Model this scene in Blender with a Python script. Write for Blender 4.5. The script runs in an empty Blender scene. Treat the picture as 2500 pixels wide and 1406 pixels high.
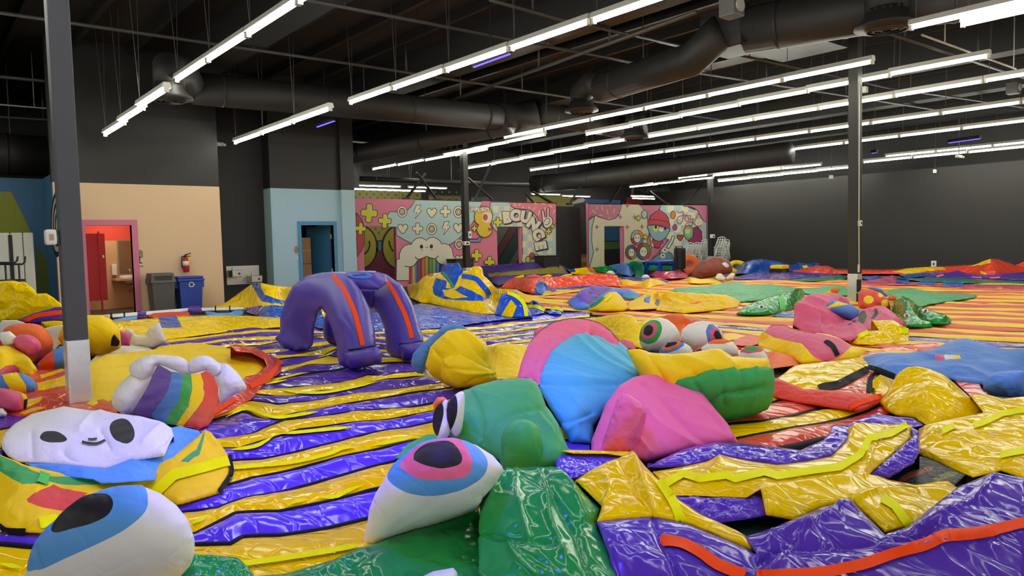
import bpy, bmesh, math, random
import numpy as np
from mathutils import Vector, Matrix
from mathutils.bvhtree import BVHTree
from mathutils.geometry import delaunay_2d_cdt
random.seed(7); rng = np.random.default_rng(7)
SC = bpy.context.scene
COL = SC.collection
# ------------------------------------------------------------------ camera, world, exposure
FPX, YAW, PIT, ROL, EYE = 1826.05, .683549, .0586352, -.0238368, 1.45
FW = np.array([math.sin(YAW)*math.cos(PIT), math.cos(YAW)*math.cos(PIT), -math.sin(PIT)])
_r0 = np.array([math.cos(YAW), -math.sin(YAW), 0]); _u0 = np.cross(_r0, FW)
RT = _r0*math.cos(ROL)+_u0*math.sin(ROL); UP = _u0*math.cos(ROL)-_r0*math.sin(ROL)
CAM = np.array([0, 0, EYE])
cam = bpy.data.cameras.new('camera'); camo = bpy.data.objects.new('camera', cam); COL.objects.link(camo)
cam.sensor_width = 36; cam.sensor_fit = 'HORIZONTAL'; cam.lens = 36*FPX/2500; cam.clip_start = .05; cam.clip_end = 200
camo.matrix_world = Matrix(((RT[0], UP[0], -FW[0], 0), (RT[1], UP[1], -FW[1], 0), (RT[2], UP[2], -FW[2], EYE), (0, 0, 0, 1)))
SC.camera = camo
w = bpy.data.worlds.new('hall_ambient'); SC.world = w; w.use_nodes = True
w.node_tree.nodes['Background'].inputs[0].default_value = (1, .97, .92, 1)
w.node_tree.nodes['Background'].inputs[1].default_value = 1.0
SC.view_settings.view_transform = 'Standard'; SC.view_settings.look = 'None'
SC.view_settings.exposure = 0.38; SC.view_settings.gamma = 1; SC.view_settings.use_curve_mapping = False
SC.cycles.use_denoising = True; SC.cycles.max_bounces = 6; SC.cycles.diffuse_bounces = 3; SC.cycles.glossy_bounces = 3
SC.cycles.caustics_reflective = False; SC.cycles.caustics_refractive = False; SC.cycles.sample_clamp_indirect = 6
TUBE_POWER = 27.0
# ------------------------------------------------------------------ pixel <-> world
def ray(x, y):
    x = np.asarray(x, float); y = np.asarray(y, float)
    return FW + ((x-1250)/FPX)[..., None]*RT - ((y-703)/FPX)[..., None]*UP
def floor_depth(x, y):
    return -EYE/np.minimum(ray(x, y)[..., 2], -1e-3)
def at_depth(x, y, d): return CAM + ray(x, y)*np.asarray(d)[..., None]
def atz(x, y, z=0):
    r = ray(x, y); return CAM + r*((z-EYE)/r[..., 2])[..., None]
def atY(x, y, Y):
    r = ray(x, y); return CAM + r*(Y/r[..., 1])[..., None]
def atX(x, y, X):
    r = ray(x, y); return CAM + r*(X/r[..., 0])[..., None]
def Z(x0, y0, s):
    def f(t):
        out = []
        for q in t.split():
            v = [float(k) for k in q.split(',')]
            p = [x0+v[0]/s, y0+v[1]/s]
            if len(v) > 2: p.append(y0+v[2]/s)
            out.append(tuple(p))
        return out
    return f
PX = Z(0, 0, 1)
zA, zB, zC, zD = Z(0,660,3.4722), Z(0,950,3.08375), Z(640,630,3.7879), Z(700,900,2.77875)
zE, zF, zG, zH = Z(1000,620,2.7778), Z(1250,750,3.3333), Z(1750,600,3.3333), Z(1400,920,2.2727)
zI, zJ, zK, zL, zM = Z(1000,610,5), Z(1350,610,5), Z(1750,600,5), Z(2000,600,5), Z(1500,750,5)
zN, zO, zP, zQ, zS = Z(0,680,4.2595), Z(1850,840,3.84615), Z(0,420,3.5714), Z(850,430,4.135), Z(1400,440,5.4075)
z1, z2, z3 = Z(0,0,2.77778), Z(800,0,2.77778), Z(1600,0,2.77778)
U1, U2, U3, U4, U5, U6 = Z(440,880,5), Z(560,740,5), Z(900,700,5), Z(380,740,5), Z(1750,960,5), Z(2000,720,5)
# ------------------------------------------------------------------ materials
def lin(h):
    h = h.lstrip('#'); c = [int(h[i:i+2], 16)/255 for i in (0, 2, 4)]
    return tuple(v/12.92 if v <= .04045 else ((v+.055)/1.055)**2.4 for v in c)+(1,)
MATS = {}
def _new(n):
    m = bpy.data.materials.new(n); m.use_nodes = True; nt = m.node_tree
    return m, nt, nt.nodes['Principled BSDF'], nt.nodes.new, nt.links.new
def paint_m(n, h, rough=.6, metal=0, var=.06, bump=.0, scale=9.):
    if n in MATS: return MATS[n]
    m, nt, b, N, L = _new(n); b.inputs['Roughness'].default_value = rough; b.inputs['Metallic'].default_value = metal
    tc = N('ShaderNodeTexCoord'); no = N('ShaderNodeTexNoise'); no.inputs['Scale'].default_value = scale; no.inputs['Detail'].default_value = 4
    L(tc.outputs['Object'], no.inputs['Vector'])
    mx = N('ShaderNodeMix'); mx.data_type = 'RGBA'; mx.blend_type = 'MIX'
    c = lin(h); mx.inputs['A'].default_value = tuple(v*(1-var) for v in c[:3])+(1,); mx.inputs['B'].default_value = tuple(min(1, v*(1+var)) for v in c[:3])+(1,)
    L(no.outputs['Fac'], mx.inputs['Factor']); L(mx.outputs['Result'], b.inputs['Base Color'])
    if bump:
        bp = N('ShaderNodeBump'); bp.inputs['Strength'].default_value = bump; bp.inputs['Distance'].default_value = .01
        L(no.outputs['Fac'], bp.inputs['Height']); L(bp.outputs['Normal'], b.inputs['Normal'])
    MATS[n] = m; return m
def cloth_m(n, h, rough, crease, scale, coat=0., strength=.5, dist=.02):
    """coated vinyl / nylon: plain colour, relief from a network of creases"""
    if n in MATS: return MATS[n]
    m, nt, b, N, L = _new(n)
    tc = N('ShaderNodeTexCoord'); n1 = N('ShaderNodeTexNoise'); n1.inputs['Scale'].default_value = scale*.45; n1.inputs['Detail'].default_value = 3
    L(tc.outputs['Object'], n1.inputs['Vector'])
    sc = N('ShaderNodeVectorMath'); sc.operation = 'SCALE'; sc.inputs['Scale'].default_value = .55
    ad = N('ShaderNodeVectorMath'); ad.operation = 'ADD'
    L(n1.outputs['Color'], sc.inputs[0]); L(sc.outputs['Vector'], ad.inputs[0]); L(tc.outputs['Object'], ad.inputs[1])
    hs = []
    for k, (s, a) in enumerate(((scale, 1.0), (scale*2.7, .4))):
        v = N('ShaderNodeTexVoronoi'); v.feature = 'DISTANCE_TO_EDGE'; v.inputs['Scale'].default_value = s
        mp = N('ShaderNodeMapping'); mp.inputs['Scale'].default_value = (1, .34, .7); mp.inputs['Rotation'].default_value = (0, 0, .5+1.1*k)
        L(ad.outputs['Vector'], mp.inputs['Vector']); L(mp.outputs['Vector'], v.inputs['Vector'])
        pw = N('ShaderNodeMapRange'); pw.interpolation_type = 'SMOOTHSTEP'; pw.inputs['From Max'].default_value = .07
        pw.inputs['To Max'].default_value = a
        L(v.outputs['Distance'], pw.inputs['Value']); hs.append(pw.outputs['Result'])
    n2 = N('ShaderNodeTexNoise'); n2.inputs['Scale'].default_value = scale*.6; n2.inputs['Detail'].default_value = 2
    L(ad.outputs['Vector'], n2.inputs['Vector'])
    m1 = N('ShaderNodeMath'); m1.operation = 'ADD'; L(hs[0], m1.inputs[0]); L(hs[1], m1.inputs[1])
    m2 = N('ShaderNodeMath'); m2.operation = 'MULTIPLY_ADD'; m2.inputs[1].default_value = .9; L(n2.outputs['Fac'], m2.inputs[0]); L(m1.outputs['Value'], m2.inputs[2])
    bp = N('ShaderNodeBump'); bp.inputs['Strength'].default_value = strength; bp.inputs['Distance'].default_value = dist*crease
    L(m2.outputs['Value'], bp.inputs['Height']); L(bp.outputs['Normal'], b.inputs['Normal']); 
    b.inputs['Base Color'].default_value = lin(h); b.inputs['Roughness'].default_value = rough; b.inputs['Specular IOR Level'].default_value = .22
    b.inputs['Coat Weight'].default_value = coat; b.inputs['Coat Roughness'].default_value = .08
    if coat: L(bp.outputs['Normal'], b.inputs['Coat Normal'])
    MATS[n] = m; return m
def vinyl(n, h, scale=6.): return cloth_m('vinyl_'+n, h, .14, 1.0, scale*.4, .0, .34, .02)
def nylon(n, h): return cloth_m('nylon_'+n, h, .55, .5, 2.2, 0, .25, .02)
def glow_m(n, rgb, power):
    if n in MATS: return MATS[n]
    m, nt, b, N, L = _new(n); b.inputs['Base Color'].default_value = (*rgb, 1)
    b.inputs['Emission Color'].default_value = (*rgb, 1); b.inputs['Emission Strength'].default_value = power
    MATS[n] = m; return m
PUR, YEL, NEO, ORA = vinyl('purple', '#5a37b4'), vinyl('yellow', '#ffd600'), paint_m('neon_piping', '#fcff00', .5), paint_m('orange_piping', '#ff4c12', .5)
BLK, RED, GRN, BLU = paint_m('black_seam', '#17171b', .7, 0, .1, .2, 60), vinyl('red', '#e2553f', 7), vinyl('green', '#239448', 3.2), vinyl('blue', '#1f57b8', 6)
FRED, FYEL = cloth_m('floor_red', '#e2553f', .4, 1, 2.4, 0, .3), cloth_m('floor_yellow', '#ffce00', .4, 1, 2.4, 0, .3)
for _m in (FRED, FYEL): _m.node_tree.nodes['Principled BSDF'].inputs['Specular IOR Level'].default_value = .08
GRNF = cloth_m('far_green', '#1f9450', .34, 1, 2.6, 0, .3); GRNF.node_tree.nodes['Principled BSDF'].inputs['Specular IOR Level'].default_value = .12
PNK, TEA, CORA = vinyl('pink', '#d8577f'), vinyl('teal_green', '#1d8a6b'), vinyl('coral', '#ee4a2a', 7)
NW, NY, NP, NB, NC = nylon('white', '#f2f0ef'), nylon('yellow', '#ffd600'), nylon('pink', '#f26c9c'), nylon('blue', '#5585d6'), nylon('sky_blue', '#4db4d8')
NG, NO, NR, NK, NV, NBR = nylon('green', '#40a650'), nylon('orange', '#f06f38'), nylon('red', '#e0483a'), nylon('black', '#242226'), nylon('violet', '#6a48ac'), nylon('brown', '#8a5046')
NSB, NRO, NGR = nylon('pale_blue', '#5ea4ec'), nylon('rose', '#dc5f8a'), nylon('grey_white', '#e4e0da')
for _m, _v in ((YEL, .13), (RED, .13), (CORA, .15), (BLU, .16), (BLK, .1), (NEO, .03), (ORA, .05)): _m.node_tree.nodes['Principled BSDF'].inputs['Specular IOR Level'].default_value = _v
# ------------------------------------------------------------------ noise
_perm = np.random.default_rng(3).permutation(256); _perm = np.concatenate([_perm, _perm, _perm])
_grad = np.random.default_rng(4).normal(size=(256, 3)); _grad /= np.linalg.norm(_grad, axis=1)[:, None]
def perlin(P):
    P = np.asarray(P, float); i = np.floor(P).astype(int); f = P-i; i &= 255
    u = f*f*f*(f*(f*6-15)+10); out = 0
    for dx in (0, 1):
        for dy in (0, 1):
            for dz in (0, 1):
                h = _perm[_perm[_perm[(i[:, 0]+dx) & 255]+((i[:, 1]+dy) & 255)]+((i[:, 2]+dz) & 255)]
                d = f-np.array([dx, dy, dz])
                wgt = (u[:, 0] if dx else 1-u[:, 0])*(u[:, 1] if dy else 1-u[:, 1])*(u[:, 2] if dz else 1-u[:, 2])
                out = out+wgt*(d*_grad[h]).sum(1)
    return out*1.6
def crumple(P, size, octaves=4):
    """creased sheet: sums of folded noise, sharp ridges between soft facets"""
    P = np.asarray(P)/size; out = np.zeros(len(P)); a = 1.; q = P.copy()
    for k in range(octaves):
        wv = np.stack([perlin(q*.7+11*k), perlin(q*.7+37+5*k), perlin(q*.7+71)], 1)
        n = perlin(q+wv*.6+k*17.3); out += a*(.55-np.abs(n)*1.6); a *= .40; q = q*2.03
    return out
# ------------------------------------------------------------------ objects
def children_loc(p): return np.array(p.matrix_world.translation) if p else np.zeros(3)
LOC = {}
def thing(name, label, cat, loc=(0, 0, 0), group=None):
    o = bpy.data.objects.new(name, None); COL.objects.link(o); o.location = loc; o.empty_display_size = .1
    o['label'] = label; o['category'] = cat
    if group: o['group'] = group
    LOC[o.name] = np.array(loc, float); return o
def mk(name, V, F, mat, parent=None, smooth=True, origin=None):
    V = np.asarray(V, float)
    base = LOC[parent.name] if parent else np.zeros(3)
    org = np.asarray(origin, float) if origin is not None else base
    me = bpy.data.meshes.new(name); me.from_pydata((V-org).tolist(), [], [tuple(int(k) for k in f) for f in F])
    if mat: me.materials.append(mat)
    if smooth: me.shade_smooth()
    o = bpy.data.objects.new(name, me); COL.objects.link(o); o.location = org-base
    if parent: o.parent = parent
    LOC[o.name] = org; return o
def tag(o, label=None, cat=None, group=None, kind=None):
    if label: o['label'] = label
    if cat: o['category'] = cat
    if group: o['group'] = group
    if kind: o['kind'] = kind
    return o
class MB:
    def __init__(s): s.V = []; s.F = []
    def add(s, V, F):
        n = len(s.V); s.V += [tuple(v) for v in V]; s.F += [tuple(k+n for k in f) for f in F]; return s
    def box(s, a, b, bev=0):
        (x0, y0, z0), (x1, y1, z1) = a, b
        if not bev:
            return s.add([(x0,y0,z0),(x1,y0,z0),(x1,y1,z0),(x0,y1,z0),(x0,y0,z1),(x1,y0,z1),(x1,y1,z1),(x0,y1,z1)],
                         [(3,2,1,0),(4,5,6,7),(0,1,5,4),(1,2,6,5),(2,3,7,6),(3,0,4,7)])
        bm = bmesh.new(); bmesh.ops.create_cube(bm, size=1)
        for v in bm.verts: v.co = Vector(((x0+x1)/2+v.co.x*(x1-x0), (y0+y1)/2+v.co.y*(y1-y0), (z0+z1)/2+v.co.z*(z1-z0)))
        bmesh.ops.bevel(bm, geom=bm.edges[:], offset=bev, segments=2, affect='EDGES', profile=.6)
        bm.verts.index_update(); s.add([v.co[:] for v in bm.verts], [[v.index for v in f.verts] for f in bm.faces]); bm.free(); return s
    def hexa(s, lo, hi):   # two quads (4 pts each, ccw)
        return s.add(list(lo)+list(hi), [(3,2,1,0),(4,5,6,7),(0,1,5,4),(1,2,6,5),(2,3,7,6),(3,0,4,7)])
    def tube(s, pts, r, n=8, cap=True):
        pts = [np.array(p, float) for p in pts]; m = len(pts); rr = r if hasattr(r, '__len__') else [r]*m
        prev = None; V = []
        for i, p in enumerate(pts):
            t = pts[min(i+1, m-1)]-pts[max(i-1, 0)]; t /= np.linalg.norm(t)+1e-9
            if prev is None: a = np.cross(t, [0, 0, 1]); a = a if np.linalg.norm(a) > .05 else np.cross(t, [1, 0, 0])
            else: a = prev-t*(prev@t)
            a /= np.linalg.norm(a); prev = a; b = np.cross(t, a)
            for k in range(n):
                c = 2*math.pi*k/n; V.append(p+(a*math.cos(c)+b*math.sin(c))*rr[i])
        F = [(i*n+k, i*n+(k+1) % n, (i+1)*n+(k+1) % n, (i+1)*n+k) for i in range(m-1) for k in range(n)]
        if cap: F += [tuple(range(n))[::-1], tuple((m-1)*n+k for k in range(n))]
        return s.add(V, F)
    def disc(s, c, axis, r, h, n=24):
        c = np.array(c, float); axis = np.array(axis, float); return s.tube([c, c+axis*h], r, n)
    def obj(s, name, mat, parent=None, smooth=False, origin=None): return mk(name, s.V, s.F, mat, parent, smooth, origin)
def boxes(name, mat, lst, parent=None, bev=0):
    m = MB()
    for a, b in lst: m.box(a, b, bev)
    return m.obj(name, mat, parent)
# ------------------------------------------------------------------ polygons
def catmull(P, closed, k=4):
    P = [tuple(p) for p in P]; n = len(P); L = max(len(p) for p in P); Q = np.array([list(p)+[np.nan]*(L-len(p)) for p in P]); out = []
    for i in range(n if closed else n-1):
        g = (lambda j: Q[j % n]) if closed else (lambda j: Q[min(max(j, 0), n-1)])
        a, b, c, d = g(i-1), g(i), g(i+1), g(i+2)
        for t in np.arange(k)/k:
            out.append(.5*((2*b)+(c-a)*t+(2*a-5*b+4*c-d)*t*t+(3*b-a-3*c+d)*t**3))
    if not closed: out.append(Q[-1])
    return [tuple(o) for o in out]
def inside(pt, poly):
    x, y = pt[:, 0], pt[:, 1]; r = np.zeros(len(pt), bool); q = np.asarray(poly)[:, :2]
    for i in range(len(q)):
        (x1, y1), (x2, y2) = q[i-1], q[i]
        c = (y1 > y) != (y2 > y)
        r ^= c & (x < (x2-x1)*(y-y1)/((y2-y1) if y2 != y1 else 1e-9)+x1)
    return r
def resample(poly, sp, closed=True):
    q = np.asarray(poly, float); n = len(q); out = []
    for i in range(n if closed else n-1):
        a, b = q[i], q[(i+1) % n]; d = np.hypot(*(b-a)[:2]); k = max(1, int(round(d/sp)))
        for t in range(k): out.append(a+(b-a)*t/k)
    if not closed: out.append(q[-1])
    return np.array(out)
def area(q):
    q = np.asarray(q)[:, :2]; x, y = q[:, 0], q[:, 1]; return abs(.5*np.sum(x*np.roll(y, -1)-y*np.roll(x, -1)))
def dist_to(pts, poly):
    q = np.asarray(poly)[:, :2]; d = np.full(len(pts), 1e9)
    for i in range(len(q)):
        a, b = q[i-1], q[i]; ab = b-a; t = np.clip(((pts-a)@ab)/(ab@ab+1e-9), 0, 1)
        d = np.minimum(d, np.hypot(*(pts-a-t[:, None]*ab).T))
    return d
def triangulate(outline, regions, sp):
    bd = resample(outline, sp)[:, :2]
    co = [Vector(p) for p in bd]; n = len(bd); edges = []; faces = [list(range(n))]
    inn = np.zeros((0, 2)); lines = [bd]
    for r in regions:
        q = resample(r, sp)[:, :2]; k = len(co); co += [Vector(p) for p in q]; edges += [(k+i, k+(i+1) % len(q)) for i in range(len(q))]; lines.append(q)
    lo, hi = bd.min(0), bd.max(0); xs = np.arange(lo[0], hi[0], sp); ys = np.arange(lo[1], hi[1], sp*.866)
    g = np.array([(x+(sp/2 if j % 2 else 0), y) for j, y in enumerate(ys) for x in xs])
    if len(g):
        g = g+np.random.default_rng(1).uniform(-.12, .12, g.shape)*sp
        g = g[inside(g, bd)]
        for q in lines:
            if len(g): g = g[dist_to(g, q) > sp*.55]
        co += [Vector(p) for p in g]
    V, E, F, *_ = delaunay_2d_cdt(co, edges, faces, 1, 1e-4)
    V = np.array([v[:] for v in V]); F = [tuple(f) for f in F if len(f) == 3]
    return V, np.array(F, int), bd
def tps(ctrl_xy, val, at, lam=1e-4):
    s = np.ptp(ctrl_xy, axis=0).max()+1e-9; c = (ctrl_xy-ctrl_xy.mean(0))/s; a = (at-ctrl_xy.mean(0))/s
    K = np.linalg.norm(c[:, None]-c[None], axis=2)**1.5; n = len(c); Pm = np.c_[np.ones(n), c]
    A = np.zeros((n+3, n+3)); A[:n, :n] = -K-lam*-np.eye(n); A[:n, n:] = Pm; A[n:, :n] = Pm.T
    sol = np.linalg.lstsq(A, np.r_[val, 0, 0, 0], rcond=None)[0]
    Ka = np.linalg.norm(a[:, None]-c[None], axis=2)**1.5
    return -Ka@sol[:n]+np.c_[np.ones(len(a)), a]@sol[n:]
def ctrl(pts):
    """control point (x, y[, g]): the point stands straight above the floor seen at (x, g)"""
    xy = np.array([p[:2] for p in pts]); g = np.array([p[2] if len(p) > 2 and not np.isnan(p[2]) else p[1] for p in pts])
    return xy, 1/floor_depth(xy[:, 0], g)
def vnormals(V, F):
    n = np.cross(V[F[:, 1]]-V[F[:, 0]], V[F[:, 2]]-V[F[:, 0]]); o = np.zeros_like(V)
    for k in range(3): np.add.at(o, F[:, k], n)
    return o/(np.linalg.norm(o, axis=1)[:, None]+1e-12)
def boundary_loops(F):
    cnt = {}
    for f in F:
        for a, b in ((f[0], f[1]), (f[1], f[2]), (f[2], f[0])): cnt[(a, b)] = 1
    nx = {a: b for (a, b) in cnt if (b, a) not in cnt}
    loops = []
    while nx:
        s = next(iter(nx)); l = [s]; c = nx.pop(s)
        while c != s and c in nx: l.append(c); c = nx.pop(c)
        loops.append(l)
    return loops
BV = {}
def split_parts(parent, V, F, cen, base, regions, extra=None):
    """regions: (name, material, polygon); the rest is base (name, material)"""
    lab = np.zeros(len(cen), int)
    for i, (_, _, poly) in enumerate(regions): lab[inside(cen, poly)] = i+1
    objs = []
    for i, (nm, mt) in enumerate([base]+[(r[0], r[1]) for r in regions]):
        f = F[lab == i]
        if len(f) == 0 and not (i == 0 and extra): continue
        if i == 0 and extra: f = np.vstack([f, extra]) if len(f) else np.array(extra)
        u, inv = np.unique(f, return_inverse=True)
        objs.append(mk(nm, V[u], inv.reshape(-1, 3), mt, parent))
    return objs
def place(name, label, cat, V, group=None, parent=None):
    if parent: return parent
    c = V.mean(0); return thing(name, label, cat, (c[0], c[1], 0), group)
def blob(name, label, cat, base, outline, regions=(), mode='heap', inner=(), soft=False, n=900, amp=None, size=None, thick=None,
         back=1., g=None, group=None, parent=None, up=0., keep=True, octv=4, rho=.45, dome=None, folds=(), lay=.955):
    """a lump of cloth. outline/inner are control points. heap = draped over the floor with a back slope; puff = closed inflated body"""
    oc = list(outline)
    if soft: outline = catmull(oc, True, 4)
    if len(outline[0]) == 2 and mode == 'puff' and g is None: g = max(p[1] for p in outline)
    if mode == 'heap' and g is None:
        # straight above the floor in front of it at rho = 0, lying on the floor at rho = 1
        hull = [p[:2] for p in outline]
        def foot(p):
            if len(p) > 2 and not np.isnan(p[2]): return tuple(p)
            ys = [p[1]]
            for i in range(len(hull)):
                (x1, y1), (x2, y2) = hull[i-1], hull[i]
                if min(x1, x2) <= p[0] <= max(x1, x2) and x1 != x2: ys.append(y1+(y2-y1)*(p[0]-x1)/(x2-x1))
            g0 = max(ys)-(max(ys)-p[1])*rho
            if rho < .56:
                yh = 631.35-(p[0]+242)*.02376; g0 = max(g0, yh+2648/(2648/max(max(ys)-yh, 8)+1.2))
            return (p[0], p[1], min(g0, max(ys)))
        outline = [foot(p) for p in outline]; oc = [foot(p) for p in oc]
    if g is not None: outline = [(p[0], p[1], g) for p in outline]; oc = [(p[0], p[1], g) for p in oc]
    n = int(n*(1.9 if mode == 'heap' else 1.35)); ar = area(outline); sp = max(1.3, math.sqrt(ar/n*1.15))
    regs = [(r[0], r[1], catmull(r[2], True, 4) if (len(r) > 3 and r[3]) else r[2]) for r in regions]
    P, F, bd = triangulate(outline, [r[2] for r in regs], sp)
    cxy, cv = ctrl(oc+list(inner))
    inv = np.maximum(tps(cxy, cv, P), 1/70.)
    d = 1/inv
    md = float(np.median(d)); ppm = FPX/md
    a, b, c = P[F[:, 0]], P[F[:, 1]], P[F[:, 2]]
    cr = (b[:, 0]-a[:, 0])*(c[:, 1]-a[:, 1])-(b[:, 1]-a[:, 1])*(c[:, 0]-a[:, 0])
    F = F[np.abs(cr) > 1e-6]; cr = cr[np.abs(cr) > 1e-6]; F[cr > 0] = F[cr > 0][:, ::-1]     # face the lens side
    cen = P[F].mean(1); ed = dist_to(P, bd)
    w_m = math.sqrt(ar)/ppm
    amp = .012*min(w_m, 1.6) if amp is None else amp*.6
    if size is None: size = .38*min(w_m, 1.5)
    loops = boundary_loops(F); extra = []
    fold = np.zeros(len(P))
    for line, a_, w_ in folds:      # creases sewn or pressed into the cloth: a_ metres out (+) or in (-), w_ pixels wide
        q = resample(catmull(line, False, 4) if len(line) > 2 else line, 3, False)[:, :2]
        dd = np.min(np.hypot(P[:, None, 0]-q[None, :, 0], P[:, None, 1]-q[None, :, 1]), axis=1); fold += .62*a_*np.exp(-dd/w_)
    if mode == 'puff':
        nb = len(P); onb = np.zeros(nb, bool)
        for l in loops: onb[l] = True
        fi = np.where(~onb)[0]; ix = -np.ones(nb, int); ix[fi] = np.arange(len(fi))
        A = np.zeros((len(fi), len(fi))); e = np.vstack([F[:, [0, 1]], F[:, [1, 2]], F[:, [2, 0]]]); e = np.unique(np.sort(e, 1), axis=0)
        for p, q in np.vstack([e, e[:, ::-1]]):
            i = ix[p]
            if i >= 0:
                A[i, i] += 1
                if ix[q] >= 0: A[i, ix[q]] -= 1
        u = np.zeros(nb); u[fi] = np.linalg.solve(A, np.ones(len(fi))) if len(fi) else 0
        h = np.sqrt(np.maximum(u, 0)/max(u.max(), 1e-9))
        if thick is None: thick = ed.max()/ppm*1.0
        d0 = d*(lay if lay else 1)+thick*.35
        Vf = at_depth(P[:, 0], P[:, 1], d0-thick*h); Vb = at_depth(P[:, 0], P[:, 1], d0+thick*back*h)
        nf = vnormals(Vf, F); fall = np.clip(ed/(sp*2.5), 0, 1)
        if amp: Vf = Vf+nf*((amp*crumple(Vf, size, octv)+fold)*fall)[:, None]; Vb = Vb+FW*(amp*crumple(Vb, size, 3)*fall)[:, None]
        m = {}
        Vb[:, 2] = np.where(onb, Vb[:, 2], np.maximum(Vb[:, 2], .012)); Vf[:, 2] = np.where(onb, Vf[:, 2], np.maximum(Vf[:, 2], .004))
        V = np.vstack([Vf, Vb]); map_b = np.arange(nb)+nb; map_b[onb] = np.where(onb)[0]
        extra = map_b[F][:, ::-1].tolist()
    else:
        if dome is None: dome = .10*w_m
        q = np.clip(ed/max(ed.max(), 1e-6), 0, 1); d = d-dome*np.sqrt(np.maximum(0, 1-(1-q)**2))
        d = d*lay; V = at_depth(P[:, 0], P[:, 1], d); V[:, 2] = np.maximum(V[:, 2], .006)
        nf = vnormals(V, F); fall = .25+.75*np.clip(ed/(sp*3), 0, 1)
        if amp: V = V+nf*((amp*crumple(V, size, octv)+fold)*fall)[:, None]
        V[:, 2] = np.maximum(V[:, 2], .006)+up
        if loops:
            l = max(loops, key=len); L = len(l); bp = P[l]
            q = bp-cen.mean(0)
            tn = np.roll(bp, -1, 0)-np.roll(bp, 1, 0)      # loop runs with the faces
            nrm = np.c_[tn[:, 1], -tn[:, 0]]; s = np.sign((nrm*q).sum()); nrm *= s; nrm /= np.linalg.norm(nrm, axis=1)[:, None]+1e-9
            z = V[l][:, 2]; away = V[l][:, :2]-CAM[:2]; away /= np.linalg.norm(away, axis=1)[:, None]
            up_ = nrm[:, 1] < .15; bk = np.clip(-nrm[:, 1]+.3, .3, 1)*back; r1 = V[l].copy(); r2 = V[l].copy()
            r1[:, :2] += away*(z*.45*bk)[:, None]; r1[:, 2] = z*.6; r2[:, :2] += away*(z*.8*bk)[:, None]; r2[:, 2] = 0.
            # a front hem that hangs clear of the floor curls back under the cloth
            hg = (~up_) & (z > .03); dist = np.linalg.norm(V[l][:, :2]-CAM[:2], axis=1); sl = (EYE-z)/dist; a_ = np.minimum(.35, .8*z/np.maximum(sl, .05))
            for r, k in ((r1, .5), (r2, 1.)):
                q2 = V[l].copy(); q2[:, :2] += away*(a_*k)[:, None]; q2[:, 2] = np.maximum(0, z-a_*k*sl*.75); r[hg] = q2[hg]
            n0 = len(V); V = np.vstack([V, r1, r2])
            for i in range(L):
                j = (i+1) % L; t = [l[i], l[j], n0+i, n0+j, n0+L+i, n0+L+j]
                extra += [(t[1], t[0], t[2]), (t[1], t[2], t[3]), (t[3], t[2], t[4]), (t[3], t[4], t[5])]
    # nothing reaches into the walls behind: the cloth is pulled forward along the line of sight, hems slide on the floor
    m0 = len(P) if mode == 'heap' else len(V)
    k = np.minimum(1, np.minimum(23.3/np.maximum(V[:, 1], .1), 32.4/np.maximum(V[:, 0], .1)))
    k = np.where(V[:, 0] < 6.3, np.minimum(k, 19.25/np.maximum(V[:, 1], .1)), k); k[m0:] = 1; V = CAM+(V-CAM)*k[:, None]; V[:, 2] = np.maximum(V[:, 2], 0)
    V[m0:, 0] = np.minimum(V[m0:, 0], 32.45); V[m0:, 1] = np.minimum(V[m0:, 1], np.where(V[m0:, 0] < 6.3, 19.35, 23.4))
    par = place(name, label, cat, V, group, parent)
    objs = split_parts(par, V, F, cen, base, regs, extra)
    if keep: BV[par.name] = BVHTree.FromPolygons([tuple(v) for v in V], [tuple(int(k) for k in f) for f in F]+[tuple(f) for f in extra])
    return par
def hit(bv, x, y):
    r = ray(x, y); r = r/np.linalg.norm(r); h = bv.ray_cast(Vector(CAM), Vector(r))
    return (np.array(h[0]), np.array(h[1])) if h[0] is not None else None
def _bv(t): return t if isinstance(t, BVHTree) else BV[t.name]
def ribbon(parent, name, mat, line, width, bv=None, soft=True, lift=.010, step=4., label=None, taper=False):
    """a sewn strip that follows the surface of its thing; width in metres"""
    bv = _bv(bv or parent); q = catmull(line, False, 4) if soft and len(line) > 2 else line
    q = resample([p[:2] for p in q], step, False); t = np.gradient(q, axis=0); t /= np.linalg.norm(t, axis=1)[:, None]+1e-9; nn = np.c_[-t[:, 1], t[:, 0]]
    rows = []; last = None
    nq = len(q)
    for i_, (p, s) in enumerate(zip(q, nn)):
        c = hit(bv, *p)
        if c is None: continue
        d = (c[0]-CAM)@FW; wpx = width/2*FPX/d*(min(1, .15+i_/7, .15+(nq-1-i_)/7) if taper else 1)
        # keep the strip at its real width where the surface leans away
        row = []
        for k in (-1, 0, 1):
            h = hit(bv, *(p+s*wpx*k*.9)) if k else c
            if h is None: h = (at_depth(*(p+s*wpx*k*.9), d), c[1])
            nv = h[1] if h[1]@(CAM-h[0]) > 0 else -h[1]
            row.append((h[0], nv))
        rows.append(row)
    if len(rows) < 2: return None
    V = []; F = []
    for r in rows: V += [r[k][0]+r[k][1]*lift for k in range(3)]
    for i in range(len(rows)-1):
        for k in range(2): F.append((i*3+k, i*3+k+1, (i+1)*3+k+1, (i+1)*3+k))
    o = mk(name, V, F, mat, parent)
    if label: o['label'] = label
    return o
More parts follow.
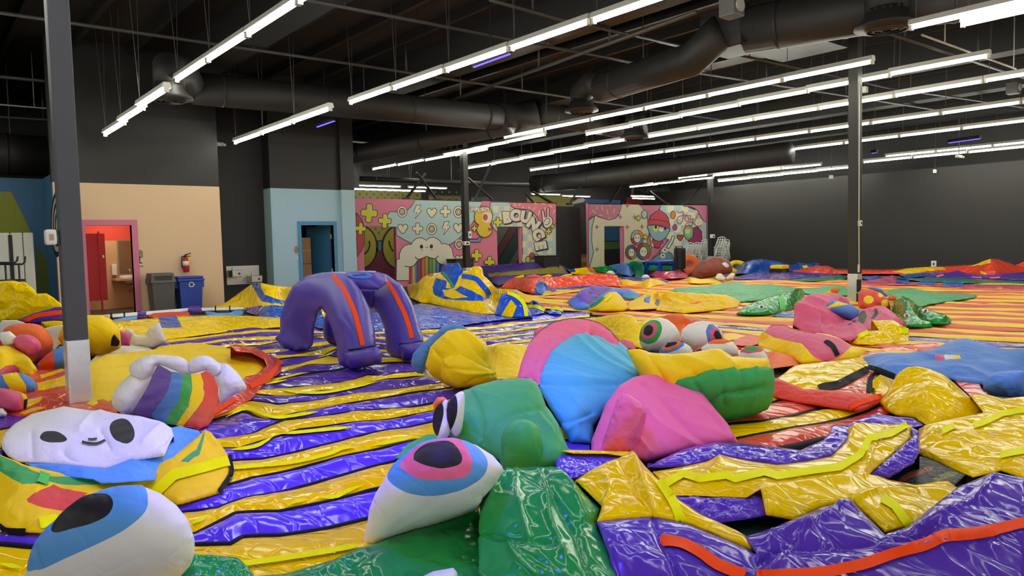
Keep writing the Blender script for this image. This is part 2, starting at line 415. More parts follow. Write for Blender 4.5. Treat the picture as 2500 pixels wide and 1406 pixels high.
def patch(parent, name, mat, poly, soft=True, lift=.007, n=120, bv=None, label=None):
    """a flat piece sewn on the surface of its thing"""
    bv = _bv(bv or parent); poly = catmull(poly, True, 4) if soft else poly
    sp = max(1.2, math.sqrt(area(poly)/n)); P, F, bd = triangulate([p[:2] for p in poly], [], sp)
    hs = [hit(bv, *p) for p in P]; ok = [h for h in hs if h]
    if not ok: return None
    dd = np.median([(h[0]-CAM)@FW for h in ok]); V = []
    for p, h in zip(P, hs):
        if h: nv = h[1] if h[1]@(CAM-h[0]) > 0 else -h[1]; V.append(h[0]+nv*lift)
        else:
            j = int(np.argmin([np.hypot(*(p-P[i])) if hs[i] else 1e9 for i in range(len(P))])); V.append(at_depth(*p, ((hs[j][0]-CAM)@FW)))
    V = np.array(V); a, b, c = P[F[:, 0]], P[F[:, 1]], P[F[:, 2]]
    cr = (b[:, 0]-a[:, 0])*(c[:, 1]-a[:, 1])-(b[:, 1]-a[:, 1])*(c[:, 0]-a[:, 0]); F = F.copy(); F[cr > 0] = F[cr > 0][:, ::-1]
    l = max(boundary_loops(F), key=len); n0 = len(V); nv = vnormals(V, F); V2 = np.vstack([V, V[l]-nv[l]*(lift+.006)]); L = len(l)
    ex = [(l[(i+1) % L], l[i], n0+i, n0+(i+1) % L) for i in range(L)]
    o = mk(name, V2, [tuple(f) for f in F]+ex, mat, parent)
    if label: o['label'] = label
    return o
m1, m2, m3, m4 = Z(860,450,6.389), Z(1130,470,7.032), Z(1520,490,7.4), Z(640,440,5.858)
YP, YA, YB, YM, XR, XL = 19.48, 20.9, 20.38, 23.55, 32.6, 2.72   # restroom wall, alcove, blue wall, mural wall, right wall, left return
YL, YF, ZC = 21.0, 28.2, 6.3
X_ = lambda x, y, Y: float(atY(x, y, Y)[0]); Z_ = lambda x, y, Y: float(atY(x, y, Y)[2])
P_BLK = paint_m('wall_black', '#201e1b', .55, 0, .05); P_DRK = paint_m('wall_dark', '#1c1b1a', .6, 0, .05); P_PEA = paint_m('wall_peach', '#dcbc97', .6, 0, .03)
P_BLU = paint_m('wall_pale_blue', '#a3c2c6', .6, 0, .03); P_CEI = paint_m('ceiling_deck', '#241c17', .85, 0, .25, .3, 1.2); P_BEAM = paint_m('dark_steel', '#1d1c1b', .55, 0, .12)
P_FLO = paint_m('floor_concrete', '#4a443f', .7, 0, .2, .2, 3); P_DUCT = paint_m('duct_black', '#292725', .6, .1, .12, .1, 5); P_PIPE = paint_m('pipe_grey', '#4b4946', .45, .3, .1)
P_WHI = paint_m('white_enamel', '#e9e8e2', .4, 0, .03); P_LIT = paint_m('fixture_white', '#c9c7bd', .45, 0, .03); P_CON = paint_m('conduit_pale', '#b9b3a6', .5)
P_GAL = paint_m('galvanised_steel', '#e6eaee', .25, .6, .12, .15, 14); P_COLB = paint_m('column_slate', '#44454f', .5, 0, .05)
P_PNKF = paint_m('door_frame_pink', '#c9728f', .5); P_TEAF = paint_m('door_frame_teal', '#3f87a3', .5); P_GREY = paint_m('grey_plastic', '#4d4c49', .5); P_BINB = paint_m('bin_blue', '#1f3f9b', .45)
P_CARD = paint_m('cardboard', '#b78a5c', .8); P_STN = paint_m('stainless', '#b9b8ae', .35, .8, .15, .1, 8); P_BLK = P_BLK; P_TILE = paint_m('bath_red', '#c8202a', .5); P_SALM = paint_m('bath_salmon', '#e8503c', .6)
P_TAN = paint_m('bath_tan', '#d3ab7c', .6); P_PANEL = paint_m('padded_white', '#c9c9c0', .6, 0, .08, .3, 6)
def struct(o): o['kind'] = 'structure'; return o
def wallbox(name, mat, lst): return struct(boxes(name, mat, lst))
floor = wallbox('floor', P_FLO, [((-16, -8, -.2), (37, 40, 0))])
ceiling = wallbox('ceiling', P_CEI, [((-16, -8, ZC), (37, 40, ZC+.2))])
for x in list(np.arange(-13.4, 36, 4.77)):
    boxes('beam', P_BEAM, [((x-.3, -8, ZC-.75), (x+.3, 40, ZC))], ceiling)
for x in np.arange(-14.6, 36, 1.19):
    if min(abs(x-b) for b in np.arange(-13.4, 36, 4.77)) > .4: boxes('joist', P_BEAM, [((x-.05, -8, ZC-.2), (x+.05, 40, ZC))], ceiling)
# --- walls on the left and the restroom wall
dx0, dx1 = X_(210, 600, YP), X_(323, 600, YP); dzt = 2.11
wb = wallbox('wall_back', P_PEA, [((XL, YP, 0), (dx0, YP+.14, 3.08)), ((dx1, YP, 0), (6.36, YP+.14, 3.08)), ((dx0, YP, dzt), (dx1, YP+.14, 3.08))])
boxes('upper_wall', P_BLK, [((XL-.02, YP+.003, 3.08), (6.36, YP+.14, ZC))], wb)
boxes('alcove_wall', P_DRK, [((6.36-.14, YP+.14, 0), (6.36, YA, ZC)), ((6.3, YA, 0), (8.1, YA+.14, ZC))], wb)
ex0, ex1 = X_(737, 620, YB), X_(816, 620, YB)
xq = X_(829, 480, YB)
wbl = wallbox('wall_middle', P_BLU, [((8.04, YB, 0), (ex0, YB+.16, 3.16)), ((ex1, YB, 0), (10.55, YB+.16, 3.16)), ((ex0, YB, 2.13), (ex1, YB+.16, 3.16)), ((8.04, YB+.16, 0), (8.2, YA, 3.16)), ((10.39, YB+.16, 0), (10.55, YM, 3.16)), ((xq, YB-.12, 0), (10.55, YB, 3.16))])
boxes('upper_wall', P_BLK, [((8.04, YB+.003, 3.16), (10.55, YB+.16, ZC)), ((xq, YB-.12, 3.16), (10.55, YB, ZC)), ((8.04, YB+.16, 3.16), (8.2, YA, ZC)), ((10.39, YB+.16, 3.16), (10.55, YM, ZC))], wbl)
wl = wallbox('wall_left', paint_m('mural_blue', '#3f6f92', .6), [((-9, YL, 0), (XL, YL+.14, 3.27)), ((XL, YP+.14, 0), (XL+.12, YL+.14, 3.27))])
wr = wallbox('wall_right', P_BLK, [((XR, -8, 0), (XR+.15, 40, 4.12))])
boxes('upper_wall', P_DRK, [((XR+1.2, -8, 3.9), (XR+1.35, 40, ZC))], wr)
wf = wallbox('wall_far', P_DRK, [((-9, YF, 0), (37, YF+.15, ZC))])
d3, d4, d5 = (X_(888, 600, YM), X_(967, 600, YM)), (X_(1214, 600, YM), X_(1271, 600, YM)), (X_(1475, 600, YM), X_(1519, 600, YM))
xg0, xg1 = X_(1357, 560, YM), X_(1437, 560, YM); mt = 3.16
def holes(x0, x1, hs, zt):
    L = []; x = x0
    for a, b, z in hs:
        L += [((x, YM, 0), (a, YM+.14, zt)), ((a, YM, z), (b, YM+.14, zt))]; x = b
    return L+[((x, YM, 0), (x1, YM+.14, zt))]
P_MUR = paint_m('mural_pink', '#d0748e', .6, 0, .03)
wm = wallbox('wall_mural', P_MUR, holes(10.55, xg0, [(*d3, 2.2), (*d4, 2.17)], mt)+holes(xg1, XR, [(*d5, 2.14)], mt))
wg = wallbox('wall_passage', P_DRK, [((xg0, YM+.5, 0), (xg1, YM+.64, 3.05))])
# --- flat paint: thin coats on a wall plane, traced where they are
def stroke_poly(line, wpx, closed=False):
    q = np.array([p[:2] for p in line]); t = np.gradient(q, axis=0); t /= np.linalg.norm(t, axis=1)[:, None]+1e-9; n = np.c_[-t[:, 1], t[:, 0]]*wpx/2
    return [tuple(p) for p in q+n]+[tuple(p) for p in (q-n)[::-1]]
def plane_pts(pl, q):
    k, v = pl; q = np.asarray(q)[:, :2]; return (atY if k == 'Y' else atX)(q[:, 0], q[:, 1], v)
class Coat:
    """paint shapes on one wall; each call one coat 2 mm further out"""
    def __init__(s, wall, ax, v, n): s.w, s.ax, s.v, s.n, s.k = wall, ax, v, n, 1
    def fill(s, polys, off):
        V = []; F = []
        for p in polys:
            p = np.asarray(p)[:, :2]; sc = 40
            vv, e, f, *_ = delaunay_2d_cdt([Vector(a*sc) for a in p], [], [list(range(len(p)))], 1, 1e-3)
            v = np.array([a[:] for a in vv])/sc; W = plane_pts((s.ax, s.v+s.n*off), v); n = len(V); V += W.tolist()
            for t in f:
                a, b, c = W[t[0]], W[t[1]], W[t[2]]; nn = np.cross(b-a, c-a); ii = 1 if s.ax == 'Y' else 0
                F.append([k+n for k in (t if nn[ii]*s.n > 0 else t[::-1])])
        return V, F
    def shape(s, name, mat, *polys, soft=False, line=None, lw=1.7, inner=()):
        s.k += 1; o = .003+.0003*s.k; ps = [catmull(p, True, 5) if soft else p for p in polys]
        V, F = s.fill(ps, o); mats = [mat]; idx = [0]*len(F)
        subs = list(inner)
        if line is not None:
            ls = []
            for p in ps: q = list(p)+[p[0], p[1]]; ls.append(q)
            for l in ls:
                a = np.array([c[:2] for c in l]); v, f = [], []
                t = np.gradient(a, axis=0); t /= np.linalg.norm(t, axis=1)[:, None]+1e-9; n = np.c_[-t[:, 1], t[:, 0]]*lw/2
                W = plane_pts((s.ax, s.v+s.n*(o+.00012)), np.vstack([a+n, a-n])); m = len(a); b = len(V); V = list(V)+W.tolist()
                for i in range(m-1): F.append([b+i, b+i+1, b+m+i+1, b+m+i]); idx.append(1)
            mats.append(line)
        for i_, (mt2, p) in enumerate(subs):
            v, f = s.fill([p], o+.00016+.00004*i_); b = len(V); V = list(V)+list(v); F += [[k+b for k in t] for t in f]; mats.append(mt2); idx += [len(mats)-1]*len(f)
        ob = mk(name, V, F, mats[0], s.w, False)
        for m_ in mats[1:]: ob.data.materials.append(m_)
        ob.data.polygons.foreach_set('material_index', idx); return ob
    def line(s, name, mat, pts, lw=1.7, soft=True):
        q = catmull(pts, False, 5) if soft and len(pts) > 2 else pts
        a = np.array([c[:2] for c in q]); t = np.gradient(a, axis=0); t /= np.linalg.norm(t, axis=1)[:, None]+1e-9; n = np.c_[-t[:, 1], t[:, 0]]*lw/2
        s.k += 1; W = plane_pts((s.ax, s.v+s.n*(.003+.0003*s.k)), np.vstack([a+n, a-n])); m = len(a)
        return mk(name, W, [[i, i+1, m+i+1, m+i] for i in range(m-1)], mat, s.w, False)
def ell(c, rx, ry, n=20, rot=0):
    return [(c[0]+rx*math.cos(t)*math.cos(rot)-ry*math.sin(t)*math.sin(rot), c[1]+rx*math.cos(t)*math.sin(rot)+ry*math.sin(t)*math.cos(rot)) for t in np.arange(n)*2*math.pi/n]
def plus(c, r, tilt=0.):
    a = .38; base = [(-a,-a),(-a,-.8),(-.2,-1),(.2,-1),(a,-.8),(a,-a),(.8,-a),(1,-.2),(1,.2),(.8,a),(a,a),(a,.8),(.2,1),(-.2,1),(-a,.8),(-a,a),(-.8,a),(-1,.2),(-1,-.2),(-.8,-a)]
    ct, st = math.cos(tilt), math.sin(tilt)
    return [(c[0]+r*(x*ct-y*st), c[1]+r*1.12*(x*st+y*ct)) for x, y in base]
def heart(c, r): return [(c[0]+r*x, c[1]+r*y) for x, y in [(0,-.45),(.2,-.75),(.55,-.85),(.9,-.6),(.95,-.2),(.75,.2),(0,1),(-.75,.2),(-.95,-.2),(-.9,-.6),(-.55,-.85),(-.2,-.75)]]
def bolt(c, r): return [(c[0]+r*x, c[1]+r*y) for x, y in [(-.2,-1),(.5,-1),(.2,-.35),(.65,-.3),(-.35,1),(-.1,.05),(-.6,.05)]]
def pc(n, h): return paint_m('coat_'+n, h, .6, 0, .02)
K_LINE, K_CREAM, K_YEL, K_SKY, K_WHT = pc('line', '#3a2a2c'), pc('cream', '#d6ceac'), pc('yellow', '#ccc92e'), pc('sky', '#a9c3c4'), pc('white', '#d9d3bf')
K_PNK, K_RED, K_BLK, K_ROSE, K_MUST = pc('pink', '#cf758d'), pc('red', '#b23a4a'), pc('black', '#141414'), pc('rose', '#b0355c'), pc('mustard', '#8a8222')
cm = Coat(wm, 'Y', YM, -1)
cm.shape('painted_sky', K_SKY, m1('985,240 1760,255 1760,760 1700,810 1640,870 1520,940 1300,960 920,920 800,860 690,790 690,665 560,665 545,480 590,425 690,430 860,405 930,330'), line=K_LINE)
cm.shape('painted_rose_ball', K_RED, m1('58,440 110,490 160,570 190,690 190,900 150,1030 80,1130'), line=K_LINE)
for c, r in ((m1('262,448')[0], 20), (m1('508,570')[0], 15.5), (m1('130,690')[0], 13)): cm.shape('painted_plus', K_YEL, plus(c, r, .06), soft=True, line=K_LINE, inner=[(K_CREAM, ell((c[0]+r*.25, c[1]-r*.45), r*.1, r*.3))])
def target(c, r): cm.shape('painted_target', K_CREAM, ell(c, r*.92, r*1.08), line=K_LINE, lw=1.4, inner=[(K_LINE, ell(c, r*.6, r*.7)), ]); cm.shape('painted_target_ring', K_CREAM, ell(c, r*.48, r*.56), line=K_LINE, lw=1.2, inner=[(K_LINE, ell(c, r*.3, r*.36))]); cm.shape('painted_target_core', K_CREAM, ell(c, r*.2, r*.25))
for t, kinds in (('778,425 1020,430 1240,440 1452,425 1655,432', 'tbhpt'), ('788,690 1020,690 1240,695 1462,685 1658,680', 'hptbh')):
    for c, k in zip(m1(t), kinds):
        if k == 't': target(c, 13)
        else: cm.shape({'b': 'painted_bolt', 'h': 'painted_heart', 'p': 'painted_plus'}[k], K_CREAM, {'b': bolt(c, 16.5), 'h': heart(c, 12.6), 'p': plus(c, 12.4)}[k], soft=k != 'b', line=K_LINE, lw=1.5)
target(m1('1668,935')[0], 12)
cm.shape('painted_cloud', K_WHT, m1('690,1170 735,1165 735,1090 760,1020 810,960 870,938 920,940 945,890 1000,845 1060,830 1110,845 1155,875 1200,835 1260,822 1330,850 1375,890 1390,930 1440,920 1510,945 1560,1010 1578,1130 1620,1140 1640,1500 690,1500'), line=K_LINE)
for c in m1('1080,972 1234,968'): cm.shape('painted_eye', K_BLK, ell(c, 4, 5)); cm.shape('painted_cheek', pc('blush', '#b9a9a2'), ell((c[0]+.5, c[1]+8.5), 4.5, 1.6))
cm.line('painted_smile', K_BLK, m1('1143,975 1160,988 1185,975'), 1.2)
rb = ['#8f2b38', '#c04a4a', '#c8b440', '#5d7fae', '#3c4f86', '#a0304f', '#7e2540', '#b57a34', '#97602c', '#b99a38', '#3f6a3a', '#6f8f3c', '#4f7f4a', '#8fae52', '#39628f', '#6f8fb8', '#2f3f7a', '#6a3470', '#451f3f']
xs = np.linspace(885, 1440, 20)
tops = np.interp(xs, [885, 960, 1040, 1160, 1300, 1350, 1440], [1290, 1270, 1165, 1118, 1160, 1220, 1270])
for i, h in enumerate(rb): cm.shape('painted_stripe', pc('rain%d' % i, h), m1(' '.join('%f,%f' % p for p in ((xs[i], tops[i]), (xs[i+1], tops[i+1]), (xs[i+1], 1560), (xs[i], 1560)))))
for t in ('980,1130 1020,1165 1080,1165 1163,1118', '1163,1118 1220,1155 1290,1155 1345,1118', '818,1270 880,1288 960,1265 1030,1175', '1300,1160 1345,1225 1430,1262'): cm.line('painted_cloud_edge', K_LINE, m1(t), 2)
cm.shape('painted_heart', K_CREAM, heart(m1('1675,1160')[0], 10), soft=True, line=K_LINE)
# middle of the mural
cm.shape('painted_sky', K_SKY, m2('60,150 330,155 290,260 200,470 60,660'), line=K_LINE)
cm.shape('painted_sky', pc('sky2', '#a9c0bf'), m2('480,160 800,165 830,230 900,280 1020,290 1150,300 1250,370 1330,500 1390,600 1450,640 1530,620 1600,520 1606,1230 1028,1230 1020,590 588,590 590,680 530,620 490,520 500,400 460,290'), line=K_LINE)
def checks(q, x0, y0, nx, ny, w, h, shear=0):
    for j in range(ny):
        for i in range(nx):
            if (i+j) % 2 == 0:
                a, b = x0+i*w, y0+j*h
                cm.shape('painted_check', K_CREAM, q('%f,%f %f,%f %f,%f %f,%f' % (a, b, a+w, b, a+w, b+h, a, b+h)))
checks(m2, 520, 230, 4, 3, 92, 116); checks(m2, 1022, 600, 6, 5, 86, 116); checks(m2, 760, 470, 3, 1, 86, 110)
cm.shape('painted_icing', K_PNK, m2('795,165 1600,185 1600,520 1530,620 1450,640 1390,600 1310,480 1230,360 1150,300 1020,285 900,275 840,240'), line=K_LINE)
for t in ('880,180 912,245', '990,185 960,225', '1040,235 1030,280', '1130,235 1145,285', '1260,245 1200,295', '1320,300 1300,385', '1420,250 1405,300', '1480,215 1535,255', '1590,295 1550,355', '1350,190 1420,195', '1230,180 1275,200'): cm.line('painted_sprinkle', pc('sprinkle', '#dcc46a'), m2(t), 2.6)
for t, r in (('600,510', 10.5), ('200,615', 7), ('238,1080', 13), ('460,1195', 12.5), ('1472,665', 7), ('1542,580', 5.5)): cm.shape('painted_plus', K_YEL, plus(m2(t)[0], r), soft=True, line=K_LINE, lw=1.6)
cm.shape('painted_chick', pc('chick', '#cdb233'), m2('200,430 220,320 300,250 400,240 480,290 512,400 490,510 470,550 500,610 495,690 440,750 370,770 290,740 245,660 245,600 270,555 220,510'), soft=True, line=K_LINE, inner=[(K_WHT, ell(m2('415,425')[0], 12.5, 14)), (pc('eye_red', '#c2413a'), ell(m2('385,425')[0], 6, 8)), (K_RED, heart(m2('462,632')[0], 5))])
cm.shape('painted_ribbon', pc('ribbon', '#6a86ad'), m2('60,800 250,800 290,770 325,775 300,850 60,850'), line=K_LINE)
cm.shape('painted_ball', pc('lime', '#b6c03a'), ell(m2('1118,1150')[0], 6, 8), line=K_LINE); cm.shape('painted_ball', pc('lime', '#b6c03a'), ell(m2('1265,1110')[0], 6, 8), line=K_LINE); cm.shape('painted_ball', K_ROSE, ell(m2('1187,1090')[0], 6.2, 8), line=K_LINE)
cm.shape('painted_hand', K_WHT, m2('1350,310 1370,292 1385,305 1410,420 1440,430 1445,270 1468,258 1485,275 1480,410 1530,430 1548,500 1530,560 1460,610 1400,600 1370,500'), line=K_LINE, lw=2); cm.line('painted_thumb', K_LINE, m2('1390,510 1430,450 1480,450 1490,500 1460,545 1410,555'), 1.5)
def letters(coat, text, q, places, mat, line, size, off=.06, lw=.05, shadow=None, name='painted_letter'):
    for ch, (x, y, rot) in zip(text, places):
        pol = []
        for o, dx, dy in ((off+lw, shadow or 0, shadow or 0), (off+lw, 0, 0), (off, 0, 0)):
            cu = bpy.data.curves.new('t', 'FONT'); cu.body = ch; cu.size = 1; cu.offset = o; cu.align_x = 'CENTER'; cu.resolution_u = 4
            ob = bpy.data.objects.new('t', cu); COL.objects.link(ob); bpy.context.view_layer.update()
            me = ob.evaluated_get(bpy.context.evaluated_depsgraph_get()).to_mesh()
            v = np.array([a.co[:2] for a in me.vertices]); f = [tuple(p.vertices) for p in me.polygons]
            ob.to_mesh_clear(); bpy.data.objects.remove(ob); bpy.data.curves.remove(cu)
            c, s_ = math.cos(rot), math.sin(rot); cx, cy = q('%f,%f' % (x, y))[0]; u = (v-[0, .36])*size
            pol.append((np.c_[cx+u[:, 0]*c+u[:, 1]*s_+dx, cy+u[:, 0]*s_-u[:, 1]*c+dy], f))
        coat.k += 1; V = []; F = []; mi = []
        for k, (p, f) in enumerate(pol):
            if k == 0 and not shadow: continue
            W = plane_pts((coat.ax, coat.v+coat.n*(.003+.0003*coat.k+.00009*k)), p); n = len(V); V += W.tolist()
            F += [[i+n for i in t] for t in f]; mi += [0 if k == 2 else 1]*len(f)
        o = mk(name, V, F, mat, coat.w, False); o.data.materials.append(line); o.data.polygons.foreach_set('material_index', mi)
letters(cm, 'BOUNCE', m2, [(757,420,-.12),(915,385,.02),(1080,415,.22),(1215,540,.62),(1300,715,1.05),(1340,905,1.38)], K_WHT, K_LINE, 34, .085, .04, 2.2)
letters(cm, 'UMPLING', m2, [(122,285,0),(178,287,.02),(232,287,.02),(280,290,.02),(318,290,.02),(360,291,.02),(415,292,.02)], K_WHT, K_LINE, 13, .08, .05)
# right half of the mural
cm.shape('painted_cream', pc('cream2', '#cfc6a4'), zS('198,470 290,470 245,620 240,800 265,950 220,1140 205,1200 408,1200 408,604 668,604 668,1200 1060,1200 1060,330 850,325 645,320 600,470 470,525 330,490 270,455')); 
cm.shape('painted_sky', pc('sky3', '#9fb4b4'), zS('198,530 280,470 245,620 240,800 265,950 215,1140 200,1140'), line=K_LINE)
cm.shape('painted_icing', pc('icing2', '#b86e84'), zS('198,310 645,318 600,440 560,500 470,525 390,500 330,480 270,452 230,470 198,530'), line=K_LINE)
for t in ('320,340 305,385', '372,340 385,400', '250,390 290,440', '440,385 455,450', '545,375 525,440', '345,462 380,462', '490,490 460,515', '480,330 495,345', '585,420 605,435'): cm.line('painted_sprinkle', pc('sprinkle', '#dcc46a'), zS(t), 2)
def spark(c, r): return [(c[0], c[1]-r), (c[0]+r*.25, c[1]-r*.25), (c[0]+r*.8, c[1]), (c[0]+r*.25, c[1]+r*.25), (c[0], c[1]+r), (c[0]-r*.25, c[1]+r*.25), (c[0]-r*.8, c[1]), (c[0]-r*.25, c[1]-r*.25)]
for t in ('310,617', '620,485', '808,485', '710,617', '905,612', '312,912', '712,335'): cm.shape('painted_sparkle', pc('sparkle', '#a9626c'), spark(zS(t)[0], 7.5))
cm.shape('painted_drip', pc('icing2', '#b86e84'), zS('870,325 1160,325 1120,400 1000,560 1000,700 960,850 1150,920 1010,1060 960,1000 1030,900 985,560 960,420'), line=K_LINE)
cm.shape('painted_sky', pc('sky3', '#9fb4b4'), zS('1160,325 1440,325 1640,405 1700,520 1760,560 1760,1200 1100,1200 1150,920 1250,800 1270,640 1230,470 1130,400'), line=K_LINE)
for j in range(9):
    for i in range(5):
        if (i+j) % 2 == 0: a, b = 1230+i*95, 335+j*88; cm.shape('painted_check', pc('cream2', '#cfc6a4'), zS('%d,%d %d,%d %d,%d %d,%d' % (a, b, a+95, b, a+95, b+88, a, b+88)))
cm.shape('painted_icing', pc('icing2', '#b86e84'), zS('1440,325 1760,325 1760,550 1710,530 1660,450 1640,400 1560,350 1460,345'), line=K_LINE)
cm.shape('painted_creature', pc('creature', '#7ea0a8'), m3('470,440 830,490 835,560 800,640 740,700 660,735 580,710 510,630 475,540'), soft=True, line=K_LINE, inner=[(K_YEL, ell(m3('598,495')[0], 6, 9)), (K_BLK, ell(m3('600,470')[0], 3, 5)), (K_BLK, ell(m3('770,495')[0], 3, 5)), (K_WHT, m3('655,500 730,500 735,545 700,560 665,550'))])
cm.shape('painted_hat', K_RED, m3('480,345 510,270 590,200 640,180 665,160 690,180 780,240 830,320 838,395 855,420 848,510 700,450 560,430 460,450 455,380'), line=K_LINE); cm.line('painted_hat_band', K_LINE, m3('480,345 600,345 720,360 838,395'), 1.6)
cm.shape('painted_body', K_RED, m3('540,700 590,715 660,735 730,725 730,760 690,775 680,850 575,840 565,770 530,750'), line=K_LINE)
for c, rr, cols in (('265,670', 17, ('#8fa8a6', '#c98a2e', '#5b7db4', '#a83a30')), ('160,930', 16, ('#2f6a58', '#6a3a72', '#8a9a3c', '#a03038')), ('378,915', 19, ('#a83028', '#5c8a34', '#b0502c', '#3a5a9a'))):
    c = m3(c)[0]; cm.shape('painted_ring', pc(cols[3][1:], cols[3]), ell(c, rr*.9, rr*1.1, 28), line=K_LINE, inner=[(pc(cols[k][1:], cols[k]), [c]+[(c[0]+rr*.88*math.cos(a), c[1]+rr*1.08*math.sin(a)) for a in np.linspace(*s, 8)]) for k, s in enumerate(((math.pi, 1.5*math.pi), (1.5*math.pi, 2*math.pi), (0, .5*math.pi)))])
    cm.shape('painted_ring_face', K_WHT, ell((c[0], c[1]+1), rr*.5, rr*.66), line=K_LINE, lw=1.4, inner=[(K_BLK, ell((c[0]-rr*.2, c[1]), 1.2, 1.8, 8)), (K_BLK, ell((c[0]+rr*.2, c[1]), 1.2, 1.8, 8))])
for t, rx, ry, col in (('395,245', 7, 10, '#9fb8b8'), ('912,255', 6, 9.5, '#c07426'), ('945,482', 5, 7.5, '#a83f66')): cm.shape('painted_egg', pc('egg'+col[1:], col), ell(m3(t)[0], rx, ry), line=K_LINE, lw=1.5)
for t in ('288,312', '412,655'): cm.shape('painted_plus', K_YEL, plus(m3(t)[0], 6), soft=True, line=K_LINE, lw=1.3)
cm.shape('painted_balloon', pc('balloon', '#6f9a78'), ell(m3('1195,575')[0], 12.5, 18), line=K_LINE, inner=[(pc('bal2', '#7fa39c'), ell(m3('1185,560')[0], 9, 13)), (K_YEL, ell(m3('1175,540')[0], 6, 7.5))])
cm.shape('painted_rose_ball', pc('plum', '#8d3060'), m3('1290,480 1360,470 1430,560 1440,760 1200,780 1180,720 1270,660'), line=K_LINE)
cm.shape('painted_berry', pc('berry', '#a34a34'), heart(m3('1040,665')[0], 8), soft=True, line=K_LINE)
cm.shape('painted_fish', pc('fish', '#5f8a9c'), m3('540,1060 640,980 740,930 830,925 890,970 925,1060 920,1120 540,1120'), soft=True, line=K_LINE, inner=[(K_WHT, ell(m3('728,995')[0], 6.3, 6.3)), (K_WHT, ell(m3('763,900')[0], 6.5, 5.5)), (K_BLK, ell(m3('730,990')[0], 2.4, 1.8)), (K_BLK, ell(m3('765,890')[0], 2.4, 1.8))])
cm.shape('painted_bubbles', K_WHT, m3('800,830 880,700 885,650 905,635 930,650 925,700 850,850 820,855'), soft=True, line=K_LINE)
for t in ('985,185 1010,215 1045,215 1085,190 1100,250 1090,330 1060,400 1010,410 980,370 1000,300 1070,270 1140,260 1170,265', '1170,265 1130,290 1130,350 1165,370 1195,340 1180,280 1150,275', '1190,265 1230,275 1215,330 1235,340 1275,320 1265,400 1230,480 1160,505 1125,460 1180,395 1260,390 1330,450 1400,460 1430,430', '1385,195 1350,270 1310,350', '1303,378 1300,386'):
    cm.line('painted_word_stroke', pc('joy', '#b0606a'), m3(t), 2.4)
# --- what is seen over and through the mural wall
cf = Coat(wf, 'Y', YF, -1)
cf.shape('painted_dots_ground', pc('olive', '#837a25'), m1('-40,80 1075,95 1075,300 700,660 700,1000 100,1000 -40,500')); cf.shape('painted_dots_ground', pc('olive', '#837a25'), m1('1195,175 1800,180 1800,300 1195,300'))
for j, (y0, sl) in enumerate(((95, .02), (150, .022), (205, .024))):
    for i in range(15):
        c = m1('%f,%f' % (60+i*112+(56 if j % 2 else 0), y0+(i*112)*sl))[0]
        if not (1075 < 60+i*112+(56 if j % 2 else 0) < 1200): cf.shape('painted_dot', pc('dot', '#4c5d63'), ell(c, 3.2, 3.6, 12))
for t in ('362,692', '470,692', '416,752'): cf.shape('painted_dot', pc('dot', '#4c5d63'), ell(m1(t)[0], 3.2, 3.6, 12))
cf.shape('painted_maroon', pc('maroon', '#5e1730'), m1('150,1040 760,1040 760,1600 150,1600'))
cf.shape('painted_smile_ball', K_MUST, ell(m1('150,980')[0], 37, 51, 28), line=K_BLK, lw=4); cf.shape('painted_smile_ball', K_MUST, ell(m1('760,980')[0], 46, 55, 28), line=K_BLK, lw=5)
cf.line('painted_mouth', K_BLK, m1('265,880 270,960 240,1040 190,1090'), 4); cf.line('painted_mouth', K_BLK, m1('575,880 590,960 640,1050'), 4); cf.shape('painted_blue_bar', pc('bar', '#33708f'), m1('400,880 460,880 460,1035 400,1035'), line=K_BLK, lw=3)
for t, n_, h in (('560,560 690,590 800,590 590,960', 'grey', '#5c5a50'), ('800,590 960,580 590,1180 590,960', 'brick', '#5a2526'), ('960,580 1010,600 1010,830 760,1260 560,1260', 'forest', '#12382f'), ('1010,830 1010,1060 900,1260 760,1260', 'grey', '#5c5a50')): cf.shape('painted_diagonal', pc(n_, h), m2(t), line=K_BLK, lw=2)
cf.shape('painted_teal_band', pc('tealb', '#2f5a58'), m2('140,70 330,75 280,160 140,160')); cf.shape('painted_grey_band', pc('grey', '#5c5a50'), m2('330,75 470,75 500,165 280,165'))
cf.shape('painted_yellow_band', pc('yband', '#8f8628'), m2('1100,65 1900,60 1900,250 1100,250')); cf.shape('painted_ghost', pc('ghost', '#b9b4a4'), zS('-20,300 60,240 130,235 170,260 130,290 -20,320'))
cf.shape('painted_blue_band', pc('bband', '#2f5a8c'), zS('150,245 620,262 620,330 150,330')); cf.shape('painted_red_band', pc('rband', '#7e2424'), zS('700,230 1760,130 1900,130 1900,340 700,340'))
for t in ('1350,240 1370,320', '1480,200 1600,330', '1420,290 1600,320', '1590,200 1640,240', '1740,150 1700,280', '1610,290 1660,350'): cf.line('painted_sprinkle', pc('sprk2', '#a8903a'), zS(t), 4)
cf.shape('painted_room_blue', pc('rb', '#1d4a6c'), zS('380,600 660,600 660,800 380,800')); cf.shape('painted_room_green', pc('rg', '#37562c'), zS('380,815 660,810 660,900 380,920'))
# --- left mural and the ring target on its return
cl = Coat(wl, 'Y', YL, -1)
cl.shape('painted_green', pc('lime2', '#8a8f23'), zP('-300,170 95,170 185,345 275,535 -300,535')); cl.shape('painted_green', pc('lime3', '#5d6a1c'), zP('312,620 370,720 432,810 440,1200 330,1200'))
cr_ = Coat(wl, 'X', XL, -1)
for k, rr in enumerate((1., .84, .68, .52, .36, .2)): cr_.shape('painted_target', K_BLK if k % 2 == 0 else K_WHT, ell(zP('497,450')[0], 15*rr, 82*rr, 26))
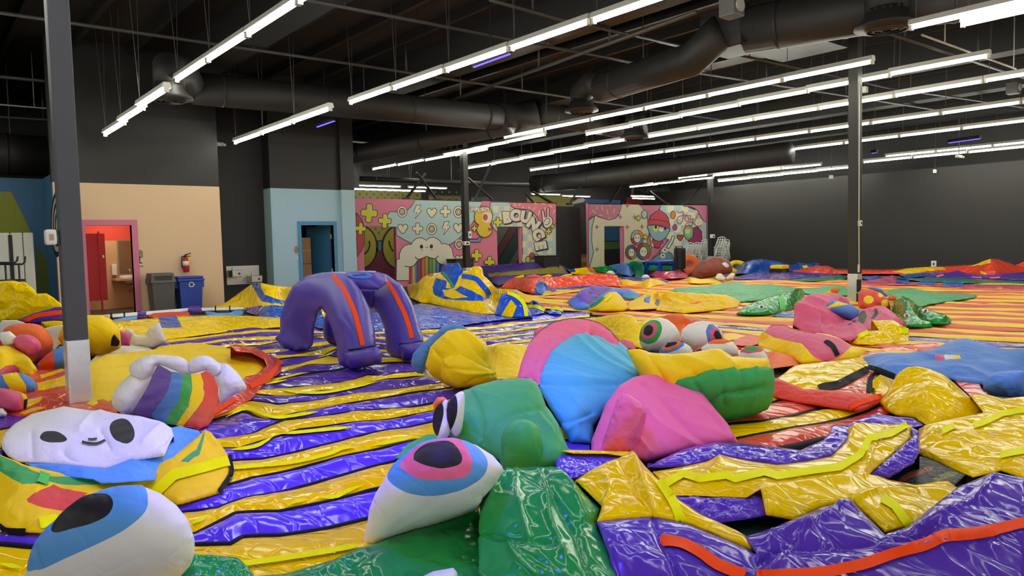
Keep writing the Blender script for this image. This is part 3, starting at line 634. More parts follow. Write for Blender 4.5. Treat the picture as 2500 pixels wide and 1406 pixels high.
# --- restroom seen through the pink door
d1 = boxes('door_1', P_PNKF, [((dx0-.13, YP-.03, 0), (dx0, YP+.16, dzt+.13)), ((dx1, YP-.03, 0), (dx1+.13, YP+.16, dzt+.13)), ((dx0, YP-.03, dzt), (dx1, YP+.16, dzt+.13))]); struct(d1)
YR = 21.9
rr_ = boxes('wall_restroom', P_TAN, [((2.9, YR, 0), (6.2, YR+.1, Z_(300, 587, YR))), ((6.1, YP+.14, 0), (6.2, YR, 2.6)), ((2.86, YP+.14, 0), (2.95, YR, 2.6))]); struct(rr_)
boxes('upper_wall', P_SALM, [((2.9, YR, Z_(300, 587, YR)), (6.2, YR+.1, 2.6))], rr_); boxes('soffit', P_TAN, [((2.9, YP+.14, 2.6), (6.2, YR+.1, 2.7))], rr_)
yp = 20.7
rp = thing('toilet_partition', 'red toilet partition seen inside the pink doorway', 'partition', (X_(230, 700, yp), yp, 0))
boxes('panel', P_TILE, [((3.0, yp, .3), (X_(262, 700, yp), yp+.03, 1.95))], rp); boxes('post', P_TILE, [((X_(247, 700, yp)-.02, yp-.03, 0), (X_(247, 700, yp)+.02, yp, 2.0))], rp); boxes('latch', P_STN, [((X_(250, 600, yp)-.02, yp-.04, 1.35), (X_(250, 600, yp)+.02, yp, 1.42))], rp)
mi = thing('wall_mirror', 'framed mirror over the restroom sink', 'mirror', (X_(305, 700, YR), YR, 1.0))
a_, b_ = zP('1015,590 1175,895'); boxes('frame', P_STN, [((X_(*a_, YR), YR-.03, Z_(*b_, YR)), (X_(*b_, YR), YR, Z_(*a_, YR)))], mi); boxes('glass', paint_m('mirror_glass', '#b8b4a8', .04, 1, 0), [((X_(*a_, YR)+.03, YR-.035, Z_(*b_, YR)+.03), (X_(*b_, YR)-.03, YR-.03, Z_(*a_, YR)-.03))], mi)
sk = thing('wash_basin', 'white oval wash basin under the restroom mirror', 'sink', (X_(318, 690, YR), YR-.3, 0)); bx = X_(322, 690, YR-.3)
m = MB(); n = 20; prof = [(.12, -.2), (.26, -.1), (.30, 0), (.27, .01), (.24, -.05), (.05, -.12)]
V = [(bx+r*math.cos(2*math.pi*k/n), YR-.3+r*.8*math.sin(2*math.pi*k/n), .86+z) for r, z in prof for k in range(n)]
m.add(V, [(i*n+k, i*n+(k+1) % n, (i+1)*n+(k+1) % n, (i+1)*n+k) for i in range(len(prof)-1) for k in range(n)]); m.obj('bowl', P_WHI, sk, True)
MB().tube([(bx, YR-.02, .9), (bx, YR-.02, 1.0), (bx, YR-.14, 1.02), (bx, YR-.17, .96)], .015).obj('tap', P_STN, sk, True); boxes('counter', P_TAN, [((X_(272, 688, YR), YR-.55, .74), (6.1, YR, .79))], sk); MB().tube([(bx, YR-.3, .66), (bx, YR-.3, .5), (bx, YR-.02, .45)], .03).obj('drain_pipe', P_STN, sk, True)
ds = thing('towel_dispenser', 'pale paper towel dispenser beside the restroom mirror', 'dispenser', (X_(278, 660, YR), YR, 1.0)); a_, b_ = zP('965,805 1015,900')
boxes('case', P_WHI, [((X_(*a_, YR), YR-.12, Z_(*b_, YR)), (X_(*b_, YR), YR, Z_(*a_, YR)))], ds, .02); boxes('tray', P_GREY, [((X_(*a_, YR)+.03, YR-.13, Z_(*b_, YR)-.02), (X_(*b_, YR)-.03, YR-.02, Z_(*b_, YR)+.01))], ds)
lp = bpy.data.lights.new('restroom_lamp', 'AREA'); lp.energy = 20; lp.size = 1.; lp.color = (1, .84, .66); lo = bpy.data.objects.new('restroom_lamp', lp); COL.objects.link(lo); lo.location = (4.2, 20.9, 2.55)
# --- teal door
d2 = boxes('door_2', P_TEAF, [((ex0-.1, YB-.03, 0), (ex0, YB+.18, 2.24)), ((ex1, YB-.03, 0), (ex1+.1, YB+.18, 2.24)), ((ex0, YB-.03, 2.13), (ex1, YB+.18, 2.24))]); struct(d2)
m = MB(); m.hexa([(ex1-.02, YB+.18, .02), (ex1, YB+.2, .02), (ex1-.34, YB+1.05, .02), (ex1-.38, YB+1.03, .02)], [(ex1-.02, YB+.18, 2.1), (ex1, YB+.2, 2.1), (ex1-.34, YB+1.05, 2.1), (ex1-.38, YB+1.03, 2.1)]); m.obj('door_leaf', paint_m('door_leaf', '#2c6683', .5), d2)
boxes('hinge', P_STN, [((ex1-.06, YB+.1, 1.72), (ex1, YB+.19, 1.86))], d2); boxes('hinge', P_STN, [((ex1-.06, YB+.1, .72), (ex1, YB+.19, .86))], d2)
wc = boxes('wall_closet', paint_m('closet_teal', '#3a5f70', .6), [((8.2, YB+2.3, 0), (10.39, YB+2.4, 2.6)), ((8.2, YB+.16, 2.5), (10.39, YB+2.4, 2.6))]); struct(wc)
for k, (t, lab) in enumerate((('580,820 705,1170', 'upper cardboard carton stacked inside the teal doorway'), ('590,1200 720,1480', 'lower cardboard carton standing inside the teal doorway'))):
    a_, b_ = m4(t); yy = YB+.7; zt, zb = Z_(*a_, yy), (Z_(*b_, yy) if k == 0 else 0)
    if k == 0: zb = Z_(*m4('600,1195')[0], yy)
    t_ = thing('cardboard_carton', lab, 'box', (X_(*a_, yy)+.2, yy+.2, zb)); boxes('carton', P_CARD, [((X_(*a_, yy)-.25, yy, zb), (X_(*b_, yy), yy+.45, zt))], t_, .01); boxes('tape', pc('tape', '#c9a571'), [((X_(*a_, yy)-.25, yy-.004, (zt+zb)/2-.02), (X_(*b_, yy), yy, (zt+zb)/2+.02))], t_)
# signs and patches by the doors
for (t, Y, lab) in (('1198,768 1234,806', YP, 'white restroom sign beside the pink door frame'),):
    a_, b_ = zP(t); s_ = thing('restroom_sign', lab, 'sign', (X_(*a_, Y), Y, Z_(*b_, Y))); boxes('plate', P_WHI, [((X_(*a_, Y), Y-.015, Z_(*b_, Y)), (X_(*b_, Y), Y, Z_(*a_, Y)))], s_)
    c = ((X_(*a_, Y)+X_(*b_, Y))/2, (Z_(*a_, Y)+Z_(*b_, Y))/2+.02)
    MB().disc((c[0], Y-.015, c[1]+.1), (0, -1, 0), .028, .004).box((c[0]-.018, Y-.019, c[1]-.02), (c[0]+.018, Y-.015, c[1]+.07)).box((c[0]-.055, Y-.019, c[1]-.05), (c[0]+.055, Y-.015, c[1]-.02)).obj('figure', K_BLK, s_); boxes('lettering', K_BLK, [((c[0]-.08, Y-.018, c[1]-.12), (c[0]+.08, Y-.015, c[1]-.105))], s_)
a_, b_ = m4('497,1075 548,1128'); s_ = thing('restroom_sign', 'white restroom sign beside the teal door frame', 'sign', (X_(*a_, YB), YB, Z_(*b_, YB))); boxes('plate', P_WHI, [((X_(*a_, YB), YB-.015, Z_(*b_, YB)), (X_(*b_, YB), YB, Z_(*a_, YB)))], s_)
c = ((X_(*a_, YB)+X_(*b_, YB))/2, (Z_(*a_, YB)+Z_(*b_, YB))/2); MB().disc((c[0], YB-.015, c[1]+.05), (0, -1, 0), .02, .004).box((c[0]-.015, YB-.019, c[1]-.04), (c[0]+.015, YB-.015, c[1]+.03)).obj('figure', K_BLK, s_)
cw = Coat(wb, 'Y', YP, -1); cw.shape('bare_patch', pc('bare', '#8f7d5c'), zP('1195,690 1220,675 1245,690 1248,745 1222,750 1198,745')); cb = Coat(wbl, 'Y', YB, -1); cb.shape('bare_patch', pc('bare2', '#9a8258'), ell(m4('490,995')[0], 6, 9.2))
# --- things along the restroom wall
def bin_(name, label, body, lid, tp, Yc, w_, h_, extra):
    t = thing(name, label, 'bin', (tp, Yc, 0)); d_ = .25; m = MB(); q = .85
    m.hexa([(tp-w_*q, Yc-d_*q, 0), (tp+w_*q, Yc-d_*q, 0), (tp+w_*q, Yc+d_*q, 0), (tp-w_*q, Yc+d_*q, 0)], [(tp-w_, Yc-d_, h_), (tp+w_, Yc-d_, h_), (tp+w_, Yc+d_, h_), (tp-w_, Yc+d_, h_)]); m.obj('body', body, t)
    return t
tx = float(atz(392, 765)[0]); Yc = YP-.36
t = bin_('trash_bin', 'tall dark grey trash bin with hood lid beside pink door', P_GREY, None, X_(394, 720, Yc), Yc, .25, .74, 0); x = X_(394, 720, Yc)
m = MB(); m.hexa([(x-.28, Yc-.28, .74), (x+.28, Yc-.28, .74), (x+.28, Yc+.28, .74), (x-.28, Yc+.28, .74)], [(x-.24, Yc-.2, .96), (x+.24, Yc-.2, .96), (x+.24, Yc+.26, .96), (x-.24, Yc+.26, .96)]); m.obj('hood_lid', P_GREY, t); boxes('handle', P_GREY, [((x-.31, Yc-.08, .7), (x-.26, Yc+.08, .77))], t); boxes('handle', P_GREY, [((x+.26, Yc-.08, .7), (x+.31, Yc+.08, .77))], t); boxes('swing_flap', paint_m('flap', '#2b2a28', .5), [((x-.19, Yc-.262, .76), (x+.19, Yc-.25, .9))], t)
t = bin_('recycling_bin', 'blue recycling bin with white arrows under the extinguisher', P_BINB, None, X_(461, 720, Yc), Yc, .27, .76, 0); x = X_(461, 720, Yc)
boxes('rim', P_BINB, [((x-.31, Yc-.29, .74), (x+.31, Yc+.29, .8))], t, .02); boxes('lid', P_BINB, [((x-.3, Yc-.24, .8), (x+.3, Yc+.26, .86))], t, .03); boxes('handle', P_BINB, [((x-.34, Yc-.1, .58), (x-.27, Yc+.1, .74))], t); boxes('handle', P_BINB, [((x+.27, Yc-.1, .58), (x+.34, Yc+.1, .74))], t)
m = MB()
for k in range(3):
    a = k*2*math.pi/3+.5; pts = [(x+.055*math.cos(a+s), Yc-.262, .66+.055*math.sin(a+s)) for s in np.linspace(0, 1.5, 6)]; m.tube(pts, .011, 6)
    e = pts[-1]; m.tube([e, (x+.055*math.cos(a+1.95), Yc-.262, .66+.055*math.sin(a+1.95))], [.026, .002], 6)
m.obj('recycling_mark', P_WHI, t)
fx = X_(454, 645, YP-.1); t = thing('fire_extinguisher', 'red fire extinguisher hanging on the peach wall', 'extinguisher', (fx, YP-.1, .96)); FR = paint_m('extinguisher_red', '#b3181f', .3)
z0 = Z_(454, 664, YP-.1); m = MB(); m.tube([(fx, YP-.1, z0), (fx, YP-.1, z0+.02), (fx, YP-.1, z0+.3), (fx, YP-.1, z0+.35), (fx, YP-.1, z0+.37)], [.06, .075, .075, .05, .03], 16); m.obj('cylinder', FR, t, True); MB().tube([(fx, YP-.1, z0+.16), (fx, YP-.1, z0+.27)], .0765, 16).obj('label_band', P_WHI, t, True)
MB().tube([(fx, YP-.1, z0+.37), (fx, YP-.1, z0+.42)], .02).tube([(fx-.02, YP-.1, z0+.42), (fx+.12, YP-.12, z0+.46)], .012).tube([(fx-.02, YP-.1, z0+.4), (fx+.1, YP-.12, z0+.38)], .01).obj('valve_handle', K_BLK, t, True); MB().tube([(fx-.02, YP-.1, z0+.4), (fx-.09, YP-.1, z0+.38), (fx-.1, YP-.1, z0+.2), (fx-.085, YP-.1, z0+.1)], .012).obj('hose', K_BLK, t, True); boxes('inspection_tag', pc('tagy', '#d6c433'), [((fx+.04, YP-.19, z0+.27), (fx+.11, YP-.185, z0+.37))], t); boxes('bracket', K_BLK, [((fx-.03, YP-.03, z0+.05), (fx+.03, YP, z0+.4))], t)
a_, b_ = zP('1970,822 2262,970'); t = thing('drinking_fountain', 'two-level stainless drinking fountain on the black alcove wall', 'fountain', (X_(592, 670, YA), YA, .7)); x0, x1, z0, z1_ = X_(*a_, YA), X_(*b_, YA), Z_(*b_, YA), Z_(*a_, YA)
boxes('back_panel', P_STN, [((x0, YA-.02, z0), (x1, YA, z1_))], t)
for i, q in enumerate(('2025,858 2115,915', '2195,905 2290,960')):
    p0, p1 = zP(q); yy = YA-.4; xa, xb, za, zb_ = X_(*p0, yy), X_(*p1, yy), Z_(*p1, yy), Z_(*p0, yy)
    o = boxes('basin', P_STN, [((xa, yy, za), (xb, YA-.02, zb_))], t, .02); MB().tube([(xa+.06, yy+.2, zb_), (xa+.06, yy+.2, zb_+.06), (xa+.1, yy+.16, zb_+.08)], .012).obj('spout', P_STN, o, True); MB().disc(((xa+xb)/2+.05, yy, (za+zb_)/2), (0, -1, 0), .03, .015).obj('push_button', paint_m('button', '#3c3b38', .4), o)
# --- padded panel and rack at the far left
yy = 19.2; a_, b_ = zP('-120,530 300,530'); zt = Z_(*a_, yy)
t = thing('padded_panel', 'quilted white panel with a black strip leaning at left wall', 'panel', (X_(40, 600, yy), yy, 0))
for k, (xa, xb) in enumerate(((-330, -110), (-110, 95), (95, 205), (205, 300))): boxes('quilt_panel', P_PANEL, [((X_(xa/3.5714, 600, yy), yy, 0), (X_(xb/3.5714, 600, yy)-.01, yy+.1, zt))], t, .03)
boxes('black_strip', K_BLK, [((X_(21, 600, yy), yy-.012, .4), (X_(31, 600, yy), yy, zt-.05))], t)
t = thing('tube_rack', 'black tube rack with upturned ends before the white panel', 'rack', (X_(20, 700, 18.6), 18.6, 0)); yy = 18.6; m = MB(); R_ = lambda *p: [tuple(atY(*q, yy)) for q in zP(p[0])]
MB().tube(R_('-200,790 130,790 150,770 155,735'), .02).obj('rail', K_BLK, t, True); MB().tube(R_('-200,803 195,803 215,785 220,735'), .02).obj('rail', K_BLK, t, True)
for q in ('45,800', '163,800'): p = R_(q)[0]; MB().tube([p, (p[0], p[1], .0)], .018).obj('post', K_BLK, t, True)
p0 = R_('-100,945')[0]; p1 = R_('210,945')[0]; boxes('shelf', K_BLK, [((p0[0], yy-.25, p0[2]-.04), (p1[0], yy+.25, p0[2]))], t)
blob('folded_cloth', 'orange folded cloth lying on the black tube rack', 'cloth', ('cloth', NO), [(x, y, 757.) for x, y in zP('70,885 190,850 215,880 220,940 75,935')], mode='puff', thick=.18, n=200)
# --- columns
def column(nm, label, x, y, h=.1, zw=.66, mat=P_COLB):
    t = thing(nm, label, 'column', (x, y, 0)); boxes('shaft', mat, [((x-h, y-h, 0), (x+h, y+h, ZC))], t, .008); boxes('base_wrap', P_GAL, [((x-h-.006, y-h-.006, 0), (x+h+.006, y+h+.006, zw))], t, .012); return t
c1 = column('steel_column', 'near slate-grey column with dented silver base wrap beside the panda face', 1.212, 7.88, .088, .67)
c2 = column('steel_column', 'dark column with cable and silver base behind the pink heap', 15.5, 7.62, .1, .66, P_BLK); c3 = column('steel_column', 'dark column in front of the cloud mural', 15.4, 21.4, .1, .66, P_BLK); c4 = column('steel_column', 'far column beside the stacked white chairs at mural end', 29.7, 21.5, .1, .66, P_BLK)
def wallkit(name, label, cat, c, sz, mat, dark=None):
    t = thing(name, label, cat, c); boxes('case', mat, [((c[0]-sz[0], c[1]-sz[1], c[2]-sz[2]), (c[0]+sz[0], c[1]+sz[1], c[2]+sz[2]))], t, min(sz)*.5)
    boxes('front', dark or K_BLK, [((c[0]-sz[0]*.4, c[1]-sz[1]-.006, c[2]-sz[2]*.4), (c[0]+sz[0]*.4, c[1]-sz[1]+.002, c[2]+sz[2]*.4))], t); return t
p = atX(133, 578, 1.06); wallkit('motion_sensor', 'white motion sensor on the side of the near column', 'sensor', (1.055, 7.86, p[2]), (.045, .06, .07), P_WHI, pc('lens', '#b59c86'))
p = atY(2083, 545, 7.5); wallkit('light_switch', 'white switch box on the front of the column at right', 'switch', (15.46, 7.49, p[2]), (.05, .03, .06), P_WHI)
p = atY(1138, 594, 21.2); wallkit('security_camera', 'white security camera on the column before the cloud mural', 'camera', (15.27, 21.22, p[2]), (.12, .08, .07), P_WHI); p = atY(1150, 573, 21.28); wallkit('wall_box', 'small white box above the camera on the mural column', 'box', (15.47, 21.27, p[2]), (.06, .03, .12), P_WHI)
p = atY(1727, 577, 21.3); wallkit('security_camera', 'white security camera on the far column above white chairs', 'camera', (29.62, 21.34, p[2]), (.13, .06, .09), P_WHI)
t = thing('hanging_cable', 'pale cable with paper tag and black adapters down the right column', 'cable', (15.36, 7.48, 0)); pts = [(15.37, 7.47, z) for z in (4.6, 3.5, 2.5, 1.5)]+[(15.36, 7.46, 1.0), (15.345, 7.45, .75)]
MB().tube(pts, .014, 6).obj('cable', P_CON, t, True); boxes('paper_tag', P_WHI, [((15.27, 7.44, .7), (15.35, 7.445, .86))], t); boxes('adapter', K_BLK, [((15.31, 7.42, .28), (15.38, 7.49, .55))], t, .01); boxes('adapter', K_BLK, [((15.32, 7.43, .04), (15.39, 7.5, .26))], t, .01)
p = atX(2280, 645, XR); t = thing('wall_outlet', 'white wall outlet with a hanging cord on the black right wall', 'outlet', tuple(p)); boxes('plate', P_WHI, [((XR-.02, p[1]-.1, p[2]-.12), (XR, p[1]+.1, p[2]+.14))], t, .008); boxes('socket', K_BLK, [((XR-.024, p[1]-.03, p[2]-.04), (XR-.02, p[1]+.03, p[2]+.06))], t); MB().tube([(XR-.03, p[1]+.08, p[2]-.05), (XR-.1, p[1]+.2, p[2]-.2), (XR-.12, p[1]+.25, 0)], .012, 6).obj('cord', P_CON, t, True)
# --- light rows: 1.86 m units end to end
G_TUBE = glow_m('tube_light', (1, 1, .88), TUBE_POWER*1.22); UL = 1.86; proto = None
def unit(first, x, y, z, label, group, hang, wire):
    global proto
    if proto is None:
        proto = thing('fluorescent_fixture', label, 'light fixture', (0, 0, 0), group)
        m = MB(); m.add([(-.075, -UL/2+.01, 0), (.075, -UL/2+.01, 0), (.05, -UL/2+.01, .085), (-.05, -UL/2+.01, .085), (-.075, UL/2-.01, 0), (.075, UL/2-.01, 0), (.05, UL/2-.01, .085), (-.05, UL/2-.01, .085)], [(0,1,2,3),(7,6,5,4),(4,5,1,0),(5,6,2,1),(6,7,3,2),(7,4,0,3)]); m.obj('housing', P_LIT, proto)
        MB().tube([(0, -UL/2+.07, -.035), (0, UL/2-.07, -.035)], .027, 10).obj('tube', G_TUBE, proto, True)
        boxes('end_cap', P_LIT, [((-.035, -UL/2+.01, -.075), (.035, -UL/2+.055, 0))], proto); boxes('end_cap', P_LIT, [((-.035, UL/2-.055, -.075), (.035, UL/2-.01, 0))], proto)
        r = proto
    else:
        r = proto.copy(); COL.objects.link(r); r['label'] = label; r['group'] = group
        for ch in list(proto.children):
            if ch.name.startswith('wire'): continue
            c = ch.copy(); COL.objects.link(c); c.parent = r
    r.location = (x, y, z); LOC[r.name] = np.array((x, y, z), float)
    if wire:
        MB().tube([(x, y+UL/2-.1, z+.08), (x+.05, y+UL/2-.1, hang)], .006, 5).tube([(x, y+UL/2-.1, z+.08), (x-.12, y+UL/2-.2, hang)], .006, 5).obj('wire', P_PIPE, r)
    return r
ORD = ['first', 'second', 'third', 'fourth', 'fifth', 'sixth', 'seventh', 'eighth', 'ninth', 'tenth', 'eleventh', 'twelfth', 'thirteenth', 'fourteenth', 'fifteenth', 'sixteenth']
def light_row(desc, far, near, z, cont=None):
    A, B = atz(*far, z), atz(*near, z); x = (A[0]*.5+B[0]*.5); y = A[1]; yend = B[1] if cont is None else cont; k = 0
    nn = max(1, int(round((y-yend)/UL)))
    for k in range(nn):
        unit(None, A[0]+(B[0]-A[0])*min(1, (k+.5)/max(1, (A[1]-B[1])/UL)), y-UL*(k+.5), z, 'tube fixture, %s from the far end of %s' % (ORD[k], desc), 'fixtures of '+desc, ZC, True)
light_row('the row left of the round duct outlet', (261,325.8), (372,236), 4.08)
light_row('the leftmost row over the restroom wall', (430.2,192.6), (727.2,0), 4.7, 0.)
light_row('the short row above the drinking fountain', (574,345.6), (785,268.9), 4.22)
light_row('the long row over the purple arch', (853.3,247.7), (1595,-4), 4.7, -1.)
light_row('the row ending at the right column', (1230.9,333), (2136,145), 4.7)
light_row('the row behind the right column top', (1433.6,325.8), (2352,143), 4.78)
light_row('the third row behind the right column', (1584,331.2), (2500,178.2), 4.7, 1.5)
light_row('the row ending above the mural word', (1146.3,408.6), (1545,334.8), 4.7)
light_row('the fourth row behind the right column', (1294,414), (2500,245.9), 4.7, 2.)
light_row('the row beside the cloud mural column', (908,411), (1178,364.3), 4.7)
light_row('the short row crossing the cloud mural column', (1085,376), (1329,325.8), 4.72)
light_row('the row starting left of the column', (1940,361.8), (2462,297), 4.7)
light_row('the row under the far right duct', (1577.6,430.9), (1942,388.8), 4.7)
light_row('the upper row before the black right wall', (2161,380.5), (2500,345.6), 4.55, 5.)
light_row('the double row ending left of the column', (1657.6,435.6), (2052,395), 4.5)
light_row('the lowest long row before the right wall', (1756.6,441), (2118,401.4), 4.4)
light_row('the lower row right of the column', (2106,394), (2500,356), 4.4, 5.)
light_row('the low row over the beanie mural', (1541,455), (1725,433), 4.3)
light_row('the top right corner row', (2225,66), (2500,-5), 4.7, -1.)
light_row('the second row in the top right corner', (2348,58), (2500,20), 4.7, -1.)
light_row('the row overhead outside the frame', (-420,210), (-200,60), 4.7, -1.)
for q, (a_, b_, lab) in enumerate(((m1('30,10'), m1('1530,62'), 'the upper row behind the cloud mural'), (m1('30,68'), m1('1095,105'), 'the lower row behind the cloud mural'), (PX('1367,477'), PX('1446,480'), 'the far row above the black passage'), (PX('1292,477'), PX('1372,471'), 'the far row above the bounce lettering'), (PX('1545,478'), PX('1592,480'), 'the far row above the beanie mural'), (PX('1533,483'), PX('1608,486'), 'the low far row above the beanie mural'))):
    A, B = atY(*a_[0], 25.4+.8*(q % 2)), atY(*b_[0], 25.4+.8*(q % 2)); L = np.linalg.norm(B-A); nn = max(1, int(round(L/UL)))
    for k in range(nn):
        p = A+(B-A)*(k+.5)/nn; r = unit(None, 0, 0, 0, 'tube fixture, %s from the left in %s' % (ORD[k], lab), 'fixtures of '+lab, 2.2, True); r.location = tuple(p); r.rotation_euler = (0, 0, math.pi/2); r.scale = (.5, 1, .5)
# --- blue black-light bars
G_BLUE = glow_m('black_light', (.05, .03, 1.), 6.0)
def blue_bar(label, a, b, z, e_=14):
    A, B = atz(*a, z), atz(*b, z); t = thing('black_light_bar', label, 'lamp', tuple((A+B)/2)); d_ = (B-A)/np.linalg.norm(B-A); n_ = 18; L = np.linalg.norm(B-A)
    MB().tube([A+(0, 0, .06), B+(0, 0, .06)], .06, 8).obj('housing', K_BLK, t)
    m = MB()
    for k in range(n_): c = A+(B-A)*(k+.5)/n_; m.box(tuple(c-(L/n_*.3, L/n_*.3, .012)), tuple(c+(L/n_*.3, L/n_*.3, .012)))
    m.obj('diodes', G_BLUE, t); MB().tube([(A+B)/2+(0, 0, .1), (A+B)/2+(0, 0, ZC-z)], .015, 6).obj('hanger', K_BLK, t)
    l = bpy.data.lights.new('black_light', 'AREA'); l.energy = e_; l.color = (.10, .06, 1); l.size = L; l.shape = 'RECTANGLE'; l.size_y = .1; l.spread = 1.9; o = bpy.data.objects.new('black_light_beam', l); COL.objects.link(o); o.location = tuple((A+B)/2-(0, 0, .06))
    o.rotation_euler = (0, 0, math.atan2(d_[1], d_[0]))
    return t
BLUE_W = 14
blue_bar('blue light bar under the long row over the arch', (1156,164), (1246,131), 5.0, 40); blue_bar('small blue light bar right of the drinking fountain row', (774,310), (817,295), 4.7)
blue_bar('blue light bar with coiled cables near the right wall', (2315,349), (2394,338), 4.6); blue_bar('tiny far blue light bar right of the column', (2128,374), (2142,372), 4.6)
for (x, y, z, e_) in ((2.2, 4.2, 4.6, 42), (5.6, 2.0, 5.0, 9)):
    l = bpy.data.lights.new('black_light', 'AREA'); l.energy = e_; l.color = (.10, .06, 1); l.size = 1.0; l.spread = 1.1; o = bpy.data.objects.new('black_light_beam', l); COL.objects.link(o); o.location = (x, y, z)
# --- ducts and outlets
def duct(label, pts, r, seams=True, name='air_duct'):
    P = [np.array(p, float) for p in pts]; t = thing(name, label, 'duct', tuple(P[0])); MB().tube(P, r, 20).obj('pipe', P_DUCT, t, True)
    for a, b in zip(P[:-1], P[1:]):
        c = (a+b)/2
        if np.linalg.norm(b-a) > 1.2: MB().tube([c+(0, 0, r*.95), (c[0], c[1], ZC)], .015, 6).obj('hanger_rod', P_PIPE, t)
    if seams:
        for a, b in zip(P[:-1], P[1:]):
            L = np.linalg.norm(b-a); u = (b-a)/L
            for k in np.arange(.6, L-.3, 2.4): MB().tube([a+u*(k-.03), a+u*(k+.03)], r*1.025, 20).obj('joint_band', P_DUCT, t, True)
    return t
def outlet(label, c, r, z, rise=.55, src=None):
    c = np.array((c[0], c[1], z)); t = thing('ceiling_diffuser', label, 'air outlet', tuple(c)); n = 28
    m = MB(); m.tube([c+(0, 0, .0), c+(0, 0, .05), c+(0, 0, .16), c+(0, 0, .3)], [r, r*.98, r*.7, r*.66], n); m.obj('flange', P_DUCT, t, True)
    for k, q in enumerate((.62, .4, .18)):
        V = [(c[0]+rr*r*math.cos(2*math.pi*i/n), c[1]+rr*r*math.sin(2*math.pi*i/n), c[2]-h_) for rr, h_ in ((q+.13, .0), (q, .05), (q-.02, .05), (q+.1, .0)) for i in range(n)]
        MB().add(V, [(j*n+i, j*n+(i+1) % n, (j+1)*n+(i+1) % n, (j+1)*n+i) for j in range(3) for i in range(n)]).obj('cone_ring', P_BEAM, t, True)
    if src is not None:
        s0 = np.array(src, float); MB().tube([s0, s0*.6+(c+(0, 0, rise+.3))*.4+(0, 0, .08), c+(0, 0, rise), c+(0, 0, .25)], r*.68, 18).obj('elbow', P_DUCT, t, True)
    return t
a, b = atz(470, 215, 5.05), atz(1215, 288, 5.05); duct('long black round duct across the left half of the ceiling', [a, b], .36)
o_ = atz(415, 243, 4.35); outlet('round duct outlet at the left end of the long duct', o_, .42, 4.35, .6, a)
e0 = b; e1 = atz(1262, 288, 5.2); e2 = atz(1310, 275, 5.35); e3 = atz(1560, 318, 5.2)
duct('black duct elbow joining the long duct above the mural', [e0, e1, e2], .42, False); duct('black duct running on behind the light rows', [e2, e3], .36); outlet('round outlet hanging behind the second light row', atz(1548, 338, 4.7), .45, 4.7, .5, e3)
g0, g1 = atz(1245, 305, 4.85), atz(860, 378, 4.45); duct('black duct branching back over the blue wall', [g0, g1, atz(795, 378, 4.4)], .29); 
h0 = atz(1470, 215, 5.0); h1 = atz(1690, 145, 5.0); duct('sloping black duct left of the rectangular plenum', [h0, h1, atz(1762, 75, 5.35)], .33); outlet('round outlet under the sloping black duct', atz(1420, 272, 4.7), .42, 4.7, .45, h0)
p = atz(1792, 92, 5.3); t = thing('duct_plenum', 'rectangular black duct box between the round duct sections', 'duct', tuple(p)); boxes('case', P_DUCT, [((p[0]-.45, p[1]-.45, 5.05), (p[0]+.45, p[1]+.45, 5.75))], t); boxes('base_panel', P_BEAM, [((p[0]-.4, p[1]-.4, 5.03), (p[0]+.4, p[1]+.4, 5.05))], t)
duct('wide black duct entering from the top right', [atz(1820, 75, 5.35), atz(2230, 5, 5.35), atz(2700, -60, 5.35)], .42); outlet('large round outlet above the right column', atz(2165, 68, 4.85), .5, 4.85, .45, atz(2165, 30, 5.35))
p = atz(1930, 105, 5.5); t = thing('duct_box', 'flat rectangular black duct below the wide duct', 'duct', tuple(p)); boxes('case', P_DUCT, [((p[0]-.9, p[1]-.7, 5.4), (p[0]+.9, p[1]+.7, 5.75))], t); boxes('flange', P_BEAM, [((p[0]-.95, p[1]-.75, 5.38), (p[0]+.95, p[1]+.75, 5.42))], t)
duct('far black duct rising behind the low light rows', [atz(1300, 450, 4.2), atz(1420, 440, 4.25), atz(1930, 372, 4.5)], .40); duct('far black duct above the beanie mural', [atz(1480, 470, 4.3), atz(1690, 462, 4.3)], .42); duct('black pipe duct over the cloud mural', [atY(880, 436, 24.6), atY(1290, 452, 24.6)], .09); duct('dark duct behind the near column at far left', [atY(-60, 372, 22), atY(112, 382, 22)], .5)
# --- pipes, conduit
def pipe(label, pts, r=.035, z=5.5, mat=P_PIPE, drops=()):
    W = [atz(*p, z) for p in pts]; t = thing('sprinkler_pipe' if mat is P_PIPE else 'conduit', label, 'pipe', tuple(W[0])); MB().tube(W, r, 8).obj('pipe', mat, t, True)
    for k, (A, B) in enumerate(zip(W[:-1], W[1:])):
        L = np.linalg.norm(B-A)
        for s in np.arange(1., L, 3.6):
            c = A+(B-A)*s/L; MB().tube([c, c+(0, 0, ZC-z)], r*.55, 6).obj('hanger_rod', mat, t, True)
    return t
pipe('grey sprinkler pipe crossing the upper left ceiling', PX('-60,22 900,162 1390,238 1800,298')); pipe('sprinkler pipe crossing near the top centre', PX('700,-10 1239,94 1556,155 2300,270')); pipe('sprinkler pipe at the top above the long row', PX('1196,0 1361,45 1700,122'))
pipe('sprinkler pipe low over the peach wall', PX('0,285 389,310 684,328 900,349'), .04, 5.2); pipe('sprinkler main running lengthwise behind the sloping duct', PX('1081,252 1412,133 1700,29'), .04, 5.4); pipe('short sprinkler pipe behind the near column', PX('0,187 112,198 330,216'), .04, 5.4)
pipe('thin pale conduit from the left to the emergency light', PX('-40,252 120,265 518,297'), .018, 5.0, P_CON); pipe('pale cable run in the upper right corner', PX('2250,85 2480,168'), .02, 5.0, P_CON); pipe('pipe running across above the right column', PX('1760,125 2170,215 2500,262'), .03, 5.4); pipe('pipe under the wide duct at top right', PX('2150,75 2500,190'), .035, 5.3)
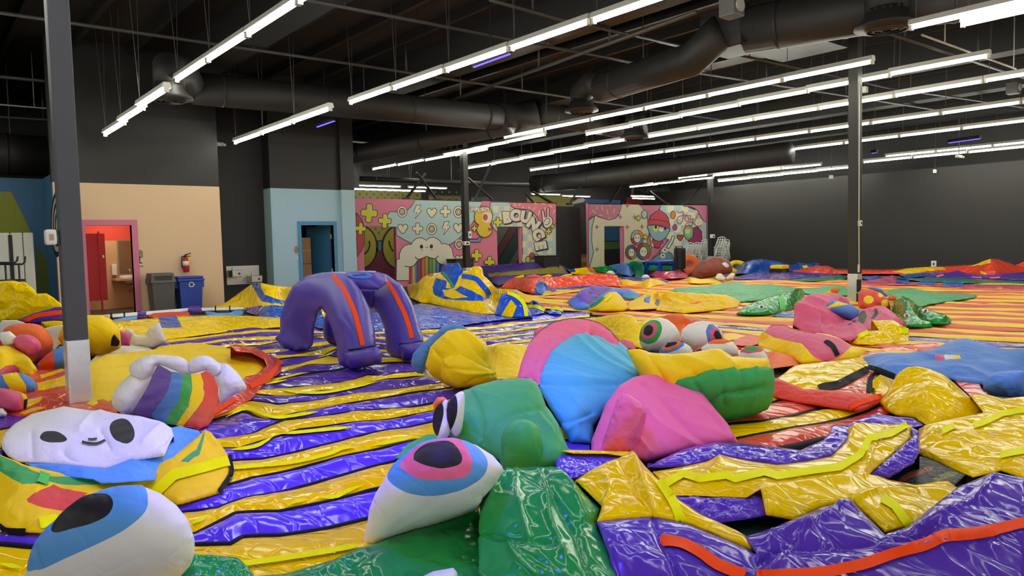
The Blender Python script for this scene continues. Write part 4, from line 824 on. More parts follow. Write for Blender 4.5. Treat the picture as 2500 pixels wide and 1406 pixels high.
pipe('far pipe over the cloud mural lights', PX('870,425 1300,448'), .04, 4.9); pipe('far pipe above the mural column', PX('880,400 1240,430'), .03, 5.0)
# braces above the mural wall
for q, lab in (('1010,5 840,225', 'leftmost dark brace above the cloud mural'), ('1145,5 1320,235', 'dark brace leaning right above the cloud mural')):
    A, B = [atY(*p, YM+.3) for p in m1(q)]; t = thing('wall_brace', lab, 'brace', tuple(B)); MB().tube([A+(A-B)*.8, B], .055, 4).obj('strut', P_BEAM, t); boxes('foot_plate', P_BEAM, [(tuple(B-(.12, .1, .04)), tuple(B+(.12, .1, .04)))], t)
for q, lab in (('1185,430 1160,487', 'dark brace right of the mural column'), ('1148,440 1203,488', 'dark brace above the chick painting'), ('1290,480 1304,497', 'short brace over the bounce lettering'), ('1318,478 1350,497', 'forked brace over the peace hand'), ('1408,470 1390,498', 'brace above the black passage'), ('1505,468 1487,497', 'brace over the right mural doorway'), ('1600,478 1628,499', 'brace above the beanie painting'), ('1706,462 1672,499', 'brace at the right end of the mural')):
    A, B = [atY(*p, YM+.3) for p in PX(q)]; t = thing('wall_brace', lab, 'brace', tuple(B)); MB().tube([A+(A-B)*.5, B], .06, 4).obj('strut', P_BEAM, t); boxes('foot_plate', P_BEAM, [(tuple(B-(.12, .1, .04)), tuple(B+(.12, .1, .04)))], t)
# emergency lights and sensors under the roof
def emergency(label, px, z, w_=.19):
    p = atz(*px, z); t = thing('emergency_light', label, 'lamp', tuple(p)); boxes('case', P_WHI, [(tuple(p-(w_, .05, .05)), tuple(p+(w_, .05, .05)))], t, .015); boxes('lamp_head', P_WHI, [(tuple(p-(w_+.04, .09, .05)), tuple(p-(w_-.04, .02, -.02)))], t, .01); boxes('lamp_head', P_WHI, [(tuple(p+(w_-.04, -.09, -.05)), tuple(p+(w_+.04, -.02, .02)))], t, .01); MB().tube([p+(0, 0, .05), (p[0], p[1], ZC)], .02, 6).obj('hanger_rod', P_PIPE, t)
emergency('white emergency light hanging before the peach wall', (525, 352), 4.3, .22); emergency('white emergency light before the black right wall', (2341, 382), 4.2, .22)
for lab, px, z in (('small white sensor right of the column near the roof', (2111, 219), 4.9), ('white box on a thin rod left of the right column', (2029, 432), 3.8), ('white box near the top of the black right wall', (2283, 418), 4.15)):
    p = atz(*px, z) if z != 4.15 else atX(*px, XR-.1); t = thing('roof_sensor', lab, 'sensor', tuple(p)); boxes('case', P_WHI, [(tuple(p-(.06, .06, .07)), tuple(p+(.06, .06, .07)))], t, .01); MB().tube([p+(0, 0, .07), (p[0], p[1], ZC)], .01, 6).obj('rod', P_PIPE, t)
for lab, px, z in (('clear caged disco lamp at the top beside the plenum', (1786, 18), 5.0), ('dark caged disco lamp near the right edge', (2474, 215), 5.2)):
    p = atz(*px, z); t = thing('disco_lamp', lab, 'lamp', tuple(p)); boxes('frame', P_GREY, [(tuple(p-(.14, .14, .15)), tuple(p+(.14, .14, .15)))], t, .02); MB().disc(p-(0, .14, 0), (0, -1, 0), .1, .03, 20).obj('lens', paint_m('lens_clear', '#9a9a92', .15), t); MB().tube([p+(0, 0, .15), (p[0], p[1], ZC)], .02, 6).obj('hanger', P_PIPE, t)
# ------------------------------------------------------------------ striped inflatable floors, deflated
def fy(pts, xs):
    p = np.array(sorted(pts)); y = np.interp(xs, p[:, 0], p[:, 1])
    a, b = p[0], p[1]; l = xs < a[0]; y[l] = a[1]+(xs[l]-a[0])*(b[1]-a[1])/(b[0]-a[0])
    a, b = p[-2], p[-1]; l = xs > b[0]; y[l] = b[1]+(xs[l]-b[0])*(b[1]-a[1])/(b[0]-a[0]); return y
def waves(P): return .035*perlin(P*.8+3.3)+.02*perlin(P*1.9+9)
def strip_surface(W0, W1, rows, bulge, wr, name, mat, parent, coll):
    n = len(W0); V = []
    for j in range(rows+1):
        t = j/rows; P = W0*(1-t)+W1*t; wd = np.linalg.norm(W1-W0, axis=1); wd = np.minimum(wd, .5)
        z = .03+np.maximum(waves(P), -.02)+bulge*np.minimum(1, wd/.3)*math.sin(math.pi*t)**.6
        z = z+wr*crumple(np.c_[P[:, 0], P[:, 1], np.zeros(n)], .42)*(.35+.65*math.sin(math.pi*t))*np.minimum(1, wd/.12)
        V.append(np.c_[P[:, :2], np.maximum(z, .008)])
    V = np.vstack(V); F = [(j*n+i, j*n+i+1, (j+1)*n+i+1, (j+1)*n+i) for j in range(rows) for i in range(n-1)]
    keep = []
    for f in F:
        a, b, c, d = (V[k] for k in f)
        if np.linalg.norm(np.cross(b-a, d-a))+np.linalg.norm(np.cross(c-b, c-d)) > 2e-5: keep.append(f)
    if not keep: return None
    a, b, d = V[keep[0][0]], V[keep[0][1]], V[keep[0][3]]
    if np.cross(b-a, d-a)[2] < 0: keep = [f[::-1] for f in keep]
    o = mk(name, V, keep, mat, parent)
    b = len(coll[0]); coll[0] += V.tolist(); coll[1] += [tuple(k+b for k in f) for f in keep]
    return o
def seam_strip(W, hw, parent, name='seam'):
    n = len(W); t = np.gradient(W, axis=0); t[:, 2] = 0; t /= np.linalg.norm(t, axis=1)[:, None]+1e-9; s = np.c_[-t[:, 1], t[:, 0], np.zeros(n)]
    z = (.03+np.maximum(waves(W), -.02))[:, None]*np.array([0, 0, 1]); P = np.c_[W[:, :2], np.zeros(n)]+z
    V = np.vstack([P-s*hw-(0, 0, .012), P-s*hw*.6+(0, 0, .014), P+s*hw*.6+(0, 0, .014), P+s*hw-(0, 0, .012)])
    F = [(k*n+i, (k+1)*n+i, (k+1)*n+i+1, k*n+i+1) for k in range(3) for i in range(n-1)]
    return mk(name, V, F, BLK, parent)
def px_floor(label, seams, cols, x0, x1, step, loc, hw=.022, names=None, rows=5, group=None):
    t = thing('bounce_floor', label, 'inflatable', loc, group); xs = np.arange(x0, x1+step, step); ys = []
    for s in seams:
        y = fy(PX(s), xs)
        if ys: y = np.minimum(y, ys[-1]-.4)
        ys.append(y)
    W = [atz(xs, y, 0) for y in ys]; coll = [[], []]
    for i, c in enumerate(cols):
        m, nm = {'p': (PUR, 'purple_stripe'), 'y': (YEL, 'yellow_stripe'), 'r': (RED, 'red_stripe'), 'b': (BLU, 'blue_stripe')}[c]
        strip_surface(W[i], W[i+1], rows if i < 14 else 3, .03, .014, nm, m, t, coll)
    for i, w_ in enumerate(W): seam_strip(w_, hw if i < 16 else hw*.8, t)
    BV[t.name] = BVHTree.FromPolygons([tuple(v) for v in coll[0]], coll[1]); return t
LEFT = ['0,1560 450,1540 900,1480 1200,1400', '-20,1346 70,1350 477,1348 564,1354 593,1336 681,1329 800,1303 891,1278 1100,1230',
 '-20,1298 100,1300 400,1330 480,1320 577,1271 681,1269 800,1239 901,1206 1100,1160', '300,1290 460,1263 532,1256 600,1229 707,1203 808,1174 923,1148 1100,1110',
 '300,1240 438,1230 538,1201 616,1174 700,1157 800,1138 966,1098 1100,1070', '440,1150 560,1138 640,1130 760,1106 840,1088 940,1062 1060,1035', '440,1120 558,1113 584,1112 660,1086 696,1076 730,1063 940,1032 1060,1008',
 '440,1100 546,1088 620,1070 696,1040 752,1036 940,1008 1100,985', '440,1060 488,1046 540,1030 590,1016 604,1017 650,1038 690,1030 720,1022 940,980 1100,950', '440,1050 500,1036 560,1010 610,988 640,992 676,1002 760,995 840,980 940,962 1050,945',
 '440,1020 520,1002 604,974 620,975 710,980 780,966 820,964 880,948 940,930 1010,924 1060,926', '560,990 616,972 640,962 740,950 800,944 840,938 900,919 940,923 970,916 1030,916', '560,970 640,948 700,930 760,918 810,912 860,900 1010,897 1060,893',
 '560,950 648,932 740,916 809,911 860,899 1010,896 1060,892', '560,930 684,914 760,897 830,894 860,899 910,898 960,902 1004,897 1080,888', '560,915 680,902 732,897 760,887 800,876 870,880 934,881 1020,880 1100,872',
 '560,900 684,880 716,876 792,876 822,862 900,866 1020,870 1100,862', '560,885 660,876 700,872 768,867 796,858 820,854 900,860 1020,864 1100,856', '560,872 668,868 740,858 820,848 900,852 1020,860 1100,850',
 '480,872 560,866 654,860 690,860 720,856 760,849 800,844 900,848 1000,861 1180,845 1400,822', '480,862 560,853 636,848 680,838 770,832 900,842 1030,857 1186,838 1300,825 1420,812', '480,856 560,846 620,844 680,836 770,829 900,838 1030,852 1180,832 1300,821 1420,808',
 '480,850 560,841 670,833 770,826 900,832 1030,842 1170,821 1306,807 1420,797', '480,845 560,836 672,826 770,823 900,828 1030,836 1160,818 1308,802 1420,791', '480,838 560,828 680,817 788,817 900,824 1032,822 1150,811 1260,798 1360,785 1420,781',
 '406,838 492,828 560,822 680,810 790,813 916,817 1030,816 1146,803 1240,791 1360,781 1420,777', '380,832 406,828 492,819 560,810 680,800 770,803 912,810 1030,806 1140,794 1240,780 1380,769 1500,757']
left_floor = px_floor('deflated bounce floor of purple and yellow stripes under the purple arch', LEFT, 'ypypypypypypypypypypypypyp', -60, 1440, 6, (2.5, 6, 0))
for t in (zD('-900,1420 0,1300 520,1210'), zB('1440,1030 1570,965'), zD('0,945 60,915 140,900'), zD('215,885 330,880 410,840 515,800'), zD('-560,700 0,650 280,590 380,550 470,545'), zD('580,530 880,470'), U1('620,1110 900,1070 1050,1000 1150,930'), U1('1230,915 1700,870 2100,830'), U1('560,710 820,600 1100,700 1300,700 1680,640'), U1('1230,370 1500,405 1800,400 2200,320 2400,270'), U2('440,1000 700,950'), U2('1080,670 1200,640 1300,590'), zB('0,1335 170,1365')):
    ribbon(left_floor, 'neon_piping', NEO, t, .027, step=5, lift=.014, taper=True)
# the floor at right: stripes run back towards the far wall
_v = RT*((-760-1250)/FPX)+FW; _d = np.array([_v[0], _v[1], 0]); _d /= np.linalg.norm(_d); _n = np.array([_d[1], -_d[0], 0])
def st(x, y): p = atz(x, y, 0); return p@_d, p@_n
def right_floor():
    t = thing('bounce_floor', 'wide deflated floor of red and yellow stripes with black seams at right', 'inflatable', (14, 8, 0))
    n0 = st(2300, 786)[1]; n1 = st(2300, 793.5)[1]; wdt = abs(n1-n0); T0 = st(2500, 960)[1]; T1 = st(2300, 694)[1]; lo, hi = min(T0, T1), max(T0, T1)
    ks = int((hi-lo)/wdt)+1; coll = [[], []]; purple = st(1990, 826)[1]
    for k in range(ks):
        a = lo+k*wdt; b = a+wdt; s = np.arange(-4., 34., .28)
        w0 = s[:, None]*_d+(a+.10*np.sin(s*.5+k*1.7)*0+.19*perlin(np.c_[s*.3, s*0+a*.9, s*0]))[:, None]*_n; w1 = s[:, None]*_d+(b+.19*perlin(np.c_[s*.3, s*0+b*.9, s*0]))[:, None]*_n
        c = (w0+w1)/2; v = c-CAM; z = v@FW; ok = z > 1; px = 1250+FPX*(v@RT)/np.where(ok, z, 1); py = 703-FPX*(v@UP)/np.where(ok, z, 1)
        lim = np.interp(px, [1300, 1420, 1500, 1600, 1760, 2200, 3000], [758, 762, 800, 990, 1010, 1200, 1400])
        m = ok & (px > 1290) & (px < 3300) & (py > 682) & (py < lim) & (c[:, 0] < XR-.5) & (c[:, 1] < YM-1.5)
        idx = np.where(m)[0]
        if len(idx) < 3: continue
        i0, i1 = idx[0], idx[-1]+1
        pur = abs((a+b)/2-purple) < wdt*1.3; mat, nm = (PUR, 'purple_stripe') if (pur and k % 2 == 0) else ((FRED, 'red_stripe') if k % 2 == 0 else (FYEL, 'yellow_stripe'))
        strip_surface(w0[i0:i1], w1[i0:i1], 4, .03, .018, nm, mat, t, coll); seam_strip(w0[i0:i1], .06, t)
    BV[t.name] = BVHTree.FromPolygons([tuple(v) for v in coll[0]], coll[1]); return t
rf_ = right_floor()
near_right = px_floor('red and yellow striped sheet with wide black seams between pink body and red roll', ['1740,1145 1850,1128 2030,1090 2200,1005 2300,985', '1740,1106 1836,1082 1926,1068 2010,1048 2090,1020 2155,996 2300,960', '1740,1058 1790,1052 1866,1048 1950,1026 2025,1002 2150,978 2300,940', '1740,1012 1830,1003 1878,994 1915,984 2000,955 2150,915 2300,890', '1740,985 1860,975 1950,950 2150,880 2300,860', '1740,950 1860,940 1950,920 2150,860 2300,845'], 'ryryr', 1735, 2310, 6, tuple(atz(1950, 1040)), .05, rows=8)
# ------------------------------------------------------------------ near inflatables
def sub(parent, name, mat, outline, **k): return blob(None, None, None, (name, mat), outline, parent=parent, **k)
# panda face lying by the near column
base = blob('deflated_base', 'yellow and green deflated base with neon strip under the panda face', 'inflatable', ('yellow_side', NY), zB('-80,620 -60,510 0,500 200,570 500,640 900,640 1300,520 1490,350 1540,300 1590,320 1660,400 1722,500 1735,640 1650,785 1340,872 1170,800 900,860 430,1000 330,1085 0,1075 -80,1000'),
    [('green_side', NG, zB('-80,560 0,505 130,555 330,640 700,680 765,715 560,722 360,690 170,735 0,620 -80,600')), ('green_corner', NG, zB('1360,560 1480,440 1522,330 1545,300 1500,500 1420,560')), ('red_fold', NR, zB('205,845 300,760 405,708 560,770 660,792 560,880 470,935 320,905 215,870'))], rho=.62, n=2600, amp=.04, size=.45)
for l, w_ in ((zB('1170,790 1310,655 1480,610 1715,545'), .07), (zB('300,1020 430,985'), .06)): ribbon(base, 'neon_strip', NEO, l, w_, soft=False)
ribbon(base, 'green_strip', paint_m('light_green', '#3fc84a', .5), zB('290,665 370,690'), .07, soft=False)
ribbon(base, 'black_edge', BLK, zB('1715,490 1733,560 1728,650 1640,780'), .03); ribbon(base, 'black_edge', BLK, zB('0,1030 60,1066 200,1074'), .025)
pd = blob('panda_face', 'flat white panda face with black eyes lying beside the near column', 'inflatable', ('white_face', NW), [(p[0], p[1], g_) for p, g_ in zip(zB('8,400 40,330 110,262 240,185 480,128 700,165 760,160 860,182 1050,202 1200,242 1290,292 1310,350 1268,425 1235,500 1100,520 1000,540 880,600 780,610 560,585 350,565 130,552 60,505 20,450'),
     [950+v/3.08375 for v in (590,530,465,405,380,385,390,405,435,465,505,560,620,670,690,705,720,730,725,715,690,660,620)])],
    [('eye', NK, zB('300,360 340,322 430,325 502,370 482,395 400,402 330,392'), 1), ('eye', NK, zB('826,290 850,245 920,226 985,258 1014,330 1002,388 950,411 880,388 838,345'), 1)], n=2800, amp=.022, size=.6, dome=.12, folds=[(zB(l), a, w) for l, a, w in (('480,470 600,540 900,500 1150,440 1290,350', -.06, 10), ('500,560 700,545 1000,520 1200,480', .05, 10), ('600,300 690,200 760,160', .04, 8), ('760,310 830,440', -.04, 6), ('240,330 240,490', -.03, 6), ('1080,400 1240,250', .04, 8))])
blob('blue_collar', 'pale blue folded collar under the white panda face', 'inflatable', ('collar', NSB), [(p[0], p[1], g_) for p, g_ in zip(zB('190,558 350,560 600,580 780,605 1000,520 1200,380 1290,290 1350,276 1495,312 1527,365 1500,480 1350,572 1185,640 1160,688 770,712 700,680 520,662 300,622'), [950+v/3.08375 for v in (720,730,760,760,710,560,480,450,470,520,590,670,740,790,830,810,790,750)])], n=1100, amp=.012, dome=.0)
ribbon(pd, 'nose', NK, zB('664,384 700,386 730,380'), .013); ribbon(pd, 'mouth', NK, zB('618,405 680,418 740,415 786,392'), .016)
# eyeballs in front
blob('eyeball', 'large white eyeball with blue iris at the lower left', 'inflatable', ('eyeball', NW), zB('160,1450 215,1330 240,1200 330,1060 420,980 560,850 680,790 850,735 1000,725 1085,735 1210,785 1330,875 1420,990 1465,1130 1466,1240 1430,1330 1350,1420 1200,1520 700,1600 250,1560'),
    [('iris', NSB, zB('200,1360 240,1200 330,1060 420,980 560,850 680,790 850,735 1000,723 1085,733 1110,820 1105,900 1040,980 900,1080 700,1180 500,1270 330,1350 260,1362'), 1), ('pupil', NK, zB('388,1060 420,980 520,880 640,800 760,785 830,805 850,870 800,950 680,1010 560,1045 440,1080'), 1)], mode='puff', n=1300, amp=.016, size=.5, g=1470)
blob('eyeball', 'white teardrop eyeball with blue and pink iris on green vinyl', 'inflatable', ('eyeball', NW), zD('525,1212 520,1160 545,1060 560,950 600,850 690,700 760,610 850,540 940,490 1090,470 1170,480 1290,520 1400,590 1460,660 1472,690 1430,760 1345,870 1300,955 1100,1025 800,1122 600,1198'),
    [('blue_iris', NSB, zD('685,740 700,680 760,610 850,540 940,490 1090,468 1170,478 1260,510 1330,570 1360,640 1330,720 1260,780 1150,830 1000,860 850,850 740,800'), 1), ('pink_iris', NP, zD('775,665 790,620 870,540 950,498 1090,472 1172,480 1220,540 1255,620 1240,700 1180,740 1000,755 880,740 800,690'), 1), ('pupil', NK, zD('865,610 880,560 950,510 1080,490 1140,520 1185,590 1180,640 1130,665 1040,678 940,655 880,630'), 1)], mode='puff', n=1300, amp=.016, size=.45, g=1345, thick=.34)
# green creature
gt = thing('green_creature', 'collapsed green creature with black oval eyes beside the sky blue dome', 'inflatable', tuple(atz(1260, 1120)))
g_ = lambda z, t, gs: [(p[0], p[1], z('0,%f' % v)[0][1]) for p, v in zip(z(t), gs)]
sub(gt, 'body', NG, g_(zD, '1090,450 1075,330 1100,220 1170,160 1300,110 1420,80 1580,62 1650,65 1695,92 1725,150 1760,250 1790,290 1845,380 1900,530 1918,570 1850,660 1480,700 1440,620 1330,560 1230,520 1150,480', (640,600,560,540,530,520,510,510,520,540,570,590,640,710,730,760,770,720,690,670,650)), n=1800, dome=.2, amp=.022, size=.6, folds=[(zD(l), a, w) for l, a, w in (('1230,130 1290,220 1330,330 1325,470', -.03, 4), ('1330,500 1420,370 1560,300 1750,270', -.04, 6), ('1300,520 1450,360 1700,330 1800,420', .03, 7), ('1700,330 1780,420 1900,540', .04, 8), ('1740,300 1850,480 1880,600', -.04, 6))])
sub(gt, 'left_foot', NG, zD('735,610 820,510 950,445 1015,442 1060,500 900,560 780,610'), rho=.6, n=300)
sub(gt, 'arm', NG, zD('1455,480 1480,400 1540,355 1620,345 1690,380 1725,450 1742,600 1735,690 1660,715 1470,695 1458,600'), mode='puff', soft=True, n=500, g=900+770/2.779, thick=.17, amp=.012)
sub(gt, 'ear', NO, zD('992,235 1020,195 1060,190 1095,212 1050,250 1000,285'), mode='puff', n=120, g=900+600/2.779, thick=.1)
for q1, q2 in (('1020,470 1040,400 1062,300 1058,228 1092,216 1105,300 1112,420 1085,470 1040,480', '990,390 1000,290 1050,230 1064,300 1042,400 1020,457'), ('1062,345 1080,270 1110,215 1150,170 1192,154 1208,200 1200,330 1182,430 1150,460 1108,425', '1066,320 1090,235 1140,178 1158,235 1150,330 1110,417 1072,375')):
    blob(None, None, None, ('eye_white', NW), zD(q1), [('pupil', NK, zD(q2), 1)], mode='puff', soft=True, parent=gt, n=300, g=900+690/2.779, thick=.09, amp=0, up=0)
# green vinyl in the foreground
blob('green_tarp', 'glossy dark green vinyl sheet at the bottom centre of the photo', 'inflatable', ('sheet', GRN), zD('-420,1500 -330,1430 -20,1388 300,1300 520,1215 700,1150 900,1085 1100,1020 1300,950 1330,1100 1320,1300 1320,1560 -420,1560'), rho=.78, n=3000, amp=.05, size=.42, octv=5)
blob('green_hood', 'tall glossy green vinyl hood beside the teardrop eyeball', 'inflatable', ('hood', GRN), g_(zD, '1308,1200 1310,950 1340,850 1440,720 1490,685 1650,668 1800,665 1870,690 1950,770 2030,860 2122,950 2097,1040 2132,1120 2185,1220 2250,1400 2280,1560 1300,1560', (1330,1190,1120,1020,990,970,960,970,1010,1060,1110,1180,1240,1320,1450,1580,1580)), n=3200, amp=.03, size=.5, dome=.18, folds=[(zD(l), a, w) for l, a, w in (('1490,690 1400,860 1340,1050 1330,1400', .05, 8), ('1560,690 1560,860 1640,1150', .04, 9), ('1700,680 1760,850 1780,1000 1880,1250', .045, 6), ('1740,690 1830,900 1960,1100 2050,1400', -.05, 8), ('1340,1140 1500,1150 1700,1160 1850,1180', -.04, 6), ('1500,1170 1560,1290 1680,1400', .035, 6), ('1850,700 1950,860 2020,1000', .04, 7))])
blob('green_tarp', 'small green vinyl bulge right of the lower left eyeball', 'inflatable', ('sheet', GRN), zB('1290,1440 1380,1330 1460,1242 1560,1245 1700,1258 1785,1266 1860,1330 1950,1440 1600,1520 1350,1520'), rho=.6, n=700, amp=.02)
blob('white_flap', 'white corner of fabric at the bottom edge on green vinyl', 'inflatable', ('flap', NW), zD('900,1420 990,1375 1130,1350 1155,1380 1175,1500 1000,1540 880,1500'), mode='puff', g=1455, thick=.1, n=200)
# sky blue dome with pink rim, pink body
dm = blob('blue_dome', 'sky blue fabric dome with a broad pink rim', 'inflatable', ('dome', NC), g_(zF, '60,580 75,450 140,290 230,190 340,120 470,92 600,95 720,130 800,190 865,270 950,345 1110,540 1000,640 870,760 740,860 660,960 640,1110 480,1110 390,950 300,800 205,625 130,590', (900,840,760,710,680,660,660,670,690,720,760,830,900,960,1010,1060,1130,1130,1100,1040,960,910)),
    [('pink_rim', NP, zF('40,600 75,450 140,285 230,185 340,112 470,85 600,88 720,125 800,185 875,270 868,300 790,252 720,206 640,181 520,196 420,246 320,336 240,480 208,640 160,592 110,572'))], n=2600, dome=.22, amp=.022, size=.7, folds=[(zF(l), a, w) for l, a, w in (('640,190 830,330 1080,530', -.03, 5), ('520,215 700,400 1000,570', .03, 6), ('600,190 760,360 1050,545', .025, 6), ('330,360 600,470 960,590', .02, 8), ('225,622 500,632 865,620', -.04, 5), ('225,560 500,575 900,600', .025, 8), ('520,655 800,690', -.03, 4), ('390,945 500,920 640,875', -.04, 6), ('450,1000 560,930 660,880', .03, 5), ('640,181 520,196 420,246 320,336 240,480 208,640', -.05, 5), ('868,300 790,252 720,206 640,181', -.05, 5), ('300,280 200,400 140,600', -.02, 4))])
blob('pink_ball', 'small pink ball at the left of the pink rim', 'inflatable', ('ball', NP), zF('172,265 180,195 225,158 290,152 310,180 240,230 190,290'), mode='puff', g=750+560/3.333, n=150)
pb = blob('pink_inflatable', 'deflated pink body with a limp arm in front of the dome', 'inflatable', ('body', NP), g_(zF, '640,1195 650,1080 700,960 760,800 870,640 990,570 1110,540 1180,540 1260,600 1400,640 1540,690 1650,830 1760,960 1840,1105 1600,1130 1440,1160 1090,1262 980,1230 750,1230', (1260,1210,1160,1100,1020,970,940,930,950,960,990,1050,1110,1160,1200,1230,1290,1290,1280)), n=2200, dome=.2, amp=.03, size=.7, folds=[(zF(l), a, w) for l, a, w in (('1060,590 1200,720 1480,800 1700,950', .04, 7), ('1040,610 1220,740 1350,900 1560,1100', -.05, 7), ('1120,560 1250,640 1500,800', -.035, 5), ('1000,600 900,680 780,800', .03, 7), ('1100,850 1200,950 1480,1120', .04, 8), ('1040,1080 1120,1180', .04, 6), ('1180,560 1500,760 1780,1060', .03, 7))])
sub(pb, 'arm', NP, zF('690,1225 740,1080 800,900 860,740 900,695 960,715 1050,775 1098,860 1070,1000 1030,1110 985,1225'), mode='puff', n=700, g=750+1290/3.333, thick=.16, amp=.02)
blob('pink_flap', 'small pink flap right of the pink rim', 'inflatable', ('flap', NRO), zF('855,245 930,265 1000,290 1040,315 1000,345 920,330 880,305'), rho=.4, n=150)
cp = blob('striped_capsule', 'yellow and green inflated capsule lying behind the pink body', 'inflatable', ('yellow_half', NY), zF('930,345 1040,338 1130,370 1300,380 1450,370 1640,335 1700,340 1790,400 1950,410 2070,412 2100,470 2125,600 2120,740 2080,810 1960,870 1750,940 1500,930 1250,800 1080,640'),
    [('green_half', NG, zF('1250,830 1340,592 1560,520 1850,485 2080,480 2125,500 2140,620 2120,760 2080,830 1960,880 1750,950 1500,950'))], mode='puff', n=1800, g=750+930/3.333, thick=.42, amp=.02, size=.6, folds=[(zF(l), a, w) for l, a, w in (('1115,375 1180,500 1240,600', -.06, 6), ('1250,390 1400,470 1500,550', -.06, 6), ('1300,380 1480,440 1640,500', .05, 8), ('1470,580 1500,640 1530,690', -.05, 5), ('1690,520 1720,640 1730,800', -.04, 4), ('1850,490 1885,580 1880,700', -.05, 5), ('1600,790 1720,715 1880,690 2040,650', -.06, 6), ('1350,590 1560,520 1850,485 2080,480', -.03, 4), ('1640,340 1800,480', .05, 8), ('1990,480 2000,640 1950,780', .04, 7))])
# yellow head with blue cap
yh = thing('capped_inflatable', 'big yellow rounded head wearing a blue cap, right of the purple arch', 'inflatable', tuple(atz(1130, 945)))
sub(yh, 'head', NY, U3('690,960 720,850 750,740 820,660 960,540 1080,510 1200,520 1330,610 1430,680 1465,760 1470,900 1530,1000 1560,1060 1480,1140 1300,1200 1100,1240 1000,1220 900,1170 800,1110 740,1060'), mode='puff', n=1500, g=700+1245/5, thick=.34, amp=.016, size=.6, folds=[(U3(l), a, w) for l, a, w in (('1100,530 1280,720 1420,900 1500,1000', -.05, 5), ('1200,540 1380,740 1480,960', .05, 7), ('760,740 850,840 900,880', -.04, 5), ('900,600 1050,720 1100,820', .03, 6))])
sub(yh, 'snout', NY, U3('878,990 910,880 980,830 1090,815 1200,870 1350,950 1530,1030 1575,1130 1350,1195 1090,1240 950,1195 880,1100'), mode='puff', n=1000, g=700+1300/5, thick=.22, amp=.012, folds=[(U3(l), a, w) for l, a, w in (('980,1000 1250,1010 1520,1035', -.06, 4), ('1090,830 1300,930 1520,1025', .06, 6), ('930,900 1010,1000 1200,1060 1500,1060', .04, 6), ('1180,1220 1300,1130 1520,1070', -.05, 5), ('1400,960 1480,1020 1540,1120', -.04, 5))])
sub(yh, 'cap', NB, U3('515,920 540,820 640,700 800,580 900,490 1040,450 1150,470 1225,535 1080,560 960,600 840,700 770,800 730,950 665,1065 590,1052 530,990'), mode='puff', n=700, g=700+1170/5, thick=.14, amp=.015)
sub(yh, 'collar', NW, U3('662,1015 690,995 790,1112 700,1120'), mode='puff', n=90, g=700+1150/5, thick=.06)
blob('yellow_cloth', 'crumpled yellow body sheet between yellow head and pink rim', 'inflatable', ('body', NY), U3('1440,760 1550,715 1720,695 1980,715 1990,900 1950,1105 1700,1130 1570,1140 1500,1000 1450,880'), rho=.6, n=900, amp=.035, dome=.08)
# purple and yellow tube frame in the right foreground
fr = thing('collapsed_bouncer', 'collapsed purple and yellow vinyl tube frame with orange piping, front right', 'inflatable', tuple(atz(1950, 1330)))
def vert(z, t, dg): return [(p[0], p[1], p[1]+dg) for p in z(t)]
bvs = []
def fpart(nm, m, o, **k):
    sub(fr, nm, m, o, **k); bvs.append(BV[fr.name]); return BV[fr.name]
fpart('purple_panel', PUR, vert(zH, '410,505 500,450 620,400 780,365 920,370 1080,385 1260,405 1390,350 1440,268 1535,270 1535,350 1430,440 1300,470 1130,490 950,462 810,440 740,470 600,500', 55), n=1100, amp=.03, dome=.05)
b2 = fpart('yellow_panel', YEL, g_(zH, '440,525 600,500 740,470 810,435 950,462 1130,490 1300,470 1430,440 1525,350 1530,275 1600,256 1750,260 1880,268 1880,335 1760,440 1640,540 1750,575 1900,600 2080,580 2190,650 2202,702 1860,830 1730,866 1540,686 1370,730 1230,797 1070,767 1040,622 960,672 620,657 555,662 500,600', (650,630,610,590,600,620,600,570,490,420,400,400,400,460,560,650,680,700,700,760,800,900,930,830,850,890,880,800,790,770,760,720)), n=3400, amp=.028, size=.6, dome=.05, folds=[(zH(l), a, w) for l, a, w in (('560,650 800,640 1040,610 1300,560 1640,540', -.05, 8), ('1040,620 1250,600 1450,570 1700,560 2060,590', .05, 10), ('1600,258 1530,370 1640,450 1600,540', .06, 12), ('700,570 800,500 810,440', .05, 9), ('1750,260 1700,340 1640,440', -.03, 8), ('1560,690 1700,640 1900,650', .05, 10))])
fpart('purple_end', PUR, g_(zH, '1640,542 1760,440 1885,330 1872,278 1918,300 1918,420 1885,482 1750,562', (640,560,480,450,460,540,590,640)), n=500, amp=.03, dome=.06)
b4 = fpart('yellow_corner', YEL, g_(zH, '10,575 90,520 180,475 330,416 400,500 470,570 550,660 700,760 900,850 952,882 1012,977 640,817 440,777 130,807 160,720', (760,730,700,660,720,780,840,910,980,1010,1060,960,930,960,880)), n=1700, amp=.028, size=.6, dome=.05, folds=[(zH(l), a, w) for l, a, w in (('330,420 370,560 420,700 445,780', .06, 8), ('250,450 330,600 440,770', -.04, 6), ('160,720 200,640 180,560', .04, 6))])
fpart('purple_inner', PUR, g_(zH, '550,662 760,665 960,674 1040,615 1075,770 960,792 800,812 690,765', (760,780,780,760,850,870,890,850)), n=600, amp=.03)
